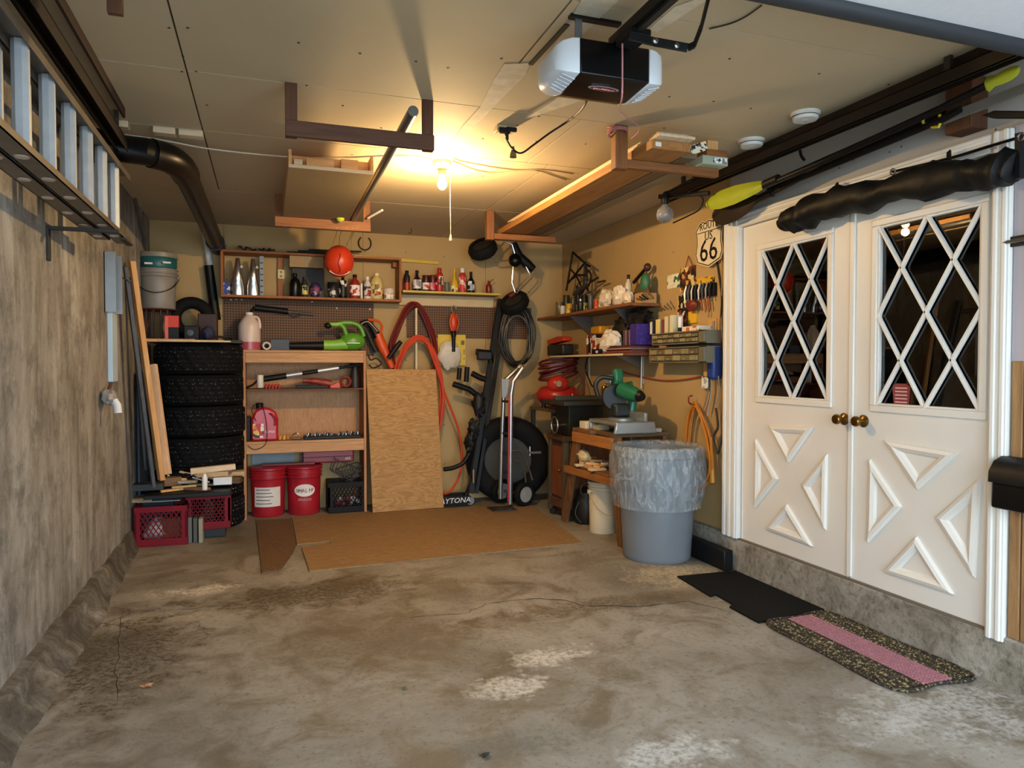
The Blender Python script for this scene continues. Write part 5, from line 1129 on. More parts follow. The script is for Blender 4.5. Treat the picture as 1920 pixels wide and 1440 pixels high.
coil('orange_hose', 'bright orange-red hose coil hanging in front of the dark red one', 783, 742, 46, 108, 7.02, 24, .012, ORH, 5, jit=5, squash=.1, seed=3,
     tail=[at(800, 640, Y=6.98), at(815, 680, Y=6.97), at(835, 740, Y=6.97), at(858, 800, Y=6.98), at(866, 850, Y=7.0), at(862, 890, Y=6.98), at(845, 920, Y=6.9), at(832, 926, Y=6.86)])
b = B(); b.tube(st([(728, 672), (742, 652), (752, 640)], 6.98), [.02, .028, .02], 10); one(b, 'hose_grip', BLACK, 'black hose end hanging left of the orange-red hose', 'nozzle')
a_, c_ = at(780, 578, Y=7.06), at(780, 880, Y=6.98); one(B().bar(a_, c_, .04, .02, (1, 0, 0)), 'batten', P('#d8c8a8', .6), 'long pale wooden batten standing upright through the hose coils', 'batten', bevel=.002)
# trouble light on hook and yellow bag
q = at(850, 605, Y=7.1); k = mpp(q)
t = thing('trouble_light', 'orange caged work light hung by its hook on the small pegboard', 'work light', q)
b = B(); b.sph(q, .045, .04, .1, 14, 10); mk(b, 'guard', P('#cf431c', .4), t)
b = B(); b.tube(cr([q+V((0, 0, .1)), q+V((-.02, 0, .14)), q+V((.0, 0, .175)), q+V((.025, 0, .16)), q+V((.03, 0, .14))], 5), .005, 6); mk(b, 'hook', P('#c9b8a0', .35, .7), t)
for s_ in (-1, 1): b = B(); b.tube([q+V((s_*.028, -.035, -.085)), q+V((s_*.048, -.038, 0)), q+V((s_*.025, -.035, .085))], .005, 6); mk(b, 'cage_wire', P('#d8683c', .4), t)
b = B(); b.tube(cr([q+V((0, 0, -.09)), q+V((.0, -.01, -.15)), q+V((-.005, -.02, -.3))], 4), [.028]*4+[.02]*5, 10); mk(b, 'handle', BLACK, t)
a_, c_ = at(821, 627, Y=7.17), at(873, 685, Y=7.17); t = thing('yellow_sign', 'yellow card hung below the small pegboard behind a white bag', 'card', (a_.x, 7.17, c_.z)); b = B(); b.box(a_.x, c_.x, 7.17, 7.178, c_.z, a_.z); mk(b, 'card', P('#d8b62c', .5), t)
b = B(); b.box(c_.x-.05, c_.x-.01, 7.168, 7.1695, c_.z+.03, a_.z-.06); mk(b, 'print', prn('#d8b62c', '#6a5a1c', '#d8b62c', '#d8b62c'), t)
q = at(843, 662, Y=7.1); b = B(); b.sph((q.x, 7.11, q.z-.02), .12, .04, .14, 18, 12, wob=.22, seed=3)
one(b, 'white_bag', P('#cfc6b6', .5, var=.2, sc=14), 'crumpled white plastic bag hanging in front of the yellow card', 'bag', ang=20)
# hanging golf trolley
t = thing('golf_trolley', 'folded golf trolley with two black wheels hung upside down on the wall', 'trolley', at(950, 540, Y=6.9))
def wheel(c, R, w, ax, parent, hub=CHROME):
    ax = V(ax).normalized(); b = B(); b.lathe([(R*.62, -w/2), (R*.85, -w*.55), (R*.97, -w*.35), (R, -w*.1), (R, w*.1), (R*.97, w*.35), (R*.85, w*.55), (R*.62, w/2)], c, 30, ax, cap=False, wob=lambda a, i: 1-.07*((int(a*30/6.283) % 2) if i in (2, 3, 4, 5) else 0)); ty = mk(b, 'tyre', RUBBER, parent)
    b = B(); b.lathe([(R*.63, -w*.4), (R*.63, w*.4), (R*.2, w*.45), (R*.2, w*.5), (.008, w*.52)], c, 20, ax); mk(b, 'hub', hub, ty); return ty
wA, wB = at(905, 467, Y=6.85), at(965, 568, Y=6.92)
wheel(wA, .15, .1, (-.45, -.5, .74), t, DARK); wheel(wB, .155, .1, (-.55, -.45, .7), t, DARK)
tubes = (((918, 483), (945, 455)), ((918, 485), (930, 490), (962, 488)), ((945, 452), (960, 458), (966, 478)), ((962, 500), (960, 530), (966, 548)), ((985, 498), (994, 515), (966, 545)), ((1000, 506), (998, 520), (968, 550)), ((966, 478), (975, 488), (985, 498)))
for tt in tubes: b = B(); b.tube(st(tt, 6.86), .009, 8); mk(b, 'frame_tube', P('#cfd2d6', .18, .9), t)
b = B(); b.sph(at(966, 488, Y=6.86), .07, .06, .07, 14, 9); mk(b, 'hinge', BLACKG, t)
b = B(); b.tube(st([(963, 455), (972, 480), (988, 495), (1000, 505)], 6.88), [.03, .05, .05, .04], 10); mk(b, 'bracket', BLACK, t)
b = B(); b.tube(st([(965, 550), (955, 556)], 6.87), .02, 8); mk(b, 'clamp', P('#6b2018', .5), t)
# black cables hung at the corner
coil('black_cable', 'bundle of black cables hanging in loops below the trolley wheel', 968, 628, 28, 54, 7.02, 20, .011, P('#141416', .45), 7, jit=7, cat='cable', seed=5)
coil('grey_cable', 'thin grey cable loop hanging lowest among the black cables', 972, 640, 26, 44, 6.98, 18, .006, P('#7c756a', .5), 2, jit=4, cat='cable', seed=8)
# black car-rack standing against the wall
t = thing('bike_rack', 'tall black steel bicycle rack with padded arms leaning against the back wall', 'rack', at(880, 930, Y=6.85)); BS = BLACK
b = B(); p, q = at(938, 562, Y=7.05), at(882, 925, Y=6.82); b.bar(p, q, .055, .055, (1, 0, 0)); mk(b, 'mast', BS, t, bevel=.004)
b = B(); p, q = at(950, 565, Y=7.06), at(893, 925, Y=6.84); b.bar(p, q, .03, .04, (1, 0, 0)); mk(b, 'mast', BS, t, bevel=.004)
for pts, r in ((((850, 720), (880, 730), (912, 755)), .03), (((893, 660), (918, 662), (920, 680)), .035), (((885, 700), (900, 708), (912, 712)), .03), (((862, 690), (860, 712)), .024), (((876, 688), (874, 716)), .026)):
    b = B(); b.tube(st(pts, 6.95), r, 10); mk(b, 'arm', BS, t)
b = B(); b.box(-.075, .075, -.04, .04, -.04, .05); b.xf(Matrix.Translation(at(908, 668, Y=6.93))); mk(b, 'pad', P('#1a1a1c', .6), t, bevel=.015)
for u, v, r in ((898, 760, .08), (888, 805, .07), (880, 830, .06)): b = B(); b.sph(at(u, v, Y=6.87), r*.85, .06, r*1.5, 16, 12, wob=.5, seed=u, fr=2.8); mk(b, 'strap_bundle', P('#0d0d0e', .6), t)
b = B(); b.tube(cr(st([(832, 880), (850, 877), (868, 868), (880, 850)], 6.84), 4), .022, 10); mk(b, 'hook', BS, t)
b = B(); b.tube(st([(888, 880), (888, 905)], 6.8), .02, 8); mk(b, 'chrome_pin', CHROME, t)
# floor jack with lettering
q0, q1 = at(800, 938, Z=.0), at(900, 938, Z=0); y = 6.76
t = thing('floor_jack', 'low black floor jack with white lettering beside the plywood panel', 'jack', (q0.x+.2, y, 0))
jx0, jx1 = at(812, 935, Y=y).x, at(882, 935, Y=y).x
b = B(); b.box(jx0-.2, jx1, y, y+.03, .035, .115); mk(b, 'side_plate', BLACK, t, bevel=.004); b = B(); b.box(jx0-.2, jx1, y+.17, y+.2, .035, .115); mk(b, 'side_plate', BLACK, t, bevel=.004)
b = B(); b.box(jx0-.15, jx1-.02, y+.03, y+.17, .05, .09); mk(b, 'frame', DARK, t)
for xx in (jx0-.15, jx1+.02): b = B(); b.lathe([(.04, -.03), (.042, .03)], (xx, y+.1, .045), 16, (0, 1, 0)); mk(b, 'caster', STEEL, t)
b = B(); b.tube([(jx1-.02, y+.1, .09), (jx1+.06, y+.14, .25)], .022, 10); mk(b, 'handle_socket', BLACK, t)
text('DAYTONA', .075, (jx1-.185, y-.002, .048), (1, 0, .02), (0.22, 0, 1), WHITE, t)
# big loose tyre in the corner
t = thing('large_tyre', 'large black tyre standing on edge behind the hand truck', 'tyre', (2.3, 6.95, 0)); q = at(950, 852, Y=6.98); Rb = .435
ax = V((.35, .93, .05)); c = V((q.x, 6.93, Rb+.004)); b = B()
b.lathe([(.24, -.09), (.27, -.11), (.36, -.13), (.41, -.11), (Rb, -.07), (Rb, .07), (.41, .11), (.36, .13), (.27, .11), (.24, .09)], c, 44, ax, cap=False); mk(b, 'tyre', RUBBER, t)
b = B(); b.lathe([(.25, -.05), (.24, .08), (.1, .09), (.1, -.02)], c, 30, ax); mk(b, 'wheel_disc', P('#3d3a33', .5, .4), t)
# hand truck
t = thing('hand_truck', 'silver and red two-wheeled hand truck standing in front of the large tyre', 'hand truck', at(965, 945, Z=0)); HY = 6.58
fb = [at(937, 948, Y=HY), at(962, 950, Y=HY)]
Lr = st([(941, 940), (945, 740)], 6.62); Rr = st([(955, 945), (958, 735)], 6.55)
b = B(); b.tube(st([(938, 935), (940, 850), (944, 745), (948, 712), (972, 690)], 6.66), .022, 10); mk(b, 'left_rail', P('#9a9690', .3, .8), t)
b = B(); b.tube(st([(956, 945), (957, 850), (958, 740), (962, 715), (980, 690)], 6.56), .024, 10); mk(b, 'right_rail', P('#b5b0aa', .3, .8), t)
b = B(); b.tube(st([(953, 940), (954, 850), (955, 742)], 6.535), .011, 8); mk(b, 'red_stripe', P('#a8282c', .4), t)
b = B(); b.tube(cr(st([(972, 690), (976, 686), (980, 690)], 6.6), 4), .023, 10); mk(b, 'handle', P('#b5aa98', .3, .8), t)
b = B(); a_, c_ = at(944, 742, Y=6.64), at(948, 712, Y=6.64); b.box(a_.x-.03, a_.x+.05, 6.6, 6.62, a_.z-.02, c_.z+.01); mk(b, 'gusset', P('#a7a29b', .35, .7), t, bevel=.003)
for v in (752, 812, 850, 885): b = B(); b.tube([at(942, v, Y=6.65), at(957, v+1, Y=6.56)], .012, 8); mk(b, 'crossbar', DARK, t)
b = B(); x = at(948, 945, Y=6.5).x; b.box(x-.16, x+.08, 6.38, 6.6, .012, .022); mk(b, 'toe_plate', P('#4d463c', .5, .5), t, bevel=.003)
for u, Y in ((983, 6.58),): 
    c = at(u, 927, Y=Y); c.z = .128; ty = wheel(c, .125, .06, (.35, -.94, 0), t, P('#b9b5ae', .35, .3))
    c2 = V((c.x-.15, c.y+.26, .128)); wheel(c2, .125, .06, (.35, -.94, 0), t, P('#b9b5ae', .35, .3))
    b = B(); b.tube([c, c2], .012, 8); mk(b, 'axle', STEEL, t)
b = B(); b.tube(cr(st([(960, 846), (974, 846), (984, 858), (992, 880), (998, 900)], 6.55), 4), .02, 8, flat=.5); mk(b, 'fender_strut', P('#8d8880', .35, .7), t)
b = B(); b.tube(cr(st([(962, 862), (976, 868), (984, 890), (986, 905)], 6.56), 4), .014, 8, flat=.5); mk(b, 'fender_strut', P('#8d8880', .35, .7), t)
# plywood: leaning panel and floor sheets
PL1 = plywood('#bd9257', '#9a6d38', '#7a4f28', 'X', .8); PL2 = plywood('#9a7a52', '#7c5e3a', '#5f452a', 'X', .9)
c0, c1 = at(700, 961, Z=.014), at(832, 949, Z=.014); yb = 6.73; p0 = at(699, 960, Y=yb); p1 = at(832, 949, Y=yb+.02); p0.z = p1.z = .015
t0, t1 = at(687, 692, Y=yb+.09), at(817, 693, Y=yb+.1)
nv = V((0, .018, .002)); b = B(); b.prism([p0, p1, t1, t0], nv); one(b, 'plywood_sheet', PL1, 'upright plywood panel leaning beside the shelf unit', 'panel', smooth=False)
b = B(); fl = at(580, 1070, Z=.012); frt = at(1092, 1017, Z=.012); 
pts = [fl, frt, V((2.52, 6.72, .012)), V((.22, 6.80, .012)), at(556, 1022, Z=.012), at(598, 1022, Z=.012), at(621, 1017, Z=.012), at(619, 1012, Z=.012), at(560, 1024, Z=.012)]
pts = [fl, frt, V((2.50, 6.70, .012)), V((.2, 6.80, .012)), at(549, 976, Z=.012), at(557, 1020, Z=.012), at(619, 1014, Z=.012), at(621, 1018, Z=.012), at(566, 1026, Z=.012)]
b.prism([V((p.x, p.y, .001)) for p in pts], (0, 0, .011)); one(b, 'plywood_sheet', PL2, 'large plywood sheet lying on the concrete floor', 'plywood', smooth=False)
pts = [at(480, 975, Z=.012), at(546, 972, Z=.012), at(557, 1020, Z=.012), at(549, 1035, Z=.012), at(530, 1062, Z=.012), at(520, 1068, Z=.012), at(491, 1073, Z=.012)]
pts = [V((p.x-(.006 if i in (1, 2) else 0), p.y, .001)) for i, p in enumerate(pts)]; b = B(); b.prism(pts, (0, 0, .011)); one(b, 'plywood_strip', plywood('#6f5234', '#5a4027', '#46301a', 'Y', 1.0), 'narrow darker plywood strip on the floor left of the large sheet', 'plywood', smooth=False)
# ================================================================ right wall: shelves
SHX = 2.78; y0s, y1s = 5.135, YB-.01; uz = 1.915
t = thing('upper_wall_shelf', 'upper wooden shelf on the right wall crowded with tools and bags', 'shelf', (2.93, 6.1, uz))
b = B(); b.box(SHX, XR-.0005, y0s, y1s, uz-.025, uz); mk(b, 'board', wood('#6b3f1e', '#99602f', 'Y'), t, bevel=.002)
for y in (y0s+.35, y0s+1.3): b = B(); b.prism([(XR-.001, y, uz-.026), (SHX+.05, y, uz-.026), (XR-.001, y, uz-.24)], (0, .018, 0)); mk(b, 'bracket', STEEL, t)
lz = 1.505
t = thing('lower_wall_shelf', 'lower shelf with a pale edge on the right wall above the saws', 'shelf', (2.93, 6.0, lz))
b = B(); b.box(SHX, XR-.0005, y0s, 6.82, lz-.02, lz); mk(b, 'board', BROWN['Y'], t, bevel=.002)
b = B(); b.box(SHX-.006, SHX-.0005, y0s+.1, 6.82, lz-.018, lz-.002); mk(b, 'edge_strip', P('#d8c6a0', .5), t)
for y in (5.42, 6.5): b = B(); b.box(XR-.012, XR-.0005, y, y+.025, lz-.26, lz-.0205); mk(b, 'upright', P('#c9c2b4', .4, .4), t)
b = B(); b.prism([(XR-.013, 5.425, lz-.021), (SHX+.04, 5.425, lz-.021), (XR-.013, 5.425, lz-.13)], (0, .014, 0)); mk(b, 'bracket', STEEL, t)
def rs(u, v, X=2.92): return at(u, v, X=X)
US = dict(X=2.90); UB = lambda *a, **k: onshelf(bottle(*a, **k), uz+.0005)
# metal frame tool
t = thing('clamp_frame', 'black angular steel frame standing on the upper right-wall shelf', 'frame', rs(1085, 560))
for tt in (((1062, 545), (1074, 473)), ((1074, 473), (1095, 492), (1106, 500)), ((1066, 530), (1097, 492)), ((1094, 545), (1097, 492)), ((1102, 545), (1099, 494)), ((1066, 528), (1082, 516), (1100, 516))):
    b = B(); b.tube([rs(*p) for p in tt], .011, 8); mk(b, 'bar', BLACK, t)
UB('glass_jar', 'glass jar of hardware at the far end of the upper right-wall shelf', 1042, 1056, 555, 582, US, 'can', P('#6f6a55', .2), P('#8a8678', .3, .6), cat='jar')
UB('yellow_can', 'yellow can on the upper right-wall shelf', 1061, 1074, 559, 580, US, 'can', P('#c9a02a', .4), None, prn('#d8b02c', '#7a5a14', '#e0c04a'), cat='can')
UB('dark_jar', 'dark jar behind the yellow can on the upper right-wall shelf', 1056, 1068, 532, 572, dict(X=2.98), 'can', P('#33301f', .4), BLACK, cat='jar')
UB('green_label_can', 'dark can with a yellow-green label on the upper right-wall shelf', 1090, 1102, 545, 577, US, 'can', BLACK, None, prn('#8a8a2c', '#20201a', '#c0b040'), cat='can')
UB('grey_tube', 'tall grey tube beside the green-labelled can', 1103, 1112, 545, 575, US, 'can', P('#4e5a66', .4), BLACK, cat='tube')
UB('red_cup', 'red and orange striped tin next to the white bags', 1113, 1125, 556, 575, US, 'can', P('#c43a24', .4), P('#e8d8c8', .4), prn('#c43a24', '#e08030', '#c43a24'), cat='tin')
t = thing('power_drill', 'dark power drill lying among the cans on the upper right-wall shelf', 'drill', rs(1088, 548)); q = rs(1088, 545, 2.86); b = B(); b.tube([q+V((0, .12, -.02)), q, q+V((0, -.12, .04))], [.03, .04, .015], 10); mk(b, 'body', P('#2c2c30', .4), t); b = B(); b.tube([q+V((0, .05, -.01)), q+V((0, .06, -.13))], .022, 8); mk(b, 'grip', BLACK, t); b = B(); b.tube([q+V((0, -.08, .03)), q+V((0, -.17, .06))], .014, 8); mk(b, 'chuck', STEEL, t)
for i, (u, v, r, rz_, sd) in enumerate(((1140, 549, .085, .085, 1), (1163, 552, .075, .09, 2), (1133, 562, .055, .05, 3), (1178, 560, .055, .06, 4))):
    q = rs(u, v, 2.90); q.z = uz+rz_*.93; b = B(); b.sph(q, r*.8, r*1.25, rz_, 20, 12, wob=.35, seed=sd*3.1, fr=2.6)
    one(b, 'white_bag', P('#ddd0bb', .45, var=.15, sc=16), ('largest crumpled white plastic bag on the upper right-wall shelf', 'tall crumpled white bag beside the black-capped bottle', 'small cream bag at the front of the white bags', 'small white bag at the right of the white bags')[i], 'bag', ang=12)
UB('capped_bottle', 'clear bottle with a black cap rising behind the white bags', 1171, 1185, 507, 566, dict(X=2.96), 'bottle', P('#cfc3a8', .3), BLACK)
t = thing('hatchet', 'dark long-handled tool leaning behind the white bags', 'tool', rs(1200, 540)); b = B(); b.tube([rs(1188, 530, 3.0), rs(1212, 502, 3.0)], .014, 8); mk(b, 'shaft', BLACK, t); b = B(); b.sph(rs(1214, 501, 3.0), .03, .035, .035, 10, 7); mk(b, 'head', P('#3a1d18', .5), t)
b = B(); b.tube([rs(1205, 535, 3.0), rs(1214, 503, 3.0)], .008, 6); mk(b, 'brace', P('#6b3020', .5), t)
q = rs(1203, 560, 2.97); one(B().sph((q.x, q.y, uz+.09), .03, .13, .09, wob=.1), 'dark_sack', P('#57452a', .7), 'dark brown sack behind the long-handled tool', 'sack')
q = rs(1233, 565, 2.96); t = thing('wood_box', 'small pale wooden box at the near end of the upper right-wall shelf', 'box', (q.x, q.y, uz)); b = B(); b.box(2.9, 3.04, y0s+.01, y0s+.13, uz, uz+.085); mk(b, 'box', P('#b58d5c', .7), t, bevel=.003)
b = B(); b.sph((2.97, y0s+.075, uz+.0855+.085), .04, .055, .085, 14, 9, wob=.08); one(b, 'green_pouch', P('#2f6a4c', .5), 'green pouch standing on the small wooden box', 'pouch')
for i in range(5):
    q = rs(1205+5*i, 572, 2.86); b = B(); b.tube([(2.86, q.y, uz+.012), (2.84, q.y+.06, uz+.03+.012*i)], .008, 6)
    one(b, 'drill_bit', (STEEL, DARK, BLACK, STEEL, BROWN['Y'])[i], ('short steel bit nearest the white bags', 'dark bit second from the white bags', 'black bit in the middle of the loose bits', 'steel bit fourth from the white bags', 'brown wooden peg nearest the wooden box')[i], 'bit')
# more clutter at the far end of the upper shelf
UB('spray_bottle', 'dark spray bottle standing behind the black steel frame', 1076, 1088, 520, 575, dict(X=2.99), 'bottle', P('#2a2620', .4), BLACK)
UB('oil_tin', 'dull grey-green tin right behind the yellow can', 1068, 1082, 545, 578, dict(X=2.96), 'can', P('#4a4c3c', .4, .3), None, cat='tin')
UB('pump_can', 'squat dark can with a steel spout beside the green-labelled can', 1082, 1095, 553, 578, dict(X=2.86), 'spray', P('#1c1a18', .4), STEEL, cat='can')
UB('putty_tub', 'small white tub with blue print in front of the steel frame', 1050, 1060, 565, 582, dict(X=2.84), 'can', P('#c9c4b8', .4), None, prn('#c9c4b8', '#3a5a8a', '#c9c4b8'), cat='tub')
for i, (u0, v0, u1, v1, c, lb) in enumerate(((1090, 540, 1122, 520, '#2a2a2a', 'dark wrench handle sticking up behind the green-labelled can'), (1084, 560, 1108, 545, '#8d8f92', 'steel wrench lying across the cans on the upper shelf'), (1120, 530, 1135, 526, '#3a2a20', 'short brown handle above the red striped tin'), (1062, 575, 1075, 566, '#55524a', 'grey pliers lying in front of the yellow can'))):
    one(B().bar(rs(u0, v0, 2.93+.02*i), rs(u1, v1, 2.95+.02*i), .02, .014), 'hand_tool', P(c, .4, .4), lb, 'tool', bevel=.004)
one(B().tube(cr([rs(u, v, 2.95) for u, v in ((1070, 505), (1082, 520), (1092, 540), (1104, 535), (1108, 515), (1100, 505))], 5), .009, 6), 'cable_loop', BLACK, 'black cable looped through the steel frame on the upper shelf', 'cable')
# lower shelf contents
LS = dict(X=2.9); LBt = lambda *a, **k: onshelf(bottle(*a, **k), lz+.0005)
t = thing('red_saw', 'red and black circular-saw shaped tool at the far end of the lower right-wall shelf', 'saw', rs(1050, 650)); q = rs(1050, 660, 2.9); b = B(); b.prism([(2.84, q.y-.24, lz+.15), (2.84, q.y+.2, lz+.12), (2.84, q.y+.22, lz+.17), (2.84, q.y-.05, lz+.2), (2.84, q.y-.22, lz+.19)], (.1, 0, 0)); mk(b, 'top_cover', P('#c8341c', .4), t, bevel=.01)
b = B(); b.box(2.83, 2.96, q.y-.22, q.y+.2, lz+.0005, lz+.118); mk(b, 'base', P('#1b1614', .5), t, bevel=.02)
one(B().box(2.86, 3.0, 6.02, 6.12, lz+.0005, lz+.19), 'black_white_carton', prn('#191516', '#e6e0da', '#191516', '#7a2a22', '#d8d2cc', sc=22), 'black and white printed carton on the lower right-wall shelf', 'carton', bevel=.002)
one(B().box(2.84, 2.98, 5.86, 5.98, lz+.0005, lz+.15), 'cream_carton', prn('#d8c496', '#8a2a26', '#d8c496', '#e6d8b4', sc=20), 'cream and red printed carton next to the black and white one', 'carton', bevel=.002)
one(B().box(2.94, 3.05, 6.0, 6.2, lz+.195, lz+.27), 'yellow_bag', P('#c98e24', .5), 'yellow pack lying on the cartons under the upper shelf', 'pack', bevel=.015)
LBt('clear_jar', 'big clear jar with a dull lid on the lower right-wall shelf', 1108, 1132, 596, 630, dict(X=2.98), 'can', P('#8a7a58', .15), P('#8d8570', .35, .5), cat='jar')
one(B().box(2.92, 3.05, 5.66, 5.88, lz+.0005, lz+.11), 'jar_stand_box', P('#4a3426', .7), 'brown box supporting the clear jar', 'box', bevel=.003)
q = rs(1145, 640, 2.88); q.z = lz+.1; b = B(); b.sph(q, .07, .16, .1, 20, 12, wob=.3, seed=9); b.sph(q+V((0, .03, .06)), .04, .08, .06, 14, 9, wob=.25, seed=5); one(b, 'white_cloth', P('#ded6ca', .7), 'crumpled white cloth on the lower right-wall shelf', 'cloth', ang=12)
t = thing('paper_stack', 'stack of reddish papers and folders under the white cloth', 'papers', (2.88, 5.4, lz)); 
for k in range(6): b = B(); b.box(2.8+.01*(k % 3), 3.02, 5.16+.02*(k % 2), 5.66-.02*k, lz+.0005+.011*k, lz+.0105+.011*k); mk(b, 'folder', P(('#6b2a22', '#8a4a38', '#5a1e1c', '#a08878', '#742c24', '#3a1c1c')[k], .7), t)
for k in range(5): one(B().box(2.9, 3.04, 5.44-.035*k, 5.465-.035*k, lz+.068, lz+.2), 'book', P(('#5a3a4a', '#8a6a72', '#473040', '#9a8488', '#6b3a4a')[k], .6), ('plum book nearest the white cloth', 'dusty pink book second from the white cloth', 'dark plum book in the middle of the row', 'pale mauve book fourth from the white cloth', 'wine red book next to the purple box')[k], 'book', bevel=.002)
one(B().box(2.86, 3.03, 5.15, 5.27, lz+.068, lz+.24), 'purple_box', speck('#33207a', '#4a3490', 40), 'deep purple box at the near end of the lower right-wall shelf', 'box', bevel=.003)
one(B().sph((2.97, 5.3, lz+.315), .07, .16, .07, 20, 12, wob=.5, seed=7, fr=2.6), 'dark_bag', P('#131210', .6), 'black bag in the shade under the upper shelf above the purple box', 'bag')
one(B().sph((2.985, 5.64, lz+.2), .06, .13, .12, 20, 12, wob=.4, seed=8, fr=2.6), 'dark_bag', P('#16130f', .6), 'black bag in the shade right of the clear jar', 'bag')
q = rs(1120, 658, 2.80); t = thing('charger', 'small black charger at the front edge of the lower right-wall shelf', 'charger', (2.8, q.y, lz)); b = B(); b.box(2.775, 2.82, q.y-.07, q.y+.07, lz+.0005, lz+.045); mk(b, 'case', BLACK, t, bevel=.005); b = B(); b.box(2.773, 2.775, q.y-.06, q.y-.02, lz+.01, lz+.03); mk(b, 'label_patch', WHITE, t)
# cords under the shelf
b = B(); b.tube(cr([rs(1103, 664, 2.8), rs(1098, 690, 2.85), rs(1104, 710, 2.85), rs(1112, 725, 2.85), rs(1120, 712, 2.88)], 5), .007, 6); one(b, 'drooping_cable', BLACK, 'black cord drooping under the lower right-wall shelf', 'cord')
b = B(); b.tube(cr([rs(1088, 700, 2.95), rs(1096, 735, 2.95), rs(1085, 755, 2.95)], 5), .006, 6); one(b, 'red_cable', P('#7a2418', .5), 'dark red cord loop on the wall behind the miter saw', 'cord')
b = B(); b.tube(cr([at(u, v, X=XR-.012) for u, v in ((1170, 698), (1200, 706), (1240, 713), (1280, 712), (1318, 705))], 5), .006, 6); one(b, 'wall_cable', P('#a8401c', .5), 'thin orange-red cord sagging along the right wall to the blue box', 'cord')
b = B(); b.tube([at(1203, 668, X=XR-.03), at(1202, 728, X=XR-.03)], .007, 8); one(b, 'hanging_rod', P('#a09a8c', .35, .6), 'thin steel rod hanging below the lower right-wall shelf', 'rod')
# small parts organizers
def organizer(label, u0, u1, v0, v1, rows, cols, deep):
    a_, c_ = at(u0, v0, X=XR-deep), at(u1, v1, X=XR-deep); ya, yb = c_.y, a_.y; z0, z1 = min(a_.z, c_.z), max(a_.z, c_.z)
    z1 = at(u1, v0, X=XR-deep).z; z0 = at(u1, v1, X=XR-deep).z
    t = thing('parts_organizer', label, 'organizer', (XR-deep/2, (ya+yb)/2, z0)); fx = XR-deep; m = P('#6e6a58', .45)
    b = B(); b.box(fx+.02, XR-.0005, ya, yb, z0, z1); b.box(fx, fx+.02, ya, yb, z1-.01, z1); b.box(fx, fx+.02, ya, yb, z0, z0+.01); b.box(fx, fx+.02, ya, ya+.07, z0, z1); b.box(fx, fx+.02, yb-.01, yb, z0, z1); mk(b, 'cabinet', m, t, bevel=.002)
    for r in range(rows):
        for c in range(cols):
            w = (yb-.015-ya-.075)/cols; h = (z1-z0-.025)/rows; yy = ya+.0755+c*w; zz = z0+.0125+r*h
            b = B(); b.box(fx-.006, fx+.018, yy+.004, yy+w-.004, zz+.004, zz+h-.004); d_ = mk(b, 'drawer', P(('#8d7f58', '#77694a', '#9a8c66', '#6a5a40')[(r*3+c*5) % 4], .3), t, bevel=.003)
            b = B(); b.box(fx-.014, fx-.0062, yy+w/2-.012, yy+w/2+.012, zz+h*.3, zz+h*.42); mk(b, 'pull', P('#b8ab86', .4), d_)
    return t, ya, yb, z1
o1 = organizer('upper small-parts drawer organizer on the right wall', 1222, 1320, 618, 643, 2, 8, .16)
o2 = organizer('lower small-parts drawer organizer on the right wall', 1217, 1320, 648, 680, 2, 6, .16)
oz = o1[3]; 
for i, (u, w, h, c, lb) in enumerate(((1226, .02, .10, '#e8e4dc', 'thin white book standing on the upper organizer'), (1231, .025, .11, '#1a1614', 'thin black book standing on the upper organizer'), (1239, .06, .115, '#e0cf86', 'pale yellow box standing on the upper organizer'), (1248, .03, .11, '#7a3a52', 'purple-red box standing on the upper organizer'), (1255, .05, .13, '#d8c89c', 'leaning cream packet on the upper organizer'), (1265, .05, .135, '#ddd6b0', 'tall cream packet on the upper organizer'))):
    q = at(u, 610, X=XR-.1); one(B().box(XR-.13, XR-.04, q.y-w/2, q.y+w/2, oz+.0005, oz+h), 'packet', P(c, .6), lb, 'packet', bevel=.002)
onshelf(bottle('glue_bottle', 'white glue bottle with a black base label on the upper organizer', 1271, 1280, 588, 617, dict(X=XR-.09), 'can', P('#e6e2dc', .4), WHITE, BLACK, band=(.05, .3)), oz+.0005)
one(B().box(XR-.14, XR-.02, at(1318, 610, X=XR-.1).y, at(1287, 610, X=XR-.1).y, oz+.0005, oz+.035), 'flat_box', prn('#e6d8c0', '#c86a4a', '#e6d8c0', '#f0e6d4', sc=24), 'flat cream and orange box at the near end of the upper organizer', 'box', bevel=.002)
# packages on the wall
def wallcard(name, label, u0, u1, v0, v1, mat, cat='package', d=.012, off=.0):
    a_, c_ = at(u0, v0, X=XR-off), at(u1, v1, X=XR-off); z1 = at((u0+u1)/2, v0, X=XR-off).z; z0 = at((u0+u1)/2, v1, X=XR-off).z
    return one(B().box(XR-off-d, XR-off-.0005, c_.y, a_.y, z0, z1), name, mat, label, cat, smooth=False)
wallcard('license_plate', 'small green and white license plate on the right wall', 1252, 1276, 514, 540, prn('#e6e2cc', '#3a6a4a', '#e6e2cc', '#2c4a38', '#dcd8c0', sc=30), 'plate', .004)
wallcard('hanging_pack', 'dark framed package hung by a red string on the right wall', 1278, 1305, 500, 546, prn('#20160f', '#c8a050', '#5a2218', '#d8c488', '#2a1c14', '#7a3a24', sc=28))
b = B(); b.tube([at(1285, 502, X=XR-.014), at(1291, 480, X=XR-.012), at(1299, 500, X=XR-.014)], .004, 6); one(b, 'red_string', P('#8a3018', .6), 'red string triangle above the dark framed package', 'string')
wallcard('pliers_card', 'yellow and black tool card at the top of the plier rack', 1307, 1340, 520, 535, prn('#d8a82c', '#1a1612', '#d8a82c', '#e0b844', sc=26), 'card')
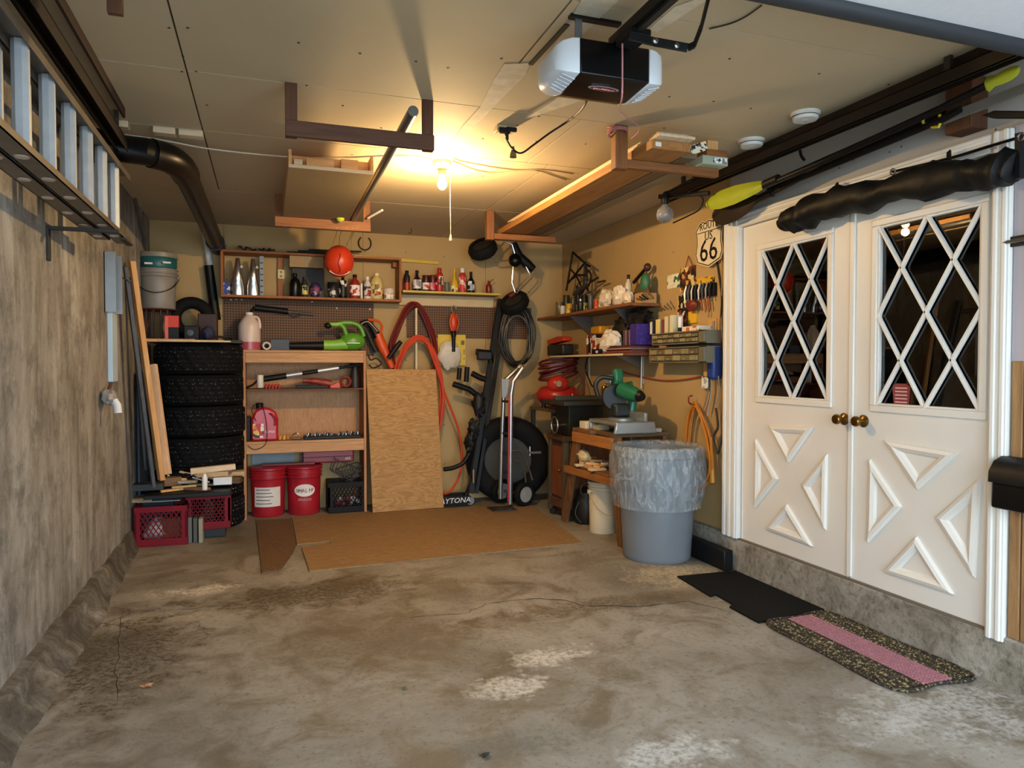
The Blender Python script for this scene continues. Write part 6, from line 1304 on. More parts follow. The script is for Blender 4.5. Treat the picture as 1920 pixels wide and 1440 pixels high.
t = thing('pliers_rack', 'black rack full of pliers on the right wall beside the door casing', 'rack', at(1315, 545, X=XR-.02)); a_, c_ = at(1286, 530, X=XR-.03), at(1338, 556, X=XR-.03)
b = B(); b.box(XR-.03, XR-.0005, c_.y, a_.y, at(1312, 558, X=XR-.03).z, at(1312, 534, X=XR-.03).z); mk(b, 'panel', BLACK, t, bevel=.003)
for k in range(8): y = c_.y+.02+(a_.y-c_.y-.04)*k/7; z = at(1312, 545, X=XR-.03).z; b = B(); b.tube([(XR-.05, y, z-.07), (XR-.045, y+.008, z), (XR-.04, y-.006, z+.05)], [.006, .012, .009], 8); mk(b, 'pliers', (BLACK, STEEL, P('#3a3a40', .4), P('#c9c9cc', .3, .7))[k % 4], t)
for k in range(3): y = c_.y+.06+.05*k; z = at(1312, 558, X=XR-.03).z; b = B(); b.tube([(XR-.03, y, z), (XR-.03, y-.02, z-.1)], .007, 6); mk(b, 'red_handle', P('#8a2418', .5), t)
wallcard('blister_pack', 'yellow and black blister pack hung below the dark framed package', 1273, 1297, 553, 578, prn('#e0b02c', '#1c1814', '#e8e2d4', '#1c1814', '#d8d0c0', sc=30))
wallcard('red_bit_pack', 'black package with a red part hung low on the right wall', 1273, 1290, 579, 612, prn('#221a16', '#8a2a20', '#d8d0c4', '#221a16', sc=30), off=.014)
wallcard('yellow_pack', 'bright yellow square package on the right wall above the organizer', 1290, 1308, 584, 606, P('#e0b028', .5), off=.0)
b = B(); b.sph(at(1297, 572, X=XR-.04), .03, .07, .045, 12, 8, wob=.3, seed=3); one(b, 'red_wire_bundle', P('#6b2016', .5), 'dark red bundle of wire above the yellow package', 'wire')
for i, u in enumerate((1327, 1332)): b = B(); b.tube([at(u, 556, X=XR-.008), at(u+.5, 595, X=XR-.008)], .003, 6); one(b, 'long_bit', P('#a08a50', .35, .6), ('long thin brass rod hanging left of its twin by the plier rack', 'long thin brass rod hanging right of its twin by the plier rack')[i], 'rod')
wallcard('thermometer_back', 'tan wall thermometer with a grey tube near the door casing', 1331, 1345, 598, 640, P('#cba063', .6), 'thermometer', .01)
b = B(); b.tube([at(1338, 602, X=XR-.016), at(1337, 632, X=XR-.016)], .008, 8); one(b, 'grey_scraper', P('#8a8680', .4, .4), 'grey metal blade hanging on the thermometer board', 'blade')
# route sign
t = thing('route_sign', 'white shield-shaped ROUTE US 66 sign on the right wall beside the doors', 'sign', at(1328, 500, X=XR-.01)); SX = XR-.035
def sp(u, v): return at(u, v, X=SX)
c0 = sp(1329, 455); ytop, hw = c0.y, (sp(1303, 455).y-sp(1355, 455).y)/2; zt_, zb_ = sp(1329, 410).z, sp(1329, 501).z; Hh = zt_-zb_
def shield(k, x): 
    o = [(0, 1.0), (.28, .955), (.5, 1.0), (.72, .95), (1.0, .82), (.92, .68), (.90, .5), (1.0, .28), (.85, .12), (.4, .055), (0, 0)]
    full = o+[(-a, z) for a, z in reversed(o[1:-1])]; return [V((x, ytop-a*hw*k, (zt_+zb_)/2+(z-.5)*Hh*k)) for a, z in full]
b = B(); b.prism(shield(1.0, SX), (.004, 0, 0)); mk(b, 'plate', P('#d9c49c', .5), t, smooth=False)
b = B(); pp = [p+V((-.001, 0, 0)) for p in shield(.93, SX)]; b.tube(pp, .0035, 5, True); mk(b, 'border_line', BLACK, t)
b = B(); b.prism([p+V((-.0012, 0, 0)) for p in shield(.9, SX)], (.001, 0, 0)); mk(b, 'field', P('#e8d8b8', .5), t, smooth=False)
TX_ = (0, -1, 0); TU = (0, 0, 1)
text('ROUTE', .07, (SX-.003, ytop, zt_-Hh*.20), TX_, TU, BLACK, t); text('US', .085, (SX-.003, ytop, zt_-Hh*.43), TX_, TU, BLACK, t); text('66', .23, (SX-.003, ytop, zt_-Hh*.86), TX_, TU, BLACK, t)
b = B(); b.box(SX-.003, SX-.0015, ytop-hw*.85, ytop+hw*.85, zt_-Hh*.26, zt_-Hh*.245); mk(b, 'rule', BLACK, t, smooth=False)
# blue box, wires, orange cord
q = at(1337, 680, X=XR-.03); t = thing('junction_box', 'tan and blue electrical box beside the door casing', 'box', q); b = B(); b.box(XR-.05, XR-.0005, q.y-.0, q.y+.09, q.z-.1, q.z+.11); mk(b, 'cover', P('#d1a362', .5), t, bevel=.003); b = B(); b.box(XR-.09, XR-.0005, q.y-.08, q.y-.001, q.z-.12, q.z+.13); mk(b, 'blue_case', P('#1e3a7a', .45), t, bevel=.02)
def wpts(*l, X=XR-.012): return cr([at(u, v, X=X) for u, v in l], 5)
one(B().tube(wpts((1338, 410), (1341, 470), (1347, 510), (1353, 560), (1351, 610), (1354, 650), (1357, 700), (1356, 790), (1358, 830)), .007, 6), 'black_cable', BLACK, 'long black cable running down the wall beside the route sign', 'cable')
one(B().tube(wpts((1352, 440), (1354, 520), (1352, 600), (1357, 680), (1351, 760), (1354, 830)), .005, 6), 'tan_cable', P('#b08a58', .6), 'tan cable running down beside the black one', 'cable')
for i, (a0, b0) in enumerate((((1328, 700), (1318, 770)), ((1333, 700), (1326, 780)), ((1341, 705), (1335, 775)), ((1347, 705), (1342, 760)))):
    one(B().tube(wpts(a0, ((a0[0]+b0[0])/2+4, 735), b0, X=XR-.02-.01*i), .005, 6), 'grey_wire', P(('#7d7a72', '#a8a39a', '#5f5a50', '#8d8880')[i], .5), ('leftmost grey wire below the blue box', 'pale wire second from the left below the blue box', 'dark wire third from the left below the blue box', 'rightmost grey wire below the blue box')[i], 'wire')
wallcard('paper_tag', 'white paper tag hanging from the wires below the blue box', 1316, 1328, 705, 728, prn('#e8eaea', '#a8b0b0', '#e8eaea', '#5a6868', sc=34), 'tag', .002, .03)
coil('orange_cord', 'orange extension cord hung in loops on the right wall behind the trash can', 1311, 835, 17, 76, 0, 20, .009, P('#c9731c', .45), 5, cat='cord', jit=1, seed=4) if False else None
t = thing('extension_cable', 'orange extension cord hung in loops on the right wall behind the trash can', 'cord', at(1308, 770, X=XR-.03))
rnd = random.Random(11)
for j in range(6):
    du = rnd.uniform(-4, 4); l = [(1300+du, 758), (1290+du, 790), (1286+du, 850), (1290+du, 905), (1312+du, 920), (1330+du, 890), (1328+du, 830), (1312+du, 775)]
    b = B(); b.tube(cr([at(u, v+rnd.uniform(-6, 6), X=XR-.02-.012*j) for u, v in l], 4, True), .007, 6, True); mk(b, 'loop', P('#c4701e', .45), t)
b = B(); b.tube(cr([at(1302, 760, X=XR-.005), at(1292, 755, X=XR-.06), at(1292, 744, X=XR-.07), at(1298, 742, X=XR-.04)], 4), .006, 6); mk(b, 'hook', P('#8a2c18', .5), t)
b = B(); b.tube([at(1333, 820, X=XR-.06), at(1336, 905, X=XR-.06)], [.008, .02], 8); mk(b, 'plug_end', P('#c9861e', .5), t)
b = B(); b.tube(wpts((1342, 765), (1346, 800), (1338, 820), (1345, 850), (1352, 830), (1356, 800), X=XR-.04), .009, 6); one(b, 'dark_cable_bundle', P('#3a3630', .5), 'dark cord bundle hanging right of the orange cord', 'cord')
# ================================================================ compressor, saws, bench
cb = at(1040, 770, X=2.75)
# stand for compressor
t = thing('corner_stand', 'low dark stand in the rear right corner carrying the compressor', 'stand', (2.82, 6.55, 0)); ztop = at(1030, 766, Y=6.5).z
b = B(); b.box(2.6, 3.02, 6.32, 6.95, ztop-.03, ztop); mk(b, 'top', wood('#4a3a26', '#75603f', 'X'), t, bevel=.003)
for x in (2.62, 2.98): 
    for y in (6.34, 6.9): b = B(); b.box(x-.02, x+.02, y-.02, y+.02, 0, ztop-.0305); mk(b, 'leg', DARK, t)
t = thing('air_compressor', 'red pancake air compressor on the corner stand', 'compressor', (2.8, 6.5, ztop)); q = at(1038, 735, Y=6.5); cxx = max(2.74, q.x)
b = B(); b.lathe([(.05, .02), (.17, .05), (.22, .11), (.22, .15), (.17, .21), (.06, .235)], (cxx, 6.53, ztop), 28); mk(b, 'tank', P('#a82420', .3), t)
b = B(); b.sph((cxx-.05, 6.4, ztop+.24), .11, .1, .09, 16, 10); mk(b, 'shroud', P('#b02a22', .3), t)
for a in (0.5, 2.6, 4.7): b = B(); b.lathe([(.025, 0), (.02, .06)], (cxx+.14*math.cos(a), 6.53+.14*math.sin(a), ztop+.0005), 8); mk(b, 'foot', BLACK, t)
b = B(); b.lathe([(.03, 0), (.03, .015)], (cxx-.09, 6.3, ztop+.25), 12, (0, -1, 0)); mk(b, 'gauge', CHROME, t)
b = B(); b.box(cxx+.0, cxx+.07, 6.32, 6.325, ztop+.12, ztop+.15); mk(b, 'badge', WHITE, t)
qh = at(1036, 690, Y=6.5); t = thing('hose_bundle', 'dark red air hose coiled on top of the compressor', 'hose', (cxx, 6.5, ztop+.33)); rnd = random.Random(6)
for j in range(7):
    b = B(); R_ = .17+.03*rnd.random(); pts = [V((cxx+.0+R_*math.cos(a)+rnd.uniform(-.012, .012), 6.52+R_*.8*math.sin(a), ztop+.325+.024*j+.02*math.sin(a+j)+.04*math.cos(a))) for a in [2*math.pi*k/14 for k in range(14)]]
    b.tube(cr(pts, 3, True), .0125, 7, True); mk(b, 'loop', P('#521a1c', .45), t)
# table saw on wooden cabinet
tx0, ty0 = 2.60, 6.02
t = thing('table_saw', 'old table saw with dark iron top on a worn wooden cabinet', 'table saw', (2.75, 6.1, 0)); CB = {a: wood('#2e1c10', '#5c3a20', a) for a in 'XYZ'}; IR = P('#3a382f', .45, .5)
f0 = at(1012, 960, Z=0); tz_ = at(1080, 750, Y=6.0).z
cx0, cx1, cy0, cy1 = 2.52, 2.98, 5.86, 6.24
b = B(); b.box(cx0+.02, cx1, cy0+.02, cy1, .09, .72); mk(b, 'cabinet', CB['Z'], t, bevel=.004)
for (ya, yb) in ((cy0+.0, cy0+.05), (cy1-.05, cy1)): b = B(); b.box(cx0, cx0+.05, ya, yb, .05, .74); mk(b, 'corner_post', wood('#3a3424', '#5c5238', 'Z'), t, bevel=.003)
b = B(); b.box(cx0+.005, cx0+.0195, cy0+.06, cy1-.06, .2, .66); dr = mk(b, 'door', wood('#5a2c14', '#84481f', 'Z'), t, bevel=.006)
b = B(); b.sph((cx0-.008, cy0+.09, .45), .014, .014, .014, 8, 6); mk(b, 'knob', BRASS, dr)
b = B(); b.box(cx0+.002, cx0+.0195, cy0+.06, cy1-.06, .1, .18); mk(b, 'drawer', wood('#4a2a14', '#74441f', 'Y'), t, bevel=.004)
b = B(); b.box(cx0+.06, cx1, cy0-.0, cy0+.0195, .1, .7); mk(b, 'end_panel', CB['Z'], t, bevel=.004)
b = B(); b.box(cx0-.015, cx1, cy0-.015, cy1, .72, .76); mk(b, 'cap_board', CB['Y'], t, bevel=.004)
b = B(); b.box(cx0+.06, cx1-.06, cy0+.03, cy1-.04, .7605, tz_-.04); mk(b, 'saw_body', P('#252318', .5, .4), t, bevel=.01)
b = B(); b.box(cx0-.05, cx1+.03, cy0-.12, cy1+.05, tz_-.0395, tz_); mk(b, 'iron_top', IR, t, bevel=.006)
b = B(); b.box(cx0-.06, cx1+.03, cy0+.05, cy0+.09, tz_+.0005, tz_+.045); mk(b, 'rip_fence', P('#4a463a', .4, .5), t, bevel=.005)
b = B(); b.ring(.075, .009, (cx0-.04, cy0+.12, .86), (1, 0, 0), 22, 8); hw_ = mk(b, 'hand_wheel', STEEL, t); b = B(); b.tube([(cx0+.06, cy0+.12, .86), (cx0-.05, cy0+.12, .86)], .012, 8); mk(b, 'axle', STEEL, hw_)
for x in (cx0+.03, cx1-.05): 
    for y in (cy0+.04, cy1-.05): b = B(); b.lathe([(.035, -.012), (.035, .012)], (x, y, .0355), 14, (1, .3, 0)); mk(b, 'caster', DARK, t)
t = thing('bench_vise', 'small steel clamp vise fixed to the table saw cabinet front', 'vise', at(1008, 848, X=2.5)); q = at(1010, 848, X=2.48)
b = B(); b.box(q.x-.1, q.x+.02, q.y-.015, q.y+.015, q.z-.01, q.z+.01); mk(b, 'bar', P('#8a8270', .35, .7), t); b = B(); b.tube([(q.x-.09, q.y, q.z-.03), (q.x-.09, q.y, q.z+.06)], .01, 8); mk(b, 'screw', STEEL, t)
# sawhorse bench with shelf
t = thing('saw_bench', 'rough wooden sawhorse bench with splayed legs holding the miter saw', 'bench', (2.75, 5.3, 0)); SH = {a: wood('#54351c', '#8f6034', a) for a in 'XYZ'}
bt = .875
b = B(); b.box(2.47, 3.0, 5.20, 5.56, bt-.03, bt); mk(b, 'top_board', SH['X'], t, bevel=.003)
b = B(); b.box(2.52, 3.02, 4.90, 5.19, bt-.03, bt); mk(b, 'top_board', wood('#46321e', '#6e5535', 'X'), t, bevel=.003)
legs = (((2.50, 5.50, bt-.031), (2.53, 5.86, 0)), ((2.54, 4.96, bt-.031), (2.585, 4.87, 0)), ((2.96, 5.48, bt-.031), (2.98, 5.80, 0)), ((2.97, 4.93, bt-.031), (2.99, 4.86, 0)))
for i, (p, q) in enumerate(legs): b = B(); b.bar(p, q, .085, .04, (1, 0, 0)); mk(b, 'leg', SH['Z'], t, bevel=.003)
b = B(); b.bar((2.475, 5.55, bt-.075), (2.5, 4.88, bt-.075), .03, .085); mk(b, 'apron', wood('#8a5526', '#b87a3c', 'Y'), t, bevel=.003)
sz = .55; b = B(); b.box(2.50, 2.97, 4.95, 5.68, sz-.02, sz); mk(b, 'low_shelf', SH['Y'], t, bevel=.003)
b = B(); b.bar((2.47, 5.72, sz-.05), (2.52, 4.84, sz-.05), .03, .06); mk(b, 'stretcher', wood('#7a4c22', '#a86c34', 'Y'), t, bevel=.003)
for i in range(9):
    x, y = 2.53+.06*(i % 3), 5.2+.045*i; b = B(); b.box(-.07, .07, -.03, .03, 0, .018); b.xf(Matrix.Translation((x, y, sz+.001+.019*(i % 3))) @ Matrix.Rotation(.5*i, 4, 'Z'))
    one(b, 'pale_offcut', (PALE, PINE)[i % 2]['X'], 'pale offcut in the small heap on the sawhorse bench shelf', 'offcut', 'offcuts on the bench shelf', bevel=.002)
b = B(); b.sph((2.55, 5.5, sz+.085), .05, .09, .05, wob=.3, seed=4); one(b, 'cream_rag', P('#d8c69a', .8), 'cream rag on top of the offcuts on the bench shelf', 'rag', ang=15)
# miter saw
t = thing('miter_saw', 'green compound miter saw on the sawhorse bench', 'miter saw', (2.72, 5.2, bt)); GN = P('#1f6a4a', .35); mz = bt+.001; SV = P('#aab0b0', .35, .7); mx, my = 2.70, 5.14
b = B(); b.prism([(mx-.12, my-.26, mz), (mx-.12, my-.26, mz+.095), (mx-.12, my+.26, mz+.095), (mx-.12, my+.26, mz), (mx-.12, my+.17, mz), (mx-.12, my+.13, mz+.04), (mx-.12, my-.13, mz+.04), (mx-.12, my-.17, mz)], (.3, 0, 0)); 
bm0 = B(); bm0.prism([(mx-.2, my-.3, mz), (mx+.17, my-.3, mz), (mx+.15, my-.3, mz+.09), (mx-.18, my-.3, mz+.09)], (0, .03, 0)); bm0.box(mx-.18, mx+.15, my-.27, my+.2, mz+.06, mz+.09); bm0.box(mx-.18, mx+.15, my+.17, my+.2, mz, mz+.06); mk(bm0, 'base', SV, t, bevel=.008)
b = B(); b.lathe([(.11, .0905), (.11, .105), (.1, .11)], (mx-.01, my-.05, mz), 24); mk(b, 'turntable', P('#8f9594', .4, .6), t)
b = B(); b.box(mx+.06, mx+.085, my-.3, my+.28, mz+.0905, mz+.16); mk(b, 'fence', SV, t, bevel=.004)
b = B(); b.tube([(mx+.1, my+.0, mz+.1), (mx+.12, my, mz+.24), (mx+.06, my, mz+.38)], [.045, .04, .05], 12); mk(b, 'arm', GN, t)
b = B(); b.lathe([(.1, -.02), (.105, -.015), (.105, .015), (.1, .02)], (mx-.03, my+.03, mz+.27), 28, (.2, 1, 0)); mk(b, 'blade_guard', P('#1d2222', .45, .3), t)
b = B(); b.box(mx-.07, mx+.07, my-.06, my+.1, mz+.111, mz+.22); mk(b, 'carriage', P('#2b302f', .45, .4), t, bevel=.02)
b = B(); b.tube([(mx+.0, my-.05, mz+.33), (mx+.02, my-.2, mz+.3), (mx+.03, my-.27, mz+.29)], [.065, .06, .045], 16); mk(b, 'motor', GN, t)
b = B(); b.tube([(mx+.03, my-.27, mz+.29), (mx+.035, my-.31, mz+.285)], [.046, .03], 14); mk(b, 'motor_cap', BLACK, t)
b = B(); b.tube(cr([(mx-.04, my+.04, mz+.42), (mx-.12, my+.08, mz+.43), (mx-.17, my+.1, mz+.37), (mx-.15, my+.09, mz+.28)], 4), .019, 10); mk(b, 'handle', P('#14181a', .5), t)
b = B(); b.box(mx-.03, mx+.05, my+.02, my+.09, mz+.36, mz+.5); mk(b, 'gear_case', GN, t, bevel=.02)
b = B(); b.lathe([(.028, 0), (.028, .07), (.02, .08)], (mx-.05, my+.17, mz+.28), 12, (0, 0, 1)); mk(b, 'knob', BRASS, t)
b = B(); b.box(mx-.04, mx+.03, my+.1, my+.2, mz+.37, mz+.45); mk(b, 'head_cover', SV, t, bevel=.012)
b = B(); b.sph((mx+.12, my+.22, mz+.2), .05, .06, .09, 12, 8, wob=.1); mk(b, 'dust_bag', P('#2a2420', .8), t)
for i, (x, y, c, lb) in enumerate(((2.55, 5.42, '#d8cfae', 'cream carton of screws on the far end of the bench'), (2.60, 5.28, '#b3a67c', 'tan box beside the cream carton on the bench'))): one(B().box(x-.05, x+.05, y-.06, y+.06, bt+.0005, bt+.06-.012*i), 'screw_box', P(c, .6), lb, 'box', bevel=.002)
q = at(1215, 805, X=2.9); one(B().box(2.88, 2.96, 4.92, 4.98, bt+.0005, bt+.03), 'foil_pack', P('#c9c9c6', .3, .5), 'small silvery pack at the near end of the bench', 'pack', bevel=.003)
# under bench
q = at(1140, 1003, Z=0); pail('white_bucket', 'cream white plastic bucket under the sawhorse bench', (q.x+.02, q.y+.13, 0), .125, .43, P('#e0d2b4', .45), P('#cbb98f', .5), True, .9, 3)
t = thing('shop_vac', 'dark shop vacuum with a wire handle under the bench', 'vacuum', (2.66, 5.52, 0)); q = at(1108, 985, Z=0); vx, vy = q.x+.02, q.y+.13
b = B(); b.lathe([(.11, 0), (.12, .02), (.12, .2), (.1, .24), (.1, .28), (.06, .31)], (vx, vy, 0), 20); mk(b, 'drum', P('#17140f', .5), t)
b = B(); b.ring(.07, .006, (vx-.02, vy-.08, .3), (.3, 1, 0), 18, 6); mk(b, 'handle', STEEL, t); b = B(); b.tube(cr([(vx-.1, vy-.05, .2), (vx-.14, vy-.06, .1), (vx-.1, vy-.1, .02)], 4), .01, 6); mk(b, 'cord', BLACK, t)
# trash can with clear liner
q = at(1245, 1057, Z=0); R0 = .245; tc = V((q.x+.02, q.y+R0, 0)); Hc = .80; tc.x = 2.70
tc = V((2.705, 4.56, 0))
t = thing('trash_can', 'grey-blue plastic trash can with a clear liner folded over its rim', 'trash can', tc); TB = P('#747a80', .42, var=.1, sc=5)
rib = lambda a, i: 1+(.012 if (int(a/(2*math.pi)*16) % 2) and 1 < i < 5 else 0)
b = B(); b.lathe([(.235, 0), (.242, .01), (.245, .03), (.262, .3), (.278, .6), (.285, .74), (.30, .75), (.302, .79), (.292, .8), (.278, .79), (.235, .03), (.0, .02)], tc, 64, wob=rib, cap=False); b.lathe([(.001, .004), (.235, .002)], tc, 64, cap=False); mk(b, 'body', TB, t, ang=30)
for a in (.2, .2+math.pi): d = V((math.cos(a), math.sin(a), 0)); s_ = V((-d.y, d.x, 0)); b = B(); b.tube(cr([tc+d*.275+s_*.08+V((0, 0, .62)), tc+d*.325+s_*.06+V((0, 0, .6)), tc+d*.325-s_*.06+V((0, 0, .6)), tc+d*.275-s_*.08+V((0, 0, .62))], 4), .014, 8); mk(b, 'handle', TB, t)
nz = lambda a, i: 1+.045*noise.noise(V((math.cos(a)*2.2, math.sin(a)*2.2, i*.55)))+.02*noise.noise(V((math.cos(a)*7, math.sin(a)*7, i*.9)))
pr = [(.255, .30), (.262, .55), (.275, .74), (.297, .81), (.315, .828), (.33, .815), (.345, .74), (.352, .66), (.35, .58), (.342, .50), (.325, .43), (.318, .40), (.316, .385)]
b = B(); b.lathe(pr, tc, 72, cap=False, wob=nz); mk(b, 'liner', film(), t, ang=180)
# dark block at the foot of the casing
one(B().box(2.93, 3.005, 4.06, 4.55, 0, .14), 'black_kerb_block', BLACK, 'black plastic length of edging lying against the curb behind the trash can', 'edging', bevel=.008)
# ================================================================ mats
m4 = [at(1270, 1080, Z=.01), at(1385, 1069, Z=.01), at(1548, 1142, Z=.01), at(1422, 1166, Z=.01), at(1368, 1137, Z=.01), at(1374, 1132, Z=.01), at(1342, 1114, Z=.01), at(1332, 1117, Z=.01)]
b = B(); b.prism([V((min(p.x, 3.0), p.y, .001)) for p in m4], (0, 0, .01)); mm = NT('ribbed_black_mat'); vv = mm.co((1, 60, 1), rnd=False); mm.bump(mm.noi(vv, 4, 2), .6, .004)
one(b, 'door_mat', mm.fin('#0c0c0b', .8, **{'Specular IOR Level': .2}), 'black rubber mat with a notched edge on the floor below the far white door', 'mat', smooth=False)
# braided rug: three bands of stitches
R1 = [at(1443, 1172, Z=.012), at(1545, 1149, Z=.012), at(1832, 1270, Z=.012), at(1682, 1299, Z=.012)]
ra, rb_, rc_, rd = V((2.545, 3.155)), V((2.985, 3.185)), V((2.995, 2.29)), V((2.545, 2.30))
t = thing('woven_rug', 'braided rug with a pink centre stripe between speckled brown bands', 'rug', (2.77, 2.73, 0))
def rp(s_, u_): e = ra.lerp(rb_, s_); f_ = rd.lerp(rc_, s_); return e.lerp(f_, u_)
PK = P('#a8717a', .9, var=.35, sc=60); BRN = speck('#3b3020', '#a8976a', 75, .56, .95); BR2 = speck('#2c241a', '#8a7a58', 75, .58, .95)
rows = 21
for k in range(rows):
    b = B(); nn = 60; vs = []; s0 = (k+.5)/rows; m = PK if .33 < s0 < .70 else (BRN if k % 2 else BR2); w = .44/rows*.53
    pts = []
    for i in range(nn*2+1):
        u_ = i/(nn*2); p = rp(s0, .012+.976*u_); pts.append(V((p.x+.0016*math.sin(i*2.1+k), p.y, .0085+.0022*(i % 2))))
    b.tube(pts, [w*(.92+.12*(i % 2)) for i in range(len(pts))], 6, flat=.62); mk(b, 'braid_row', m, t)
b = B(); b.tube(cr([V((*rp(s_, u_), .008)) for s_, u_ in ((0, .02), (.5, 0.0), (1, .02), (1.01, .5), (1, .98), (.5, 1.0), (0, .98), (-.01, .5))], 6, True), .008, 6, True); mk(b, 'bound_edge', BR2, t)
# black mailbox-like bag at the right edge
q = at(1888, 912, X=XR-.16); t = thing('mailbox', 'black mailbox hung on the bare studs at the right edge', 'mailbox', q)
ya, yb = at(1857, 905, X=2.93).y, at(1930, 905, X=2.93).y; z0, z1 = at(1880, 960, X=2.93).z, at(1880, 863, X=2.93).z
b = B(); b.prism([(XR-.036, ya, z0), (2.93, ya, z0+.01), (2.935, ya, z0+(z1-z0)*.72), (2.96, ya, z0+(z1-z0)*.92), (3.0, ya, z1), (XR-.036, ya, z1)], (0, yb-ya, 0)); mk(b, 'box', BLACKG, t, bevel=.01)
b = B(); b.prism([(2.922, ya+.006, z0+(z1-z0)*.55), (2.925, ya+.006, z0+(z1-z0)*.76), (2.955, ya+.006, z0+(z1-z0)*.955), (3.0, ya+.006, z1+.008), (XR-.036, ya+.006, z1+.008), (XR-.036, ya+.006, z1+.002), (3.0, ya+.006, z1+.0005), (2.962, ya+.006, z0+(z1-z0)*.93), (2.934, ya+.006, z0+(z1-z0)*.72), (2.93, ya+.006, z0+(z1-z0)*.55)], (0, yb-ya-.012, 0)); mk(b, 'lid', BLACK, t)
# ================================================================ paddles, bag and lamp over the doors
def paddle(label, pts, tip, X, sh, bl, wide=.085, tipw=None):
    t = thing('kayak_paddle', label, 'paddle', pts[0])
    b = B(); b.tube(pts, .016, 10); mk(b, 'shaft', BLACK, t)
    for tp, base in tip:
        d = (tp-base).normalized(); s_ = d.cross(V((1, 0, 0))).normalized(); n_ = d.cross(s_).normalized(); L = (tp-base).length; b = B(); vs = []
        wide = wide if tp.y > base.y else .028
        prof = [(0, .02), (.1, .035), (.28, wide*.8), (.5, wide), (.75, wide), (.92, wide*.75), (1.0, wide*.35)]
        for f_, w in prof:
            for k, (a, c) in enumerate(((-1, 0), (-.5, .010), (0, .014), (.5, .010), (1, 0), (0, -.004))): vs.append(base+d*(L*f_)+s_*(a*w)+n_*(c))
        b.add(vs, [(j*6+k, j*6+(k+1) % 6, (j+1)*6+(k+1) % 6, (j+1)*6+k) for j in range(len(prof)-1) for k in range(6)]+[tuple(range(6)), tuple(36+k for k in range(6))]); mk(b, 'blade', bl, t)
    b = B(); m_ = tip[0][1]; b.tube([m_, m_+(pts[-1]-m_).normalized()*.12], .026, 10); mk(b, 'ferrule', BLACK, t)
    return t
GB = P('#a9b52c', .4); KX = 2.84
A_ = lambda u, v, X=KX: at(u, v, X=X)
paddle('black kayak paddle with yellow-green blades slung under the ceiling over the doors', [A_(1432, 350), A_(1560, 295), A_(1760, 205), A_(1850, 160)], [(A_(1326, 383), A_(1434, 346)), (A_(1912, 130), A_(1848, 160))], KX, BLACK, GB, .06)
paddle('kayak paddle with a dark brown blade slung just below the yellow-green one', [A_(1418, 378, 2.93), A_(1500, 335, 2.93), A_(1765, 225, 2.93), A_(1800, 205, 2.93)], [(A_(1338, 405, 2.93), A_(1424, 372, 2.93))], 2.93, BLACK, P('#2a211a', .3), .09)
t = thing('pole_bundle', 'bundle of black poles running above the paddles along the right wall', 'poles', A_(1500, 320, 2.9))
for i in range(4): b = B(); b.tube([A_(1440, 345+4*i, 2.97), A_(1770, 200+6*i, 2.97)], .013, 8); mk(b, 'pole', BLACK, t)
b = B(); b.tube(cr([A_(1500, 282, 2.9), A_(1502, 292, 2.9), A_(1508, 300, 2.9)], 3), .008, 6); mk(b, 'strap', BLACK, t)
q = A_(1796, 200, 2.97); t = thing('hanger_block', 'brown wooden block fixed over the doors holding the paddles', 'block', q); za, zb = A_(1796, 246, 2.97).z, A_(1796, 150, 2.97).z; y0_, y1_ = A_(1822, 200, 2.97).y, A_(1772, 200, 2.97).y
b = B(); b.box(2.97, XR-.009, y0_, y1_, za, zb); mk(b, 'block', RB['Z'], t, bevel=.004)
for dy in (.01, .03): b = B(); b.lathe([(.007, 0), (.006, .004)], (2.97, y0_+dy+.03, za+.1), 8, (-1, 0, 0)); mk(b, 'screw', STEEL, t)
p, q = A_(1770, 224, 2.955), A_(1925, 165, 2.955); one(B().bar(p, q, .012, .045), 'alu_strip', P('#a5a196', .4, .6), 'flat silver metal strip screwed across the brown block', 'strip', bevel=.002)
b = B(); b.tube(cr([A_(1762, 215, 2.93), A_(1760, 238, 2.93), A_(1732, 232, 2.93), A_(1733, 218, 2.93)], 3), .007, 8); one(b, 'yellow_hook', P('#d8c02c', .4), 'yellow coated hook beside the brown block', 'hook')
p = [A_(1838, 217, 2.9), A_(1862, 207, 2.9), A_(1935, 208, 2.9), A_(1935, 222, 2.9), A_(1862, 222, 2.9)]; b = B(); b.prism(p, (.03, 0, 0)); one(b, 'spare_paddle', BLACK, 'pointed black paddle tip jutting in at the right edge', 'paddle', bevel=.005)
# long black bag
t = thing('long_bag', 'long black fabric bag strapped above the white doors', 'bag', A_(1680, 350, 2.95)); BX = 2.93
px = [(1468, 424), (1482, 415), (1505, 402), (1550, 386), (1610, 372), (1690, 350), (1760, 337), (1830, 324), (1880, 318), (1908, 317)]
rr = [.06, .09, .105, .098, .095, .092, .085, .085, .088, .08]
cl = cr([A_(u, v, BX) for u, v in px], 5); rads = []
for i in range(len(cl)): f_ = i/5; j = min(int(f_), len(rr)-2); rads.append((rr[j]+(rr[j+1]-rr[j])*(f_-j))*(1+.22*noise.noise(V((i*.5, 3, 1))))*.82)
b = B(); b.tube(cl, rads, 14); b.v = [p_+V((0, noise.noise(p_*7)*.03, noise.noise(p_*8+V((5, 0, 0)))*.034+noise.noise(p_*22)*.009)) for p_ in b.v]; mk(b, 'sack', P('#0a0909', .55, bump=.6, sc=5, **{'Specular IOR Level': .3}), t, ang=60)
for u, v in ((1569, 360), (1779, 300)): b = B(); b.bar(A_(u, v-16, BX+.05), A_(u+1, v+18, BX-.02), .02, .008, (1, 0, 0)); mk(b, 'strap', BLACK, t)
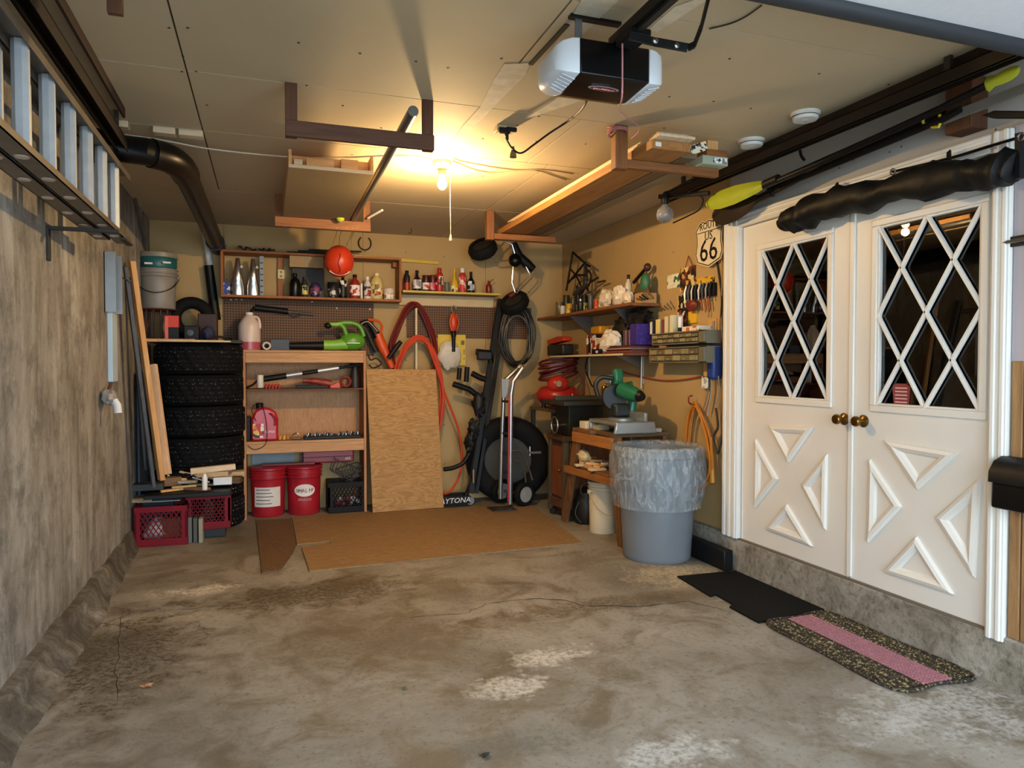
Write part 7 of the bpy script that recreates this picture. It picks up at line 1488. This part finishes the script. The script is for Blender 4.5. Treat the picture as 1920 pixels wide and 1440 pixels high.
b = B(); b.tube(cr([A_(1674, 322, BX+.04), A_(1780, 297, BX+.04), A_(1850, 276, BX+.04), A_(1930, 252, BX+.04)], 4), .012, 6, flat=.5); mk(b, 'long_strap', BLACK, t)
b = B(); b.bar(A_(1912, 250, BX), A_(1912, 335, BX), .02, .03, (1, 0, 0)); mk(b, 'end_strap', BLACK, t)
for u, v in ((1674, 322), (1915, 256)): b = B(); b.ring(.014, .004, A_(u, v, BX-.03), (1, 0, 0), 14, 6); mk(b, 'grommet', CHROME, t)
# unlit clear lamp on a string
q = A_(1247, 366, 2.62); t = thing('string_lamp', 'unlit clear globe bulb hanging from a black string light beside the route sign', 'lamp', q)
b = B(); b.lathe([(.012, .02), (.02, .0), (.024, -.03), (.022, -.06), (.018, -.065)], q, 14); mk(b, 'socket', BLACK, t)
b = B(); b.lathe([(.018, -.064), (.028, -.078), (.05, -.1), (.06, -.13), (.053, -.165), (.03, -.187), (.002, -.193)], q, 20); mk(b, 'globe', P('#c9ccce', .08, 0.0, **{'Transmission Weight': .75}), t)
b = B(); b.tube(cr([A_(1262, 418, 2.7), A_(1290, 405, 2.75), A_(1312, 392, 2.78), A_(1318, 372, 2.8), A_(1300, 362, 2.75)], 4), .005, 6); mk(b, 'cord', BLACK, t)
b = B(); b.tube(cr([q+V((0, 0, .02)), A_(1258, 357, 2.66), A_(1300, 335, 2.7), A_(1345, 318, 2.74)], 4), .008, 6); mk(b, 'lead', BLACK, t)
p, q2 = A_(1236, 369, 2.62), A_(1330, 362, 2.8); one(B().bar(p, q2, .03, .03), 'black_bar', BLACK, 'short black bar projecting behind the unlit globe bulb', 'bar', bevel=.004)
# crushed leaves and bits on the floor
for i, (u, v, s_) in enumerate(((275, 1287, .03), (758, 1291, .02), (910, 1418, .025))):
    q = at(u, v, Z=.004); b = B(); pts = [q+V((s_*math.cos(a)*(1 if k % 2 else .5), s_*math.sin(a)*(.8 if k % 2 else .4), .004*(k % 3))) for k, a in enumerate([2*math.pi*j/10 for j in range(10)])]; b.prism(pts, (0, 0, .0015))
    one(b, 'dry_leaf', P(('#b5835a', '#6e6350', '#2e2c28')[i], .8), ('light brown dry leaf on the floor at lower left', 'greyish dry leaf on the floor left of the white stain', 'dark leaf near the bottom edge of the photo')[i], 'leaf', smooth=False)
